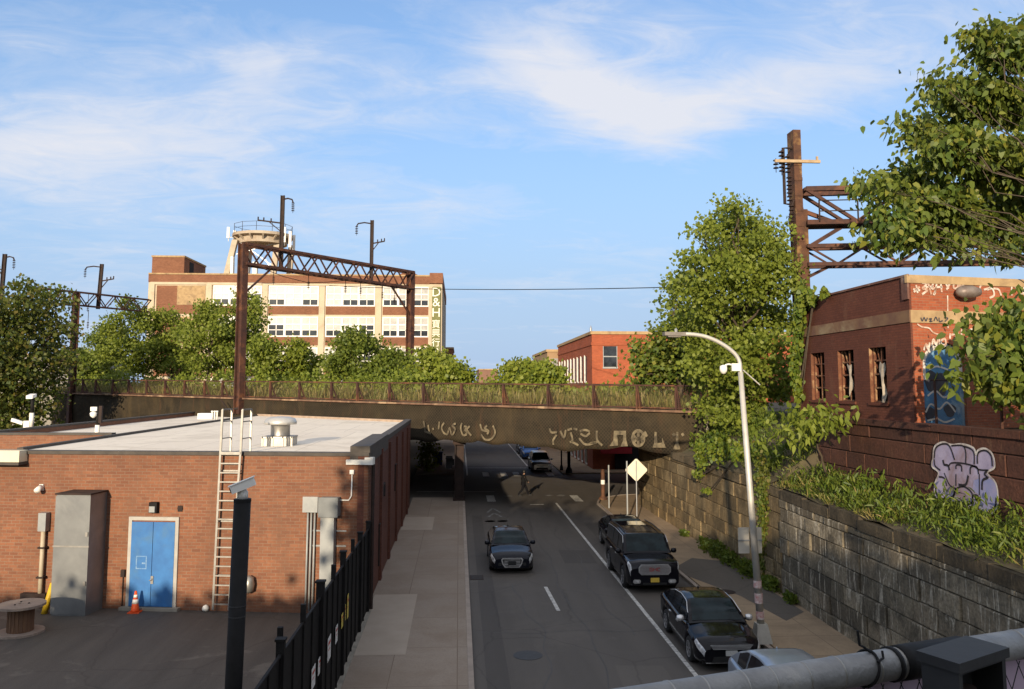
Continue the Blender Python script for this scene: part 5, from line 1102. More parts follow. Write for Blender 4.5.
c, u_, z_ = camwall(251, 583, 'wall_light', 'silver bulging wall light low on the bricks right of the ladder', 'lamp'); MB().lathe([(.02, -.3), (.16, -.22), (.20, 0), (.16, .22), (.02, .3)], tuple(fw(u_, .2, z_)), 14).build('shade', ALU, c, True); MB().obox(fw(u_-.06, 0, z_-.1), WD*.12, WN*.15, Z*.2).build('bracket', ALU, c)
# electrical boxes and conduits
u0, z1 = fpu(303.5, 497.5, .25); u1, z0 = fpu(317, 512.5, .25); eb = thing('junction_box', 'small grey square electrical box with thin conduits on the brick wall', 'electrical box', tuple(fw(u0, 0, z0))); mb = MB(); mb.obox(fw(u1, 0, z0), WD*(u0-u1), WN*.25, Z*(z1-z0)); mb.build('box', GREYP, eb); mb = MB(); mb.obox(fw(u1-.02, .25, z0-.0), WD*(u0-u1+.04), WN*.02, Z*(z1-z0+.03)); mb.build('lid', GREYP, eb)
for q in (.25, .5, .75): uu = u1+(u0-u1)*q; MB().tube([fw(uu, .1, z0), fw(uu+.02, .1, .1)], .035, 7).build('conduit', GREYP, eb, True)
u0, z1 = fpu(319, 498, .4); u1, z0 = fpu(337, 517, .4); eb = thing('junction_box', 'larger grey electrical box above a wide square duct on the brick wall', 'electrical box', tuple(fw(u0, 0, z0))); DG = pm('slate_grey_paint', (.17, .18, .18), (.14, .15, .15), 3, .5); mb = MB(); mb.obox(fw(u1, 0, z0), WD*(u0-u1), WN*.4, Z*(z1-z0)); mb.build('box', DG, eb); mb = MB(); mb.obox(fw(u1-.02, .4, z0-.02), WD*(u0-u1+.04), WN*.02, Z*(z1-z0+.04)); mb.build('lid', DG, eb)
ud0, ud1 = fpu(320.5, 520, .28)[0], fpu(334, 520, .28)[0]; mb = MB(); mb.obox(fw(ud1, .03, .6), WD*(ud0-ud1), WN*.26, Z*(z0-.6)); mb.build('duct', GREYP, eb); mb = MB(); mb.obox(fw(ud1-.35, .0, 2.7), WD*(ud0-ud1+.7), WN*.02, Z*.05); mb.obox(fw(ud1-.35, .0, 2.2), WD*(ud0-ud1+.7), WN*.02, Z*.05); mb.build('strap', GREYP, eb)
u0, z1 = fpu(352.5, 473); u1, z0 = fpu(338, 500); cd = thing('conduit', 'thin white conduit with a little box at its top near the building corner', 'conduit', tuple(fw(u0, 0, z0))); mb = MB(); mb.tube([fw(u1+.0, .05, z0), fw(u0+.1, .05, z0), fw(u0+.01, .05, z0+.15), fw(u0, .05, z1)], .025, 7); mb.build('pipe', WHITE, cd, True); mb = MB(); mb.obox(fw(u0-.07, 0, z1-.03), WD*.14, WN*.1, Z*.14); mb.build('box', WHITE, cd)
MB().lathe([(.02, 0), (.10, .03), (.12, .10), (.09, .18), (.02, .22)], tuple(atZ(205.5, 611.5, 0)), 12).build('plastic_jug', WHITE, None, True, 'small white plastic jug on the ground left of the ladder foot', None, 'jug')
# roof fan and fixtures
rp = atZ(277.5, 446, ZR); rf = thing('roof_fan', 'mushroom shaped metal exhaust fan on the white roof', 'exhaust fan', (rp.x, rp.y, ZR)); sc = rp.y/830
MB().box(rp.x-14.5*sc, rp.x+14*sc, rp.y-.1, rp.y+1.0, ZR, ZR+.33).build('curb', pm('curb_metal', (.5, .47, .40), (.38, .35, .30), 3, .5, .4), rf)
mb = MB(); ry = rp.y+.45
for dx in (-14.6, -5, 5, 13.6): mb.box(rp.x+dx*sc, rp.x+(dx+1.2)*sc, rp.y-.14, rp.y-.10, ZR, ZR+.36)
mb.box(rp.x-15*sc, rp.x+14.5*sc, rp.y-.14, rp.y+1.04, ZR+.30, ZR+.36); mb.build('bracket', ALU, rf)
MB().lathe([(9.5*sc, .36), (9.3*sc, .40), (9.3*sc, .80), (9.6*sc, .82)], (rp.x, ry, ZR), 24).build('drum', ALU, rf, True); MB().lathe([(8*sc, .80), (15.6*sc, .81), (15.8*sc, .90), (14*sc, 1.03), (9*sc, 1.10), (1*sc, 1.12)], (rp.x, ry, ZR), 28).build('hood', pm('pale_metal', (.6, .58, .53), (.5, .48, .44), 2, .4, .5), rf, True)
for k, px in enumerate((212, 214.6, 217)):
    p = atZ(px, 419.5, ZR); MB().tube([p, p+Z*.55], .05, 8).tube([p+Z*.5, p+Z*.6], .08, 8).build('vent_pipe', WHITE, None, True, 'slim white vent pipe, one of three standing together on the roof behind the ladder', None, 'vent pipe', 'vent pipes in a row on the roof')
p = atZ(206, 419, ZR); MB().box(p.x-.5, p.x+.5, p.y-.3, p.y+.5, ZR, ZR+.4).build('roof_hatch', WHITE, None, False, 'low pale roof hatch left of the three slim vent pipes', None, 'hatch')
def roofpole(px, yb_, yt, zb_, name, label):
    p = atZ(px, yb_, zb_); zt1 = H+(386-yt)/830*p.y; o = thing(name, label, 'security camera', tuple(p)); MB().tube([p, Vector((p.x, p.y, zt1-.9))], .12, 8).build('base_post', WHITE, o, True); MB().tube([(p.x, p.y, zt1-.9), (p.x, p.y, zt1)], .09, 8).build('pole', BLACKM, o, True); return o, Vector((p.x, p.y, zt1))
o, q = roofpole(97, 436, 406, 5.12, 'pole_camera', 'white camera cluster on a short pole on the left roof wing'); q = q-Z*.3
MB().lathe([(.04, -.32), (.15, -.22), (.17, -.08), (.07, 0)], (q.x-.16, q.y-.15, q.z+.08), 12).build('camera_dome', WHITE, o, True); MB().obox((q.x-.3, q.y-.2, q.z+.10), (.30, 0, 0), (0, .2, 0), (0, 0, .2)).build('camera_head', WHITE, o); MB().box(q.x+.06, q.x+.2, q.y-.08, q.y+.08, q.z-.5, q.z+.35).build('pole_box', DARKRUST, o)
o, q = roofpole(31, 428, 396, 5.3, 'pole_camera', 'pair of white cameras on a dark pole beneath the large left tree')
mb = MB(); mb.obox(q+Vector((-.16, -.4, -.12)), (.34, 0, 0), (0, .45, .1), (0, 0, .17)); mb.build('camera_head', WHITE, o); mb = MB(); mb.obox(q+Vector((-1.0, -.2, -1.35)), (.6, 0, -.2), (0, .2, 0), (.04, 0, .17)); mb.obox(q+Vector((-.35, -.15, -1.75)), (.32, 0, 0), (0, .15, 0), (0, 0, .42)); mb.build('camera_head', WHITE, o); MB().beam(q-Z*1.6, q+Vector((-1, 0, -1.35)), .08).build('arm', WHITE, o)
# ------------------------------------------------------------------ fence along the pavement
FX = -3.0; fe = thing('security_fence', 'tall black sheet steel fence with paper notices between yard and pavement', 'fence', (FX, 20, 0))
ztf = lambda y: 2.80+.016*(30.5-y); posts = [11.2, 14.9, 19.0, 22.6, 26.4, 28.7]
for i in range(len(posts)-1):
    a, b_ = posts[i]+.08, posts[i+1]-.08; mb = MB(); n_ = int((b_-a)/.85)
    mb.add([(FX-.012, a, .16), (FX-.012, b_, .16), (FX-.012, b_, ztf(b_)), (FX-.012, a, ztf(a))], [(0, 1, 2, 3)])
    for k in range(n_+1): y = a+(b_-a)*k/n_; mb.box(FX-.03, FX+.02, y-.02, y+.02, .14, ztf(y)+.01)
    for z_ in (.3, 1.5, ztf(a)-.12): mb.beam((FX-.06, a, z_), (FX-.06, b_, z_+(ztf(b_)-ztf(a) if z_ > 2 else 0)), .05)
    mb.beam((FX, a, ztf(a)), (FX, b_, ztf(b_)), .05, .04); mb.build('panel', BLACKM, fe)
for k, y in enumerate(posts):
    mb = MB(); w_ = .07 if k != 2 else .085; h_ = ztf(y)+(.32 if k in (2, 3) else .22); mb.box(FX-w_-.01, FX+w_-.01, y-w_, y+w_, .05, h_); mb.box(FX-w_-.03, FX+w_+.01, y-w_-.02, y+w_+.02, h_, h_+.04); mb.build('post', BLACKM, fe)
for y in (16.9, 20.8, 24.5): MB().box(FX-.05, FX+.05, y-.04, y+.04, ztf(y), ztf(y)+.35).build('picket', BLACKM, fe)
PAPER = pm('paper', (.72, .70, .66), (.6, .58, .55), 6, .8); YPAPER = pm('yellow_paper', (.62, .5, .10), (.55, .42, .08), 6, .8)
for px, py, w_, h_, mt in ((313.6, 677, .42, .42, PAPER), (320.8, 663, .65, .34, PAPER), (329.4, 648, .46, .52, PAPER), (336.7, 634, .34, .40, PAPER), (342.4, 620.5, .30, .34, YPAPER), (345.2, 613, .22, .40, YPAPER), (348, 606, .26, .62, YPAPER)):
    p = atX(px, py, FX+.03); n_ = MB().box(FX+.022, FX+.030, p.y-w_/2, p.y+w_/2, p.z-h_/2, p.z+h_/2).build('notice', mt, fe)
    mb = MB(); mb.box(FX+.0305, FX+.032, p.y-w_*.35, p.y+w_*.35, p.z+h_*.18, p.z+h_*.32); mb.box(FX+.0305, FX+.032, p.y-w_*.35, p.y+w_*.2, p.z-h_*.05, p.z+h_*.0); mb.build('print', pm('red_print', (.5, .06, .04), None, 4, .7) if 'red_print' not in bpy.data.materials else bpy.data.materials['red_print'], n_)
mb = MB(); mb.prism([(FX-.12, 11), (FX+.12, 11), (FX+.12, 28.8), (FX-.12, 28.8)], 0, .15); mb.build('footing', CONC, fe)
p = atY(280, 640, 17); MB().box(p.x-.05, p.x+.05, 16.95, 17.05, 0, atY(280, 627, 17).z).build('bollard_stake', BLACKM, None, False, 'thin black stake standing in the yard just inside the fence', None, 'stake')
# black camera post
PY = 13.6; cpx = atY(242.5, 500, PY); zt1 = cpx.z; cp = thing('camera_post', 'thick black round post carrying a white camera, in front of the brick building', 'camera post', (cpx.x-.08, PY, 0))
r_ = 8.0*PY/830; MB().tube([(cpx.x-.10, PY, 0), (cpx.x, PY, zt1)], r_, 20).build('post', BLACKPL, cp, True); mb = MB()
for py_ in (605.5, 616): q = atY(240, py_, PY); mb.lathe([(r_*1.02, -.012), (r_*1.04, 0), (r_*1.02, .012)], (cpx.x-.10*(1-q.z/zt1), PY, q.z), 20)
mb.build('strap', CHAR, cp); MB().lathe([(r_*1.02, -.03), (r_*1.03, .02), (0, .03)], (cpx.x, PY, zt1), 20).build('post_cap', BLACKPL, cp)
cm_ = thing('security_camera', 'white bullet camera tilted on top of the thick black post', 'camera', (cpx.x, PY, zt1)); MB().lathe([(.085, 0), (.085, .10), (.05, .16), (.03, .2)], (cpx.x, PY, zt1+.02), 14).build('mount', WHITE, cm_, True)
mb = MB(); a = Vector((cpx.x-.15, PY-.10, zt1+.165)); d = Vector((.34, .05, .135)); sd = Vector((-.05, .34, 0)).normalized(); upv = d.normalized().cross(sd)
mb.obox(a-sd*.075-upv*.06, d, sd*.15, upv*.12); mb.build('body', WHITE, cm_); mb = MB(); mb.obox(a-sd*.09+upv*.065-d*.06, d*1.12, sd*.18, upv*.012); mb.build('sunshade', WHITE, cm_); mb = MB(); mb.tube([a+Z*.0, a-d.normalized()*.02], .045, 10); mb.build('lens', BLACKM, cm_)
wire('loose_cable', 'thin pale cable looping beside the foot of the black camera post', atY(228, 689, PY), atY(236, 655, PY), .05, .006, STEEL)
# ------------------------------------------------------------------ street lamp
lb = atZ(762, 642, KH); lm = thing('street_lamp', 'tall galvanised street lamp with a curved arm over the parked cars', 'street lamp', tuple(lb))
LP = pm('pale_galvanised', (.56, .53, .47), (.46, .44, .39), 4, .5, .35, .08); LY = lb.y; lt = atY(740.5, 372, LY); az_ = lambda px, py: atY(px, py, LY)
MB().add([(lb.x+a*.24, LY+b_*.24, KH) for a, b_ in ((-1, -1), (1, -1), (1, 1), (-1, 1))]+[(lb.x-.02+a*.15, LY+b_*.15, .66) for a, b_ in ((-1, -1), (1, -1), (1, 1), (-1, 1))], [(3, 2, 1, 0), (4, 5, 6, 7), (0, 1, 5, 4), (1, 2, 6, 5), (2, 3, 7, 6), (3, 0, 4, 7)]).build('base', LP, lm)
MB().tube([(lb.x-.02, LY, .62), tuple(lt)], [.11, .075], 14).build('pole', LP, lm, True)
arm = smooth_curve([lt-Z*.1, az_(739.5, 362), az_(734, 353), az_(722, 344), az_(708, 337.5), az_(696, 334.8), az_(683, 334)], 5); MB().tube(arm, .062, 10).build('arm', LP, lm, True)
STK = pm('peeling_stickers', (.62, .52, .48), (.5, .22, .2), 9, .7, c3=(.7, .68, .64)); q = az_(683, 334.5); e = az_(662, 334); mb = MB(); d = e-q; mb.obox(q+Vector((.05, -.16, -.05)), d, (0, .32, 0), (0, 0, .11)); mb.obox(q+d*.15+Vector((0, -.12, -.09)), d*.6, (0, .24, 0), (0, 0, .04)); mb.build('luminaire', pm('brown_grey_head', (.16, .14, .12), (.2, .18, .16), 4, .5, .3), lm); MB().lathe([(.04, 0), (.05, .12), (.01, .16)], tuple(az_(676, 333.5)), 8).build('photocell', GREYP, lm)
q = atY(743, 370, LY); mb = MB(); mb.tube([(q.x, LY, q.z), tuple(az_(760, 385)-Z*.0)], .02, 6); mb.build('stay_rod', LP, lm)
mb = MB(); 
for py_, h_, w__ in ((584, .20, .5), (598, .28, .55), (615, .22, .5), (628, .12, .5)):
    q = atY(756.5, py_, LY); t_ = q.z/lt.z; MB().lathe([(.1235-.035*t_, -h_/2), (.1235-.035*(t_+.02), h_/2)], (lb.x-.02+(lt.x-lb.x+.02)*(q.z-.62)/(lt.z-.62), LY, q.z), 14).build('sticker', STK, lm)
c = thing('security_camera', 'white dome camera on a swan neck below the arm of the street lamp', 'camera', tuple(az_(738, 368))); mb = MB(); mb.box(az_(731, 368).x, az_(739.5, 368).x, LY-.12, LY-.02, az_(738, 371).z, az_(738, 363.5).z); mb.build('housing', WHITE, c); MB().tube(smooth_curve([az_(732, 365), az_(728.5, 364.2), az_(725, 365.5), az_(723.5, 368)], 4), .025, 7).build('neck', WHITE, c, True); MB().lathe([(.02, .17), (.10, .14), (.115, .05), (.105, -.02), (.06, -.09), (.0, -.11)], tuple(az_(723.5, 370.5)), 14).build('dome', WHITE, c, True)
sy = LY-.14; a, b_ = atY(741, 529, sy), atY(765.5, 555, sy); SBACK = pm('sign_back', (.60, .55, .46), (.52, .48, .41), 3, .5, .3)
for x0, x1, lab in ((a.x, (a.x+b_.x)/2-.02, 'pale sign back bolted to the street lamp, left of its pair'), ((a.x+b_.x)/2+.02, b_.x, 'pale sign back bolted to the street lamp, right of its pair')):
    sg = thing('traffic_sign', lab, 'sign', ((x0+x1)/2, LY, b_.z)); o_ = LY+.135; MB().box(x0, x1, o_, o_+.006, b_.z, a.z).build('plate', SBACK, sg); MB().box(x0+.0, x1-.0, o_-.03, o_-.001, (a.z+b_.z)/2-.02, (a.z+b_.z)/2+.02).build('bracket', STEEL, sg)
# signs and posts on the far pavement
ps = atZ(637, 521, KH); zc_ = atY(636.5, 470, ps.y).z; sg = thing('traffic_sign', 'pale back of a diamond sign on a thin post before the sunlit wall', 'sign', tuple(ps)); hd = 11.3*ps.y/830
MB().tube([(ps.x, ps.y, KH), (ps.x, ps.y, zc_+hd*.8)], .035, 8).build('post', STEEL, sg); xc = atY(636.5, 470, ps.y).x
MB().slab((xc, ps.y+.05, zc_), (1, 0, 0), (0, 0, 1), [(hd*.96, -.05), (hd*.96, .05), (.05, hd*.96), (-.05, hd*.96), (-hd*.96, .05), (-hd*.96, -.05), (-.05, -hd*.96), (.05, -hd*.96)], .008).build('plate', pm('sign_back_lit', (.72, .66, .50), (.64, .58, .45), 3, .45, .2), sg)
p = atZ(627.5, 521, KH); zt1 = atY(625.5, 461, p.y).z; MB().box(p.x-.035, p.x+.035, p.y-.03, p.y+.03, KH, zt1).build('sign_post', GREYP, None, False, 'bare square metal post just left of the diamond sign', None, 'post')
p = atZ(609, 508, KH); zt1 = atY(608, 465, p.y).z; MB().box(p.x-.035, p.x+.035, p.y-.03, p.y+.03, KH, zt1).build('sign_post', GREYP, None, False, 'bare pale metal post beside the rust coloured bollard at the corner', None, 'post')
p = atZ(603, 499.5, KH); zt1 = atY(603, 469, p.y).z; rp_ = thing('corner_bollard', 'rust coloured iron bollard with a flared foot and pale band at the corner', 'bollard', tuple(p)); MB().lathe([(.30, 0), (.28, .1), (.16, .22), (.13, .3), (.13, 1.75), (.10, zt1-KH-.02), (.02, zt1-KH)], (p.x, p.y, KH), 14).build('post', RUSTO, rp_, True); MB().lathe([(.136, 1.0), (.136, 1.28)], (p.x, p.y, KH), 14).build('band', WHITE, rp_)
# ------------------------------------------------------------------ cars
def paint(name, col, rough=.22, metal=.0):
    m, t, b = nt(name); b.inputs['Roughness'].default_value = rough; b.inputs['Metallic'].default_value = metal; b.inputs['Specular IOR Level'].default_value = .2; b.inputs['Coat Weight'].default_value = .08; b.inputs['Coat Roughness'].default_value = .04
    c = mix(t, ramp(t, noise(t, objco(t), 1.8, 5), [(.4, 0), (.7, .35)]), col, tuple(x*1.6+.008 for x in col)); t.links.new(c, b.inputs['Base Color']); return m
TYRE = pm('tyre_rubber', (.016, .016, .016), (.026, .025, .024), 8, .85, 0, .2); RIM = pm('alloy_rim', (.42, .42, .43), (.34, .34, .35), 4, .35, .8, 0); RIMD = pm('dark_rim', (.06, .06, .065), (.09, .09, .095), 4, .4, .6, 0)
CHROME = pm('chrome_trim', (.70, .69, .68), (.58, .57, .56), 5, .25, .55, 0); LAMPG = pm('headlight_glass', (.78, .77, .74), (.30, .30, .31), 9, .1, .1, 0, spec=.8); TAIL = pm('tail_light_red', (.35, .015, .015), (.22, .01, .01), 5, .2, 0, 0, spec=.7)
TRIM = pm('black_trim', (.012, .012, .012), (.02, .02, .02), 6, .55, 0, 0); WSH = glassmat('windscreen_glass', (.018, .030, .033), .04, .16); PLATEW = pm('number_plate', (.55, .55, .52), (.45, .45, .44), 30, .5); PLATEY = pm('yellow_number_plate', (.75, .52, .08), (.62, .42, .06), 25, .5)
def interp(tab, t):
    for (a, va), (b_, vb) in zip(tab[:-1], tab[1:]):
        if t <= b_: q = (t-a)/(b_-a); q = q*q*(3-2*q)*.5+q*.5; return va+(vb-va)*q
    return tab[-1][1]
def car(name, label, cat, loc, rz, sp, group=None):
    L, W, HH = sp['L'], sp['W'], sp['H']; wr = sp.get('wr', .33); root = thing(name, label, cat, (0, 0, 0), 0, group); pt_ = sp['paint']
    yf = -L/2+sp['fo']; yr = yf+sp['wb']; prof = sp['prof']; cl = sp.get('clear', .20); t0, t1, t2, t3 = sp['gh']
    fn, rn = sp.get('nose', .80), sp.get('tail', .84)
    def hw(t):
        k = 1.0
        if t < .11: k = fn+(1-fn)*(1-(1-t/.11)**2.2)
        if t > .90: k = rn+(1-rn)*(1-((t-.90)/.10)**2.2)
        return W/2*k*(1-.018*abs(2*t-1))
    def yy(t): return -L/2+t*L
    def zb(t):
        y = yy(t); z = cl+(.05 if t < .03 or t > .97 else 0)
        for yw in (yf, yr):
            R_ = wr+.065
            if abs(y-yw) < R_: z = max(z, math.sqrt(R_*R_-(y-yw)**2)+wr*.98)
        return z
    def sec(t):
        h, zt, b_ = hw(t), interp(prof, t), zb(t); s = zt-.03; b_ = min(b_, s-.16)
        return [(h*.92, b_), (h*.985, b_+.07), (h, b_+.42*(s-b_)), (h*.992, s-.13), (h*.965, s-.045), (h*.90, s+.005), (h*.52, zt+.028), (0, zt+.042)]
    ts = sorted(set([0, .004, .012, .025, .045]+[i/72 for i in range(3, 70)]+[.955, .975, .988, .996, 1]))
    mb = MB(); rows = []
    for t in ts:
        s = sec(t); rows.append([(x, yy(t), z) for x, z in s]+[(-x, yy(t), z) for x, z in reversed(s[:-1])])
    mb.grid(rows)
    for k, rw_ in ((0, rows[0]), (1, rows[-1])):
        b0 = len(mb.v); mb.v += rw_; q = tuple(b0+i for i in range(len(rw_))); mb.f.append(q if k else q[::-1])
    body = mb.build('body', pt_, root, True)
    mb = MB(); mb.box(-W*.40, W*.40, -L*.47, L*.47, cl-.02, min(.62, HH*.4)); mb.build('underbody', TRIM, root)
    # cabin
    zrt = [(t0, interp(prof, t0)+.02), (t0+(t1-t0)*.5, interp(prof, t0)*.46+HH*.53), (t1, HH-.045), ((t1+t2)/2, HH), (t2, HH-.05), (t2+(t3-t2)*.5, HH*.56+interp(prof, t3)*.44), (t3, interp(prof, t3)+.02)]
    if sp.get('boxy'): zrt[5] = (t2+(t3-t2)*.6, HH*.62+interp(prof, t3)*.38)
    def zr(t): return interp(zrt, t)
    def side(t, f):
        zl = interp(prof, t)-.01; z = zl+(zr(t)-zl)*f; h = max(0, (z-zl)/(HH-zl)); xb = hw(t)*.905; return xb+(W/2*sp.get('roofw', .70)-xb)*h**1.2, z
    ct = [t0+(t3-t0)*i/44 for i in range(45)]; mb = MB(); rows = []
    for t in ct:
        hs = [(*side(t, f),) for f in (0, .15, .5, .8, .93)]; xt, zt = side(t, .93); top = zr(t)
        hs += [(xt-.035, top-.004), (xt*.62, top+.014), (0, top+.022)]; rows.append([(x, yy(t), z) for x, z in hs]+[(-x, yy(t), z) for x, z in reversed(hs[:-1])])
    mb.grid(rows); mb.build('roof', pt_, root, True)
    def toppatch(nm, ta, tb, mat, sgn, u=.90):
        P = []
        for i in range(9):
            t = ta+(tb-ta)*i/8; xt, _ = side(t, .93); P.append([((xt-.03)*q*u/1.0, yy(t)-.004*sgn, zr(t)+.014+.012*(1-q*q)) for q in (-1, -.6, -.2, .2, .6, 1)])
        m_ = MB(); m_.grid(P); return m_.build(nm, mat, root, True)
    d1, d3 = t1-t0, t3-t2
    toppatch('windscreen', t0+d1*.10, t1-d1*.02, WSH, 1); toppatch('rear_window', t2+d3*.08, t3-d3*.15, GLASSD, -1)
    if sp.get('sunroof'): toppatch('sunroof', t1+(t2-t1)*.12, t1+(t2-t1)*.55, GLASSD, 0, .62)
    cuts = sp['win']
    for sd in (1, -1):
        for a, b_ in cuts:
            P = []
            for i in range(9):
                t = a+(b_-a)*i/8; P.append([(sd*(side(t, f)[0]+.008), yy(t), side(t, f)[1]) for f in (.10, .3, .5, .7, .88)])
            m_ = MB(); m_.grid(P if sd < 0 else [r_[::-1] for r_ in P]); m_.build('side_window', GLASSD, root, True)
        if sp.get('chromeline'):
            m_ = MB(); m_.tube([(sd*(side(t, .91)[0]+.006), yy(t), side(t, .91)[1]) for t in [cuts[0][0]+(cuts[-1][1]-cuts[0][0])*i/16 for i in range(17)]], .013, 5); m_.build('window_trim', CHROME, root)
        # doors, handles, mirrors
        m_ = MB(); hd = MB()
        for t in sp['seams']:
            s = sec(t); m_.add([(sd*(x+.004), yy(t)+e, z) for e in (-.007, .007) for x, z in s[1:6]], [(i, i+1, i+6, i+5) for i in range(4)])
        m_.build('door_seam', TRIM, root)
        for t in sp['seams'][1:]:
            s = sec(t-.035); x, z = s[3]; hd = MB(); hd.box(min(sd*x, sd*(x+.035)), max(sd*x, sd*(x+.035)), yy(t)-.26, yy(t)-.08, z-.015, z+.02); hd.build('door_handle', CHROME if sp.get('chromeline') else pt_, root)
        tm = t0+d1*.42; x, z = hw(tm)*.93, interp(prof, t0)+.07; m_ = MB(); m_.lathe([(.02, -.11), (.075, -.09), (.095, 0), (.085, .08), (.02, .11)], (sd*(x+.14), yy(tm), z), 10, 'x'); mi = m_.build('mirror', sp.get('mirror', pt_), root, True); MB().beam((sd*(x-.02), yy(tm)+.02, z-.05), (sd*(x+.08), yy(tm)+.02, z-.02), .05).build('mirror_arm', TRIM, mi)
        # lamps
        def bpatch(nm, ta, tb, va, vb, mat, off=.007, sgn=-1):
            P = []
            for i in range(7):
                t = ta+(tb-ta)*i/6; s = sec(t); row = []
                lo = va if not isinstance(va, tuple) else va[0]+(va[1]-va[0])*i/6; hi = vb if not isinstance(vb, tuple) else vb[0]+(vb[1]-vb[0])*i/6
                for j in range(5):
                    v = lo+(hi-lo)*j/4; k = min(6, int(v)); f = v-k; x = s[k][0]+(s[k+1][0]-s[k][0])*f; z = s[k][1]+(s[k+1][1]-s[k][1])*f; row.append((sd*(x+off), yy(t)+off*sgn, z+off*.5))
                P.append(row)
            m_ = MB(); m_.grid(P if sd < 0 else [r_[::-1] for r_ in P]); return m_.build(nm, mat, root, True)
        bpatch('headlight', .001, sp.get('hl', .085), (2.3, 3.3), (4.3, 4.7), LAMPG); bpatch('tail_light', .999, .955, (2.6, 3.0), (4.2, 4.4), TAIL, .008, 1)
    # wheels
    w0 = None
    for yw in (yf, yr):
        for sd in (1, -1):
            cx_ = sd*(W/2-.115); m_ = MB(); m_.lathe([(wr*.62, -.11), (wr*.9, -.115), (wr, -.085), (wr, .085), (wr*.9, .115), (wr*.62, .11)], (cx_, yw, wr), 26, 'x'); wh = m_.build('wheel', TYRE, root, True)
            m_ = MB(); xo = sd*.098
            m_.lathe([(wr*.66, 0), (wr*.66, .02), (wr*.58, .02), (wr*.57, 0)] if sd > 0 else [(wr*.57, 0), (wr*.58, -.02), (wr*.66, -.02), (wr*.66, 0)], (cx_+xo, yw, wr), 22, 'x')
            for k in range(sp.get('spokes', 7)):
                a = 2*math.pi*k/sp.get('spokes', 7); m_.beam((cx_+xo+sd*.004, yw, wr), (cx_+xo+sd*.004, yw+math.cos(a)*wr*.6, wr+math.sin(a)*wr*.6), .055, .02, (1, 0, 0))
            m_.lathe([(.0, -.01), (.06, -.01), (.06, .012), (0, .012)], (cx_+xo, yw, wr), 10, 'x'); m_.build('rim', sp.get('rim', RIM), wh)
    # front
    yF = -L/2; kind = sp['front']; zf = interp(prof, 0)
    def slabf(nm, pts, mat, off=.008, t_=.012, par=None): return MB().slab((0, yF-off, 0), (1, 0, 0), (0, 0, 1), pts, t_).build(nm, mat, par or root)
    def rr_(x0, x1, z0, z1, c): return [(x0+c, z0), (x1-c, z0), (x1, z0+c), (x1, z1-c), (x1-c, z1), (x0+c, z1), (x0, z1-c), (x0, z0+c)]
    if kind == 'hex':
        go_ = [(-.30, .26), (.30, .26), (.40, .40), (.45, .58), (.38, .64), (-.38, .64), (-.45, .58), (-.40, .40)]; slabf('grille', go_, CHROME); gi = [(a*.88, .45+(b_-.45)*.84) for a, b_ in go_]; gr_ = slabf('grille_mesh', gi, TRIM, .024)
        m_ = MB()
        for k in range(5): z = .32+k*.06; m_.box(-.33, .33, yF-.042, yF-.037, z, z+.022)
        m_.build('grille_bars', CHROME, gr_); slabf('number_plate', rr_(-.16, .16, .37, .52, .01), TRIM, .046)
        for sx_ in (-1, 1): slabf('fog_light', [(sx_*.50+a, b_) for a, b_ in rr_(-.07, .07, .33, .45, .03)], TRIM, .004)
    if kind == 'suv':
        slabf('grille', rr_(-.60, .60, .66, 1.04, .10), CHROME); gi = slabf('grille_mesh', rr_(-.55, .55, .69, 1.01, .08), pm('grille_grey', (.26, .24, .235), (.17, .16, .16), 30, .35, .3), .022); m_ = MB()
        for k in range(6): z = .71+k*.05; m_.box(-.53, .53, yF-.042, yF-.037, z, z+.018)
        m_.build('grille_bars', CHROME, gi); RED = pm('red_badge', (.40, .03, .03), None, 4, .4)
        m_ = MB()
        for pts in ([(-.10, .915), (-.19, .915), (-.19, .81), (-.10, .81), (-.10, .86), (-.14, .86)], [(-.06, .81), (-.06, .915), (0, .85), (.06, .915), (.06, .81)], [(.19, .915), (.10, .915), (.10, .81), (.19, .81)]): m_.ribbon((0, yF-.045, 0), (1, 0, 0), (0, 0, 1), pts, .03, .004)
        m_.build('badge', RED, gi); slabf('number_plate', rr_(-.16, .16, .40, .56, .01), PLATEY, .02); slabf('lower_intake', rr_(-.45, .45, .30, .38, .02), TRIM)
        for sx_ in (-1, 1): fg = slabf('fog_light', [(sx_*.66+a, b_) for a, b_ in rr_(-.15, .13, .36, .50, .04)], CHROME, .006); slabf('fog_lens', [(sx_*.66+a, b_) for a, b_ in rr_(-.10, .09, .39, .47, .03)], LAMPG, .022, .01, fg)
    if kind == 'bars':
        gi = slabf('grille', [(-.48, .58), (.48, .58), (.58, .71), (-.58, .71)], TRIM); m_ = MB()
        for z in (.59, .625, .66, .69): m_.box(-.5-(z-.58)*.6, .5+(z-.58)*.6, yF-.03, yF-.0205, z, z+.017)
        m_.build('grille_bars', CHROME, gi); slabf('lower_intake', [(-.55, .25), (.55, .25), (.48, .40), (-.48, .40)], TRIM); slabf('number_plate', rr_(-.16, .16, .42, .56, .01), PLATEW, .012)
        m_ = MB(); m_.box(-.70, .70, yF-.012, yF-.002, .235, .252); m_.build('lip_trim', CHROME, root)
    slab_r = MB().slab((0, L/2+.004, 0), (-1, 0, 0), (0, 0, 1), rr_(-.16, .16, .62, .77, .01), .01); slab_r.build('number_plate', PLATEW, root)
    if sp.get('rails'):
        for sd in (1, -1): m_ = MB(); m_.tube([(sd*(W/2*sp.get('roofw', .7)-.10), yy(t), zr(t)+.06) for t in [t1+.05+(t2-t1-.06)*i/6 for i in range(7)]], .022, 6); m_.build('roof_rail', TRIM, root)
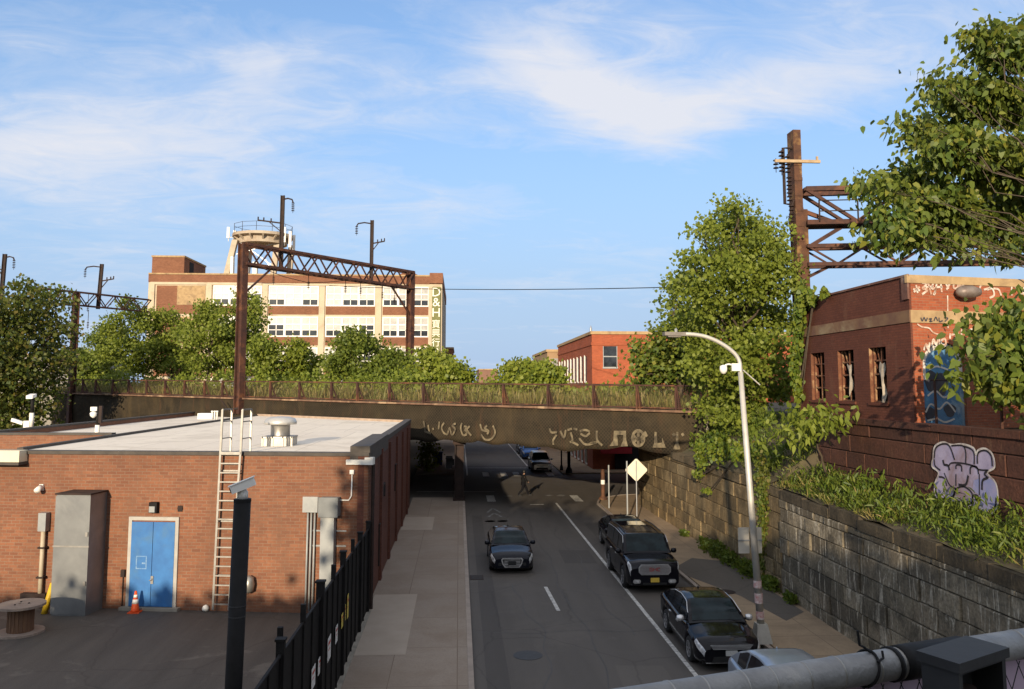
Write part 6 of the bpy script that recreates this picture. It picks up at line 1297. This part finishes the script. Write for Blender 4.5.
    if sp.get('antenna'): m_ = MB(); t = t2-.01; m_.lathe([(.03, 0), (.02, .05), (.004, .07)], (0, yy(t), zr(t)+.01), 8); m_.build('antenna', pt_, root)
    root.location = loc; root.rotation_euler = (0, 0, rz); return root
BLACKC = paint('black_car_paint', (.007, .007, .010), .12); BLACKC2 = paint('glossy_black_paint', (.006, .006, .008), .08); NAVY = paint('dark_navy_paint', (.006, .007, .012), .14); SILV = paint('silver_blue_paint', (.34, .38, .43), .3, .6); SILV2 = paint('silver_paint', (.48, .47, .45), .3, .6); BLUEC = paint('blue_car_paint', (.05, .13, .34), .25, .3)
SEDAN = dict(L=4.85, W=1.85, H=1.465, wb=2.775, fo=.95, wr=.335, prof=[(0, .60), (.02, .70), (.08, .80), (.27, .945), (.40, .93), (.78, .985), (.90, 1.04), (.97, 1.0), (1, .82)], gh=(.245, .415, .68, .90), win=[(.315, .475), (.49, .655), (.67, .77)], seams=[.325, .482, .67], front='bars', chromeline=True, sunroof=True, antenna=True, roofw=.69)
e = atZ(512.2, 569, .2)
car('sedan', 'black compact sedan with a bright hexagonal grille driving down the open lane', 'car', (e.x, e.y+2.28, 0), 0, dict(SEDAN, L=4.57, W=1.80, H=1.45, wb=2.7, fo=.86, wr=.32, paint=NAVY, front='hex', chromeline=False, sunroof=False, rim=RIMD))
car('sedan', 'glossy black sedan with chrome window trim parked beside the street lamp', 'car', (7.36, 25.0, 0), R(-1), dict(SEDAN, paint=BLACKC2, mirror=CHROME))
e = atZ(654.5, 585, .3)
SUV = dict(L=5.18, W=2.04, H=1.89, wb=2.95, fo=1.0, wr=.40, clear=.26, prof=[(0, .90), (.01, 1.08), (.06, 1.14), (.24, 1.20), (.4, 1.20), (.9, 1.24), (.985, 1.22), (1, 1.0)], gh=(.225, .335, .93, .995), win=[(.29, .46), (.475, .66), (.675, .94)], seams=[.285, .468, .668], front='suv', boxy=True, rails=True, roofw=.80, nose=.90, tail=.92, hl=.06, chromeline=True)
car('suv', 'large black SUV with a chrome grille and yellow number plate parked at the kerb', 'suv', (e.x+.02, e.y+2.6, 0), 0, dict(SUV, paint=BLACKC, sunroof=True))
car('sedan', 'dark sedan parked directly behind the large black SUV', 'car', (7.82, 39.55, 0), 0, dict(SEDAN, paint=BLACKC, chromeline=False))
HATCH = dict(SEDAN, L=4.4, W=1.77, H=1.50, wb=2.65, fo=.86, wr=.32, gh=(.23, .42, .72, .93), win=[(.31, .485), (.50, .68), (.70, .82)], chromeline=False, sunroof=False, front='bars')
car('hatchback', 'silver blue car parked nearest the camera, partly hidden by the foreground pipe', 'car', (7.46, 18.75, 0), 0, dict(HATCH, paint=SILV, antenna=True))
e = atZ(542, 470, .2); VAN = dict(HATCH, L=4.6, W=1.85, H=1.66, prof=[(0, .66), (.02, .8), (.08, .9), (.22, 1.0), (.4, 1.0), (.9, 1.06), (.98, 1.0), (1, .8)], gh=(.19, .37, .86, .98), win=[(.28, .46), (.475, .66), (.675, .88)])
car('minivan', 'silver minivan parked first in the row beyond the bridge', 'car', (e.x, e.y+2.2, 0), 0, dict(VAN, paint=SILV2))
e = atZ(530.5, 457.5, .2); car('suv', 'bright blue car parked behind the silver minivan beyond the bridge', 'car', (7.55, e.y+2.3, 0), 0, dict(VAN, paint=BLUEC))
car('suv', 'dark car parked behind the bright blue car beyond the bridge', 'car', (7.6, e.y+8.4, 0), 0, dict(VAN, paint=BLACKC))
# ------------------------------------------------------------------ pedestrian
def skin(name, joints, edges, mat, parent, root_i=0, sub=2):
    me = bpy.data.meshes.new(name); me.from_pydata([j[0] for j in joints], edges, []); me.materials.append(mat); o = bpy.data.objects.new(name, me); lnk(o, parent)
    sk = o.modifiers.new('skin', 'SKIN'); sk.use_smooth_shade = True
    if not me.skin_vertices: me.attributes.new
    lay = me.skin_vertices[0] if len(me.skin_vertices) else None
    if lay:
        for i, j in enumerate(joints): lay.data[i].radius = (j[1], j[1]*j[2] if len(j) > 2 else j[1]); lay.data[i].use_root = (i == root_i)
    s = o.modifiers.new('sub', 'SUBSURF'); s.levels = sub; s.render_levels = sub; return o
pp_ = atZ(523.5, 496, .0); pe = thing('person', 'person in dark clothes striding across the street at the crossing', 'person', (0, 0, 0)); FL = lambda x, y, z: (x, y, z)
SKINM = pm('skin', (.30, .17, .11), None, 6, .6); CLO = pm('dark_jacket', (.007, .007, .008), (.011, .011, .012), 6, .95, spec=.1); TRO = pm('dark_trousers', (.006, .006, .008), (.010, .010, .012), 6, .95, spec=.1)
BS = .86
J = [((0, 0, .93), .115, .8), ((0, 0, 1.12), .115, .75), ((.02, 0, 1.36), .14, .7), ((.03, 0, 1.47), .062), ((.05, 0, 1.52), .055), ((.06, 0, 1.63), .088, 1.0), ((.055, 0, 1.72), .07),
     ((.02, .15, 1.40), .058), ((-.08, .20, 1.15), .046), ((.02, .19, .92), .036), ((.05, .185, .83), .03), ((.02, -.15, 1.40), .058), ((.12, -.19, 1.15), .046), ((.28, -.17, .97), .036), ((.34, -.16, .91), .03),
     ((.02, .09, .88), .085), ((.24, .09, .50), .062), ((.38, .09, .10), .045), ((.52, .09, .05), .038), ((-.02, -.09, .88), .085), ((-.10, -.09, .48), .062), ((-.38, -.09, .16), .045), ((-.34, -.09, .04), .036)]
E_ = [(0, 1), (1, 2), (2, 3), (3, 4), (4, 5), (5, 6), (2, 7), (7, 8), (8, 9), (9, 10), (2, 11), (11, 12), (12, 13), (13, 14), (0, 15), (15, 16), (16, 17), (17, 18), (0, 19), (19, 20), (20, 21), (21, 22)]
skin('body', [(j[0], j[1]*(1 if i in (4, 5, 6, 10, 14) else BS), *j[2:]) for i, j in enumerate(J)], E_, SKINM, pe)
g_ = lambda idx, k: [(J[i][0], J[i][1]*k, *(J[i][2:] if len(J[i]) > 2 else ())) for i in idx]
skin('jacket', g_([0, 1, 2, 3, 7, 8, 9, 11, 12, 13], 1.5)+[((-.01, 0, .80), .165, .8)], [(0, 1), (1, 2), (2, 3), (2, 4), (4, 5), (5, 6), (2, 7), (7, 8), (8, 9), (0, 10)], CLO, pe)
skin('trousers', g_([0, 15, 16, 17, 19, 20, 21], 1.45)+[((.40, .09, .04), .06), ((-.385, -.09, .06), .06)], [(0, 1), (1, 2), (2, 3), (0, 4), (4, 5), (5, 6), (3, 7), (6, 8)], TRO, pe)
MB().lathe([(.0, .11), (.075, .09), (.104, .03), (.10, -.04), (.085, -.10), (.0, -.11)], (.045, 0, 1.675), 14).build('hair', TRIM, pe, True)
for x, y, z in ((.40, .09, .03), (-.36, -.09, .03)): MB().box(x-.06, x+.20, y-.05, y+.05, z-.03, z+.07).build('shoe', TRIM, pe)
pe.location = (pp_.x, pp_.y, 0); pe.rotation_euler = (0, 0, R(12))
# ------------------------------------------------------------------ small things beyond the bridge
p0, p1 = atZ(432.5, 466, KH), atZ(442.5, 466, KH); bn = thing('waste_bin', 'dark blue wheeled bin on the left pavement beyond the bridge', 'bin', tuple(p0)); zt1 = atY(437, 452, p0.y).z
MB().prism([(p0.x+.05, p0.y), (p1.x-.05, p0.y), (p1.x-.02, p0.y+.9), (p0.x+.02, p0.y+.9)], KH+.1, zt1-.1).build('body', pm('bin_blue', (.03, .07, .20), (.02, .05, .15), 4, .6), bn); MB().box(p0.x-.02, p1.x+.02, p0.y-.06, p0.y+.95, zt1-.1, zt1).build('lid', pm('bin_lid', (.02, .04, .12), None, 4, .6), bn)
for dx in (.1, p1.x-p0.x-.1): MB().lathe([(.0, -.04), (.1, -.04), (.1, .04), (0, .04)], (p0.x+dx, p0.y+.5, KH+.1), 12, 'x').build('wheel', TYRE, bn)
p = bp(onb(459, 450, -.7)[0], .7, 0); sgl = thing('traffic_signal', 'black pedestrian signal box bolted to the rusty bridge pillar', 'traffic signal', (p.x-.5, p.y, 2.8)); mb = MB(); mb.box(p.x-.85, p.x-.42, p.y-.35, p.y-.0, 2.2, 3.0); mb.build('housing', BLACKM, sgl); MB().box(p.x-.43, p.x-.3, p.y-.2, p.y-.1, 2.4, 2.8).build('bracket', BLACKM, sgl); MB().box(p.x-.88, p.x-.39, p.y-.6, p.y-.35, 2.85, 2.92).build('visor', BLACKM, sgl)
for px, pyb, Y_, r_, nm, lab in ((569, 473, 0, .14, 'utility_pole', 'thick black pole on the far right pavement behind the silver minivan'), (561.5, 470, 0, .07, 'sign_post', 'thin dark post left of the thick black pole beyond the bridge')):
    p = atZ(px, pyb, KH); o = thing(nm, lab, 'pole', tuple(p)); MB().tube([p, p+Z*5.5], r_, 10).build('shaft', BLACKM, o, True); MB().lathe([(r_*2.2, 0), (r_*2.0, .25), (r_*1.1, .5)], tuple(p), 12).build('foot', BLACKM, o)
# ------------------------------------------------------------------ vegetation
def cl(px, py, rp, Y, dz=.8): c = atY(px, py, Y); r = rp*Y/830; return (tuple(c), (r, r*1.0, r*dz))
CLM = [(737, 205, 16), (706, 232, 15), (778, 236, 16), (690, 262, 14), (785, 262, 14), (682, 285, 13), (722, 228, 22), (748, 225, 20), (738, 250, 28), (768, 250, 22), (712, 258, 20), (758, 275, 32), (726, 282, 32), (778, 285, 18), (700, 300, 22), (745, 312, 36), (775, 320, 22), (712, 330, 32), (686, 328, 16), (760, 350, 32), (728, 362, 34), (704, 365, 22), (770, 385, 24), (738, 398, 28), (714, 400, 18), (725, 420, 15), (752, 418, 14), (706, 416, 8)]
CLM = [(a, b_, r*1.12) for a, b_, r in CLM]; rj = random.Random(4)
tree('maple_tree', 'tall bright green tree rising in the middle beside the right end of the bridge', 'tree', (14.6, 42.5, 5.9), 17.5, [cl(a, b_, r, 41.5+rj.uniform(-2.2, 2.2)) for a, b_, r in CLM], 24000, .19, LEAF_MID, .2, tw=14)
tree('broadleaf_tree', 'smaller broad-leaved tree on the bridge, left of the tall bright green tree', 'tree', tuple(bp(onb(684, 395, -5)[0], 5, 6.2)), 12.5, [cl(a, b_, r, 50+rj.uniform(-1.5, 1.5)) for a, b_, r in ((655, 352, 15), (672, 335, 16), (690, 318, 16), (680, 285, 12), (694, 282, 12), (648, 370, 12), (668, 368, 20), (690, 352, 22), (690, 380, 18), (640, 345, 8), (655, 385, 14), (672, 305, 9), (640, 360, 9), (632, 372, 6))], 6500, .24, LEAF_BIG, .14, tw=10)
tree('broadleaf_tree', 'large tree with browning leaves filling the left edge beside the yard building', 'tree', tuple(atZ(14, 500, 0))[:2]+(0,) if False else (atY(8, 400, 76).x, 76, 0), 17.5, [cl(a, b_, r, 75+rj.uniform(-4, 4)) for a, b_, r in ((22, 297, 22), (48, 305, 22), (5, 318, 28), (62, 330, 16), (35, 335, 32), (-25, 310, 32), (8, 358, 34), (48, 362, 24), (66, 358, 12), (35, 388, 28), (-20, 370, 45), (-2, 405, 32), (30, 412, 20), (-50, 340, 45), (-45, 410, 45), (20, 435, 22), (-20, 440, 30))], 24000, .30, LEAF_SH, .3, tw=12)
TALL = [('small spreading tree on the railway deck, right beside the far left gantry post', 103, 325, 20, 13, LEAF_DK), ('bushy green tree on the railway deck left of centre, below the far masts', 134, 300, 33, 9, LEAF_MID), ('green tree in front of the bricked-up factory windows', 172, 308, 30, 12, LEAF_MID), ('rounded green tree on the railway deck behind the roof ladder', 207, 300, 30, 9, LEAF_MID),
        ('tall thin-topped tree directly behind the left post of the near gantry', 243, 288, 26, 13, LEAF_MID), ('loose young tree just right of the left gantry post', 266, 334, 15, 9, LEAF_MID), ('open branched tree in front of the factory windows, left of the dark tree', 298, 340, 22, 12, LEAF_YEL), ('dark dense round tree below the gantry truss', 356, 329, 37, 13, LEAF_DK), ('low dark tree partly behind the right gantry post', 392, 350, 22, 15, LEAF_DK),
        ('pale green young tree right of the right gantry post', 430, 348, 20, 10, LEAF_YEL), ('thin yellow-green sapling at the right edge of the factory annex', 455, 362, 12, 9, LEAF_YEL), ('yellow-green bush to the left of the red brick building', 522, 362, 24, 12, LEAF_YEL), ('yellow-green bush overlapping the corner of the red brick building', 545, 364, 18, 9, LEAF_YEL), ('dark green bush at the left foot of the bridge railing', 86, 352, 16, 8, LEAF_DK)]
for i, (lab, px, yt, hwp, n_, mt) in enumerate(TALL):
    s_ = onb(px, 390, -n_)[0]; p = bp(s_, n_, zd(s_)); zt1 = H+(386-yt)/830*p.y; r_ = hwp*p.y/830; sh = 'round' if i % 2 == 0 else 'x'
    cs = env_clusters(p.x, p.y, p.z+.15*(zt1-p.z), zt1, r_*1.15, r_*1.15, 11 if hwp > 20 else 7, sh, i+3)
    if mt is LEAF_YEL and px < 500: cs = cs[::1]; cs = [(c, tuple(x*.75 for x in r)) for c, r in cs]
    tree('deck_tree' if hwp > 17 else 'deck_shrub', lab, 'tree' if hwp > 17 else 'shrub', p-Z*.1, zt1, cs, int(1900+r_*r_*210+hwp*70), .27, mt, .11, group='trees growing on the railway bridge', tw=16)
# undergrowth bushes along the deck
PB = [(95, 8), (118, 5), (150, 6), (182, 5), (222, 6), (258, 5), (280, 6), (312, 7), (338, 6), (372, 7), (404, 6), (440, 7), (470, 9), (488, 10), (572, 11), (600, 10), (628, 9), (650, 7)]
for i, (px, n_) in enumerate(PB):
    s_ = onb(px, 390, -n_)[0]; p = bp(s_, n_, zd(s_)-.05); h = (1.9 if px < 420 else 1.05)+.4*math.sin(i*2.1); r_ = 2.3 if px < 420 else 1.3; b = thing('bush', 'low leafy bush in the undergrowth behind the bridge railing', 'bush', tuple(p), 0, 'undergrowth bushes on the railway bridge')
    tb = MB()
    for k in range(4): limb(tb, p, p+Vector((random.uniform(-r_, r_)*.6, random.uniform(-1, 1)*.6, h*.75)), .04, .012, .1, 5, 3)
    tb.build('stem', BARK, b); P, D, sz = clump_leaves(env_clusters(p.x, p.y, p.z, p.z+h, r_, r_*.8, 6, 'round', i+50), 900, .26, 9, .2); leaf_mesh('foliage', P, D, sz, [LEAF_MID, LEAF_MID, LEAF_YEL][i % 3], b)
# grass on the deck
n_ = 19000; s_ = RNG.uniform(-54, 18, n_); q_ = RNG.gamma(1.3, 2.4, n_)+.45; k_ = .5+.5*np.sin(s_*1.7+np.sin(s_*.6)*2)*np.sin(s_*.47+2)
zz_ = 6.45-.0095*s_-.03; P = np.stack([A.x+U.x*s_+N.x*q_, A.y+U.y*s_+N.y*q_, zz_], 1); D = RNG.normal(size=(n_, 3))*.28+np.array([0, 0, 1]); leaf_mesh('grass', P, D, (.30+.95*RNG.random(n_)**1.6)*(.45+.85*k_), GRASSM, None, .05, .05, kind='stuff', label='tall dry grass behind the bridge railing', cat='grass')
# weeds on the bank above the stone wall
def weeds(n, xr, yr, hl, hh, mat, name, label, flat=0, wid=.10, seed_clump=True):
    nc = max(6, n//80); cx_ = RNG.uniform(xr[0], xr[1], nc); cy_ = RNG.uniform(yr[0], yr[1], nc); ck = RNG.uniform(.3, 1.6, nc); i = RNG.integers(0, nc, n)
    x = np.clip(cx_[i]+RNG.normal(size=n)*.22, xr[0]-.15, xr[1]+.3); y = cy_[i]+RNG.normal(size=n)*.30; z = np.array([bankz(a, b_) for a, b_ in zip(x, y)])
    hgt = RNG.uniform(hl, hh, n)*ck[i]; up = RNG.random(n)*(1-flat); D = RNG.normal(size=(n, 3))*.45+np.array([-.1, 0, .9]); P = np.stack([x, y, z+hgt*up], 1); leaf_mesh(name, P, D, hgt*.40+.06, mat, None, wid, .2, fine=True, kind='stuff', label=label, cat='weeds')
weeds(15000, (11.95, 13.5), (10, 31), .12, .46, WEEDM, 'weeds', 'green weeds and grass along the top of the dark stone wall')
weeds(9000, (12.3, 15.5), (31, 47), .2, .6, WEEDM, 'weeds', 'weeds covering the bank beside the end of the bridge', wid=.14)
weeds(4200, (11.9, 13.5), (9, 31), .2, .8, GRASSM, 'dry_grass', 'dry grass stalks along the top of the dark stone wall', .8, .05)
for k, (px, py, X_, s_) in enumerate(((706, 540, 11.35, .55), (718, 549, 11.4, .75), (731, 560, 11.45, .6), (748, 576, 11.5, .65), (768, 590, 11.5, .45), (792, 606, 11.55, .35), (684, 527, 11.3, .3), (772, 560, 11.6, .5))):
    p = atX(px, py, X_); p = Vector((X_, p.y, KH)); o = thing('weed_clump', 'green weed clump growing at the foot of the stone walls on the right pavement', 'weeds', tuple(p), 0, 'weed clumps at the wall foot'); n_ = int(520*s_*2)
    P = np.array(p)+RNG.normal(size=(n_, 3))*np.array([.14, .34, 0])*s_*1.6+np.stack([np.zeros(n_), np.zeros(n_), RNG.random(n_)*s_*.8], 1); leaf_mesh('foliage', P, RNG.normal(size=(n_, 3))*.5+np.array([-.3, 0, .7]), .08+.10*RNG.random(n_), WEEDM, o, .35, fine=True)
    tb = MB()
    for _ in range(5): tb.tube([p, p+Vector((random.uniform(-.2, .1), random.uniform(-.3, .3), s_*.9))], [.012, .005], 5)
    tb.build('stem', BARK, o)
# climbing plants
def vine(name, label, pts, X, n, leaf, mat, thick=.22, spread=9):
    P0 = [atX(px, py, X) for px, py, _ in pts]; o = thing(name, label, 'climbing plant', tuple(P0[-1])); P, D = [], []; tb = MB()
    for (px, py, w_), a in zip(pts, P0):
        r_ = w_*a.y/830; k = int(n*w_/sum(q[2] for q in pts)); P.append(np.array(a)+np.stack([-RNG.random(k)*thick, RNG.normal(size=k)*r_*.55, RNG.normal(size=k)*r_*.8], 1))
    for i in range(3): tb.tube([a+Vector((-.04, random.uniform(-.2, .2), 0)) for a in P0], .02, 5)
    tb.build('stem', BARK, o); P = np.concatenate(P); k = len(P); D = RNG.normal(size=(k, 3))*.5+np.array([-.5, 0, -.7]); leaf_mesh('foliage', P, D, leaf*(.6+.8*RNG.random(k)), mat, o, .5, fine=True); return o
vine('ivy_vine', 'green ivy hanging down the far corner of the ruined brick building', [(806, 300, 9), (803, 315, 9), (801, 330, 8), (800, 345, 8), (799, 360, 7), (800, 375, 6), (802, 390, 6), (815, 296, 5), (828, 292, 3)], 13.65, 1500, .17, LEAF_VINE)
vine('ivy_vine', 'reddening creeper hanging over the joint between the two stone walls', [(765, 470, 14), (768, 488, 13), (767, 505, 11), (768, 520, 10), (766, 536, 9), (766, 552, 7), (768, 568, 5)], 11.85, 1700, .11, LEAF_AUT, .25)
vine('ivy_vine', 'bright vine spilling over the wall top at the right end of the bridge', [(706, 450, 8), (718, 447, 9), (730, 448, 8), (708, 462, 4), (703, 474, 3), (744, 452, 6), (712, 490, 2)], 11.5, 1000, .13, LEAF_VINE, .45)
# leaning sapling over the bank
b0 = atX(826, 462, 12.9); sp = tree('sapling', 'small leaning sapling with drooping leaves below the ruined building windows', 'tree', tuple(b0-Z*.2), b0.z+2, [cl(800, 430, 13, b0.y-1.6, .4), cl(783, 428, 10, b0.y-2, .4), cl(818, 420, 16, b0.y-1, .5), cl(832, 414, 10, b0.y-.6, .5), cl(805, 418, 14, b0.y-1.2, .5), cl(778, 436, 8, b0.y-2, .5)], 620, .24, LEAF_MID, .05, tw=8, droop=.9, fine=True, wid=.26)
# big tree on the right: trunk outside the frame, limbs reaching in over the ruined building
BT = [(985, 35, 15), (1008, 55, 24), (962, 92, 20), (938, 80, 11), (990, 100, 32), (928, 132, 18), (912, 120, 9), (958, 150, 32), (1010, 160, 42), (912, 178, 20), (868, 186, 10), (885, 190, 12), (935, 205, 30), (892, 216, 14), (872, 234, 9), (902, 233, 16), (950, 225, 28), (1002, 218, 34), (1040, 190, 55), (1045, 100, 42), (1045, 40, 30), (960, 245, 10), (1010, 250, 12)]
cs = [cl(a, b_, r*.92, 27.5+rj.uniform(-1.5, 2.5), .6) for a, b_, r in BT]+[cl(a, b_, r, 20+rj.uniform(-.6, .6)) for a, b_, r in ((990, 325, 12), (1010, 342, 18), (978, 345, 9), (1020, 312, 13), (972, 374, 8), (998, 374, 13), (1026, 385, 16), (962, 358, 5), (1038, 350, 24))]
tree('broadleaf_tree', 'big broad-leaved tree reaching in from the right over the ruined brick building', 'tree', (20.3, 22.3, 6.2), 21, cs, 42000, .24, LEAF_BIG, .24, tw=9, droop=.75, fine=True, thin=.32, wid=.36)
for k, (x, y, h, r_) in enumerate(((15.6, 20.6, 1.7, .9), (16.6, 19.4, 2.0, 1.0), (15.2, 18.6, 1.5, .8), (17.8, 22.2, 2.2, 1.1))):
    p = Vector((x, y, 6.25)); b = thing('bush', 'green bush behind the wire fence in front of the arched mural', 'bush', tuple(p), 0, 'bushes beside the ruined building'); tb = MB()
    for _ in range(4): limb(tb, p, p+Vector((random.uniform(-.5, .5), random.uniform(-.5, .5), h*.7)), .03, .01, .1, 5, 3)
    tb.build('stem', BARK, b); P, D, sz = clump_leaves(env_clusters(x, y, 6.25, 6.25+h, r_, r_, 6, 'round', k+80), 1100, .18, 8, .3); leaf_mesh('foliage', P, D, sz, LEAF_MID, b)
fe2 = thing('wire_fence', 'rusty wire fence on the brown stone wall beside the arched mural', 'fence', (14.15, 20, 6.3)); mb = MB(); mb.tube([(14.15, 14.5, 7.72), (14.15, 24.2, 7.78)], .025, 6); mb.build('top_rail', DARKRUST, fe2)
for y in (15, 18, 21, 24): MB().tube([(14.15, y, 6.2), (14.15, y, 7.8)], .04, 7).build('post', RUST, fe2)
MB().add([(14.15, 14.5, 6.3), (14.15, 24.2, 6.3), (14.15, 24.2, 7.75), (14.15, 14.5, 7.7)], [(0, 1, 2, 3)]).build('wire_mesh', meshmat('wire_netting', (.08, .06, .045), .06, .08), fe2)
b0 = atZ(427, 471, KH); b = thing('shrub', 'green shrub on the left pavement beyond the dark bridge abutment', 'shrub', (b0.x, b0.y, KH)); tb = MB(); limb(tb, b0, b0+Z*1.8, .06, .02); tb.build('stem', BARK, b); P, D, sz = clump_leaves(env_clusters(b0.x, b0.y, KH, 2.9, .7, .7, 7, 'x', 9), 900, .2, 9); leaf_mesh('foliage', P, D, sz, LEAF_MID, b)
# ------------------------------------------------------------------ foreground: the viaduct we stand on
vd = thing('viaduct', 'concrete viaduct deck carrying the viewpoint over the street', 'viaduct', (0, -6, 0)); MB().box(-60, 60, -15, .95, 5.1, 5.9).build('deck', CONC, vd)
for x in (-2.2, 10.2): MB().box(x-.5, x+.5, -14, .5, -.05, 5.099).build('pier', CONC, vd)
pa = lambda px, py, dpt: (lambda d: Vector((d.x*dpt/d.y, dpt, H+d.z*dpt/d.y)))(ray(px, py))
qa, qb = pa(640, 704, 1.52), pa(1012, 645, 1.86); dv_ = (qb-qa).normalized(); rl = thing('pipe_railing', 'grey galvanised pipe rail with wire mesh across the lower right foreground', 'railing', tuple(qa)); PR = .031
MB().tube([qa-dv_*.5, qb+dv_*.9], PR, 24).build('rail', pm('worn_galvanised', (.28, .28, .275), (.20, .20, .20), 14, .52, .3, .25, c3=(.40, .38, .35)), rl, True)
for px in (668, 700, 738, 765, 798, 832, 868, 893, 1015):
    tt = (px-640)/(1012-640); c = qa.lerp(qb, max(0, min(1.2, tt*1.52/(1.52*tt+1.86*(1-tt)) if tt < 1.1 else tt))); MB().tube([c-dv_*.0016, c+dv_*.0016], PR+.0012, 24).build('band', ALU, rl, True)
def onrail(px): 
    best = min((i/400*1.3-.2 for i in range(400)), key=lambda k: abs(((lambda v: CX+F*(_rt.x*v.x+_fw.x*v.y+_up.x*v.z)/(_rt.z*v.x+_fw.z*v.y+_up.z*v.z))(qa.lerp(qb, k)-Vector((0, 0, H))))-px)); return qa.lerp(qb, best)
c0_, c1_ = onrail(897), onrail(960); MB().tube([c0_, c0_.lerp(c1_, .1), c1_], [PR+.004, PR+.0045, PR+.0045], 24).build('rubber_sleeve', BLACKPL, rl, True); MB().tube([onrail(889), onrail(893)], PR+.004, 20).build('tape', BLACKPL, rl, True)
tie = thing('cable_tie', 'black cable tie knotted around the grey pipe rail', 'cable tie', tuple(onrail(862))); mb = MB(); c = onrail(866); sd_ = Vector((-dv_.y, dv_.x, 0)).normalized(); 
ring = [c+dv_*(.012*math.sin(a)-.002)+sd_*math.cos(a)*(PR+.003)+Z*math.sin(a)*(PR+.003) for a in np.linspace(0, 2*math.pi, 26)]; mb.tube(ring, .0028, 6, False); k_ = c+Z*(PR+.002)-sd_*.006; mb.tube([k_+dv_*.006, k_-dv_*.012+Z*.012, k_-dv_*.022+Z*.016, k_-dv_*.026+Z*.045], .0026, 6); mb.tube([k_-Z*.012-sd_*.024, k_+dv_*.02-Z*.008-sd_*.02, k_+dv_*.024+Z*.004-sd_*.014], .0026, 6); mb.build('strap', BLACKPL, tie)
# netting under the rail and the pink banner beyond it
mb = MB(); e0, e1 = qa-dv_*.3, qb+dv_*.8; Ln = (e1-e0).length; n_ = int(Ln/.052); hN = 1.2
for k in range(-24, n_+24):
    for sg in (1, -1):
        pts = []
        for j in range(25):
            s_ = k*.052+sg*j*.026; h_ = j*.05
            if 0 <= s_ <= Ln: pts.append(e0+dv_*s_-Z*(PR+.004+h_)+sd_*.004*sg)
        if len(pts) > 1: mb.tube(pts, .0014, 4, False)
mb.build('wire_netting', CHAR, rl)
bn0, bn1 = onrail(806), onrail(1023)+dv_*.4; MB().obox(bn0-Z*(PR+.012)+sd_*.03, (bn1-bn0), sd_*.004, -Z*.9).build('banner', pm('pink_banner', (.62, .47, .58), (.55, .41, .52), 3, .7), None, False, 'pale pink banner tied behind the netting under the pipe rail', None, 'banner')
for px in (640, 1040): c = onrail(min(px, 1020))+(-dv_*.4 if px == 640 else dv_*.5)-Z*.01; MB().tube([c, (c.x, c.y, 5.9)], .028, 14).build('post', STEEL, rl, True)
# hollow black post head
fr_, bk, lf, rg = pa(959.4, 664, 1.50), pa(960, 640, 1.66), pa(916, 650, 1.58), pa(1010, 658, 1.585); zc_ = fr_.z; bx = thing('post_box', 'square charcoal metal post head with an open side in front of the pipe rail', 'post', tuple(fr_))
ex, ey = (rg-fr_), (lf-fr_); ex.z = ey.z = 0; o_ = Vector((fr_.x, fr_.y, zc_)); MB().obox(o_-Z*.018, ex, ey, Z*.018).build('lid', CHAR, bx)
mb = MB(); i1, i2 = ex.normalized(), ey.normalized(); lx, ly = ex.length, ey.length; o2 = o_-Z*.018+i1*.006+i2*.006; lx -= .012; ly -= .012; w_ = .012; hB = 1.08
mb.obox(o2, i1*w_, i2*ly, -Z*hB); mb.obox(o2+i1*(lx-w_), i1*w_, i2*ly, -Z*hB); mb.obox(o2+i1*w_+i2*(ly-w_), i1*(lx-2*w_), i2*w_, -Z*hB); mb.obox(o2+i1*w_, i1*(lx-2*w_), i2*w_, -Z*.006); mb.obox(o2+i1*w_-Z*.16, i1*(lx-2*w_), i2*w_, -Z*(hB-.16)); mb.build('housing', CHAR, bx)
MB().tube([tuple(o2+i1*lx*.5+i2*ly*.5-Z*.05), (o2.x+(i1*lx*.5+i2*ly*.5).x, o2.y+(i1*lx*.5+i2*ly*.5).y, 5.9)], .02, 10).build('spindle', DARKRUST, bx)
# unseen trees added on the viaduct, placed and sized to shade the street
for k, (x, y, zt1, r_) in enumerate(CASTERS):
    p = Vector((x, y, 5.88)); cs = env_clusters(x, y, 6.2, zt1, r_, r_*.8, 12, 'x', k+200)
    tree('shade_caster_tree', 'unseen leafy tree added on the viaduct deck behind the viewpoint to cast shade', 'tree', p, zt1, cs, int(1500+(zt1-6)*420), .42, LEAF_DK, .12, group='added shade casters on the viaduct deck', tw=12, wid=.6)
print('objects', len(bpy.data.objects), 'polys', sum(len(o.data.polygons) for o in bpy.data.objects if o.type == 'MESH'))
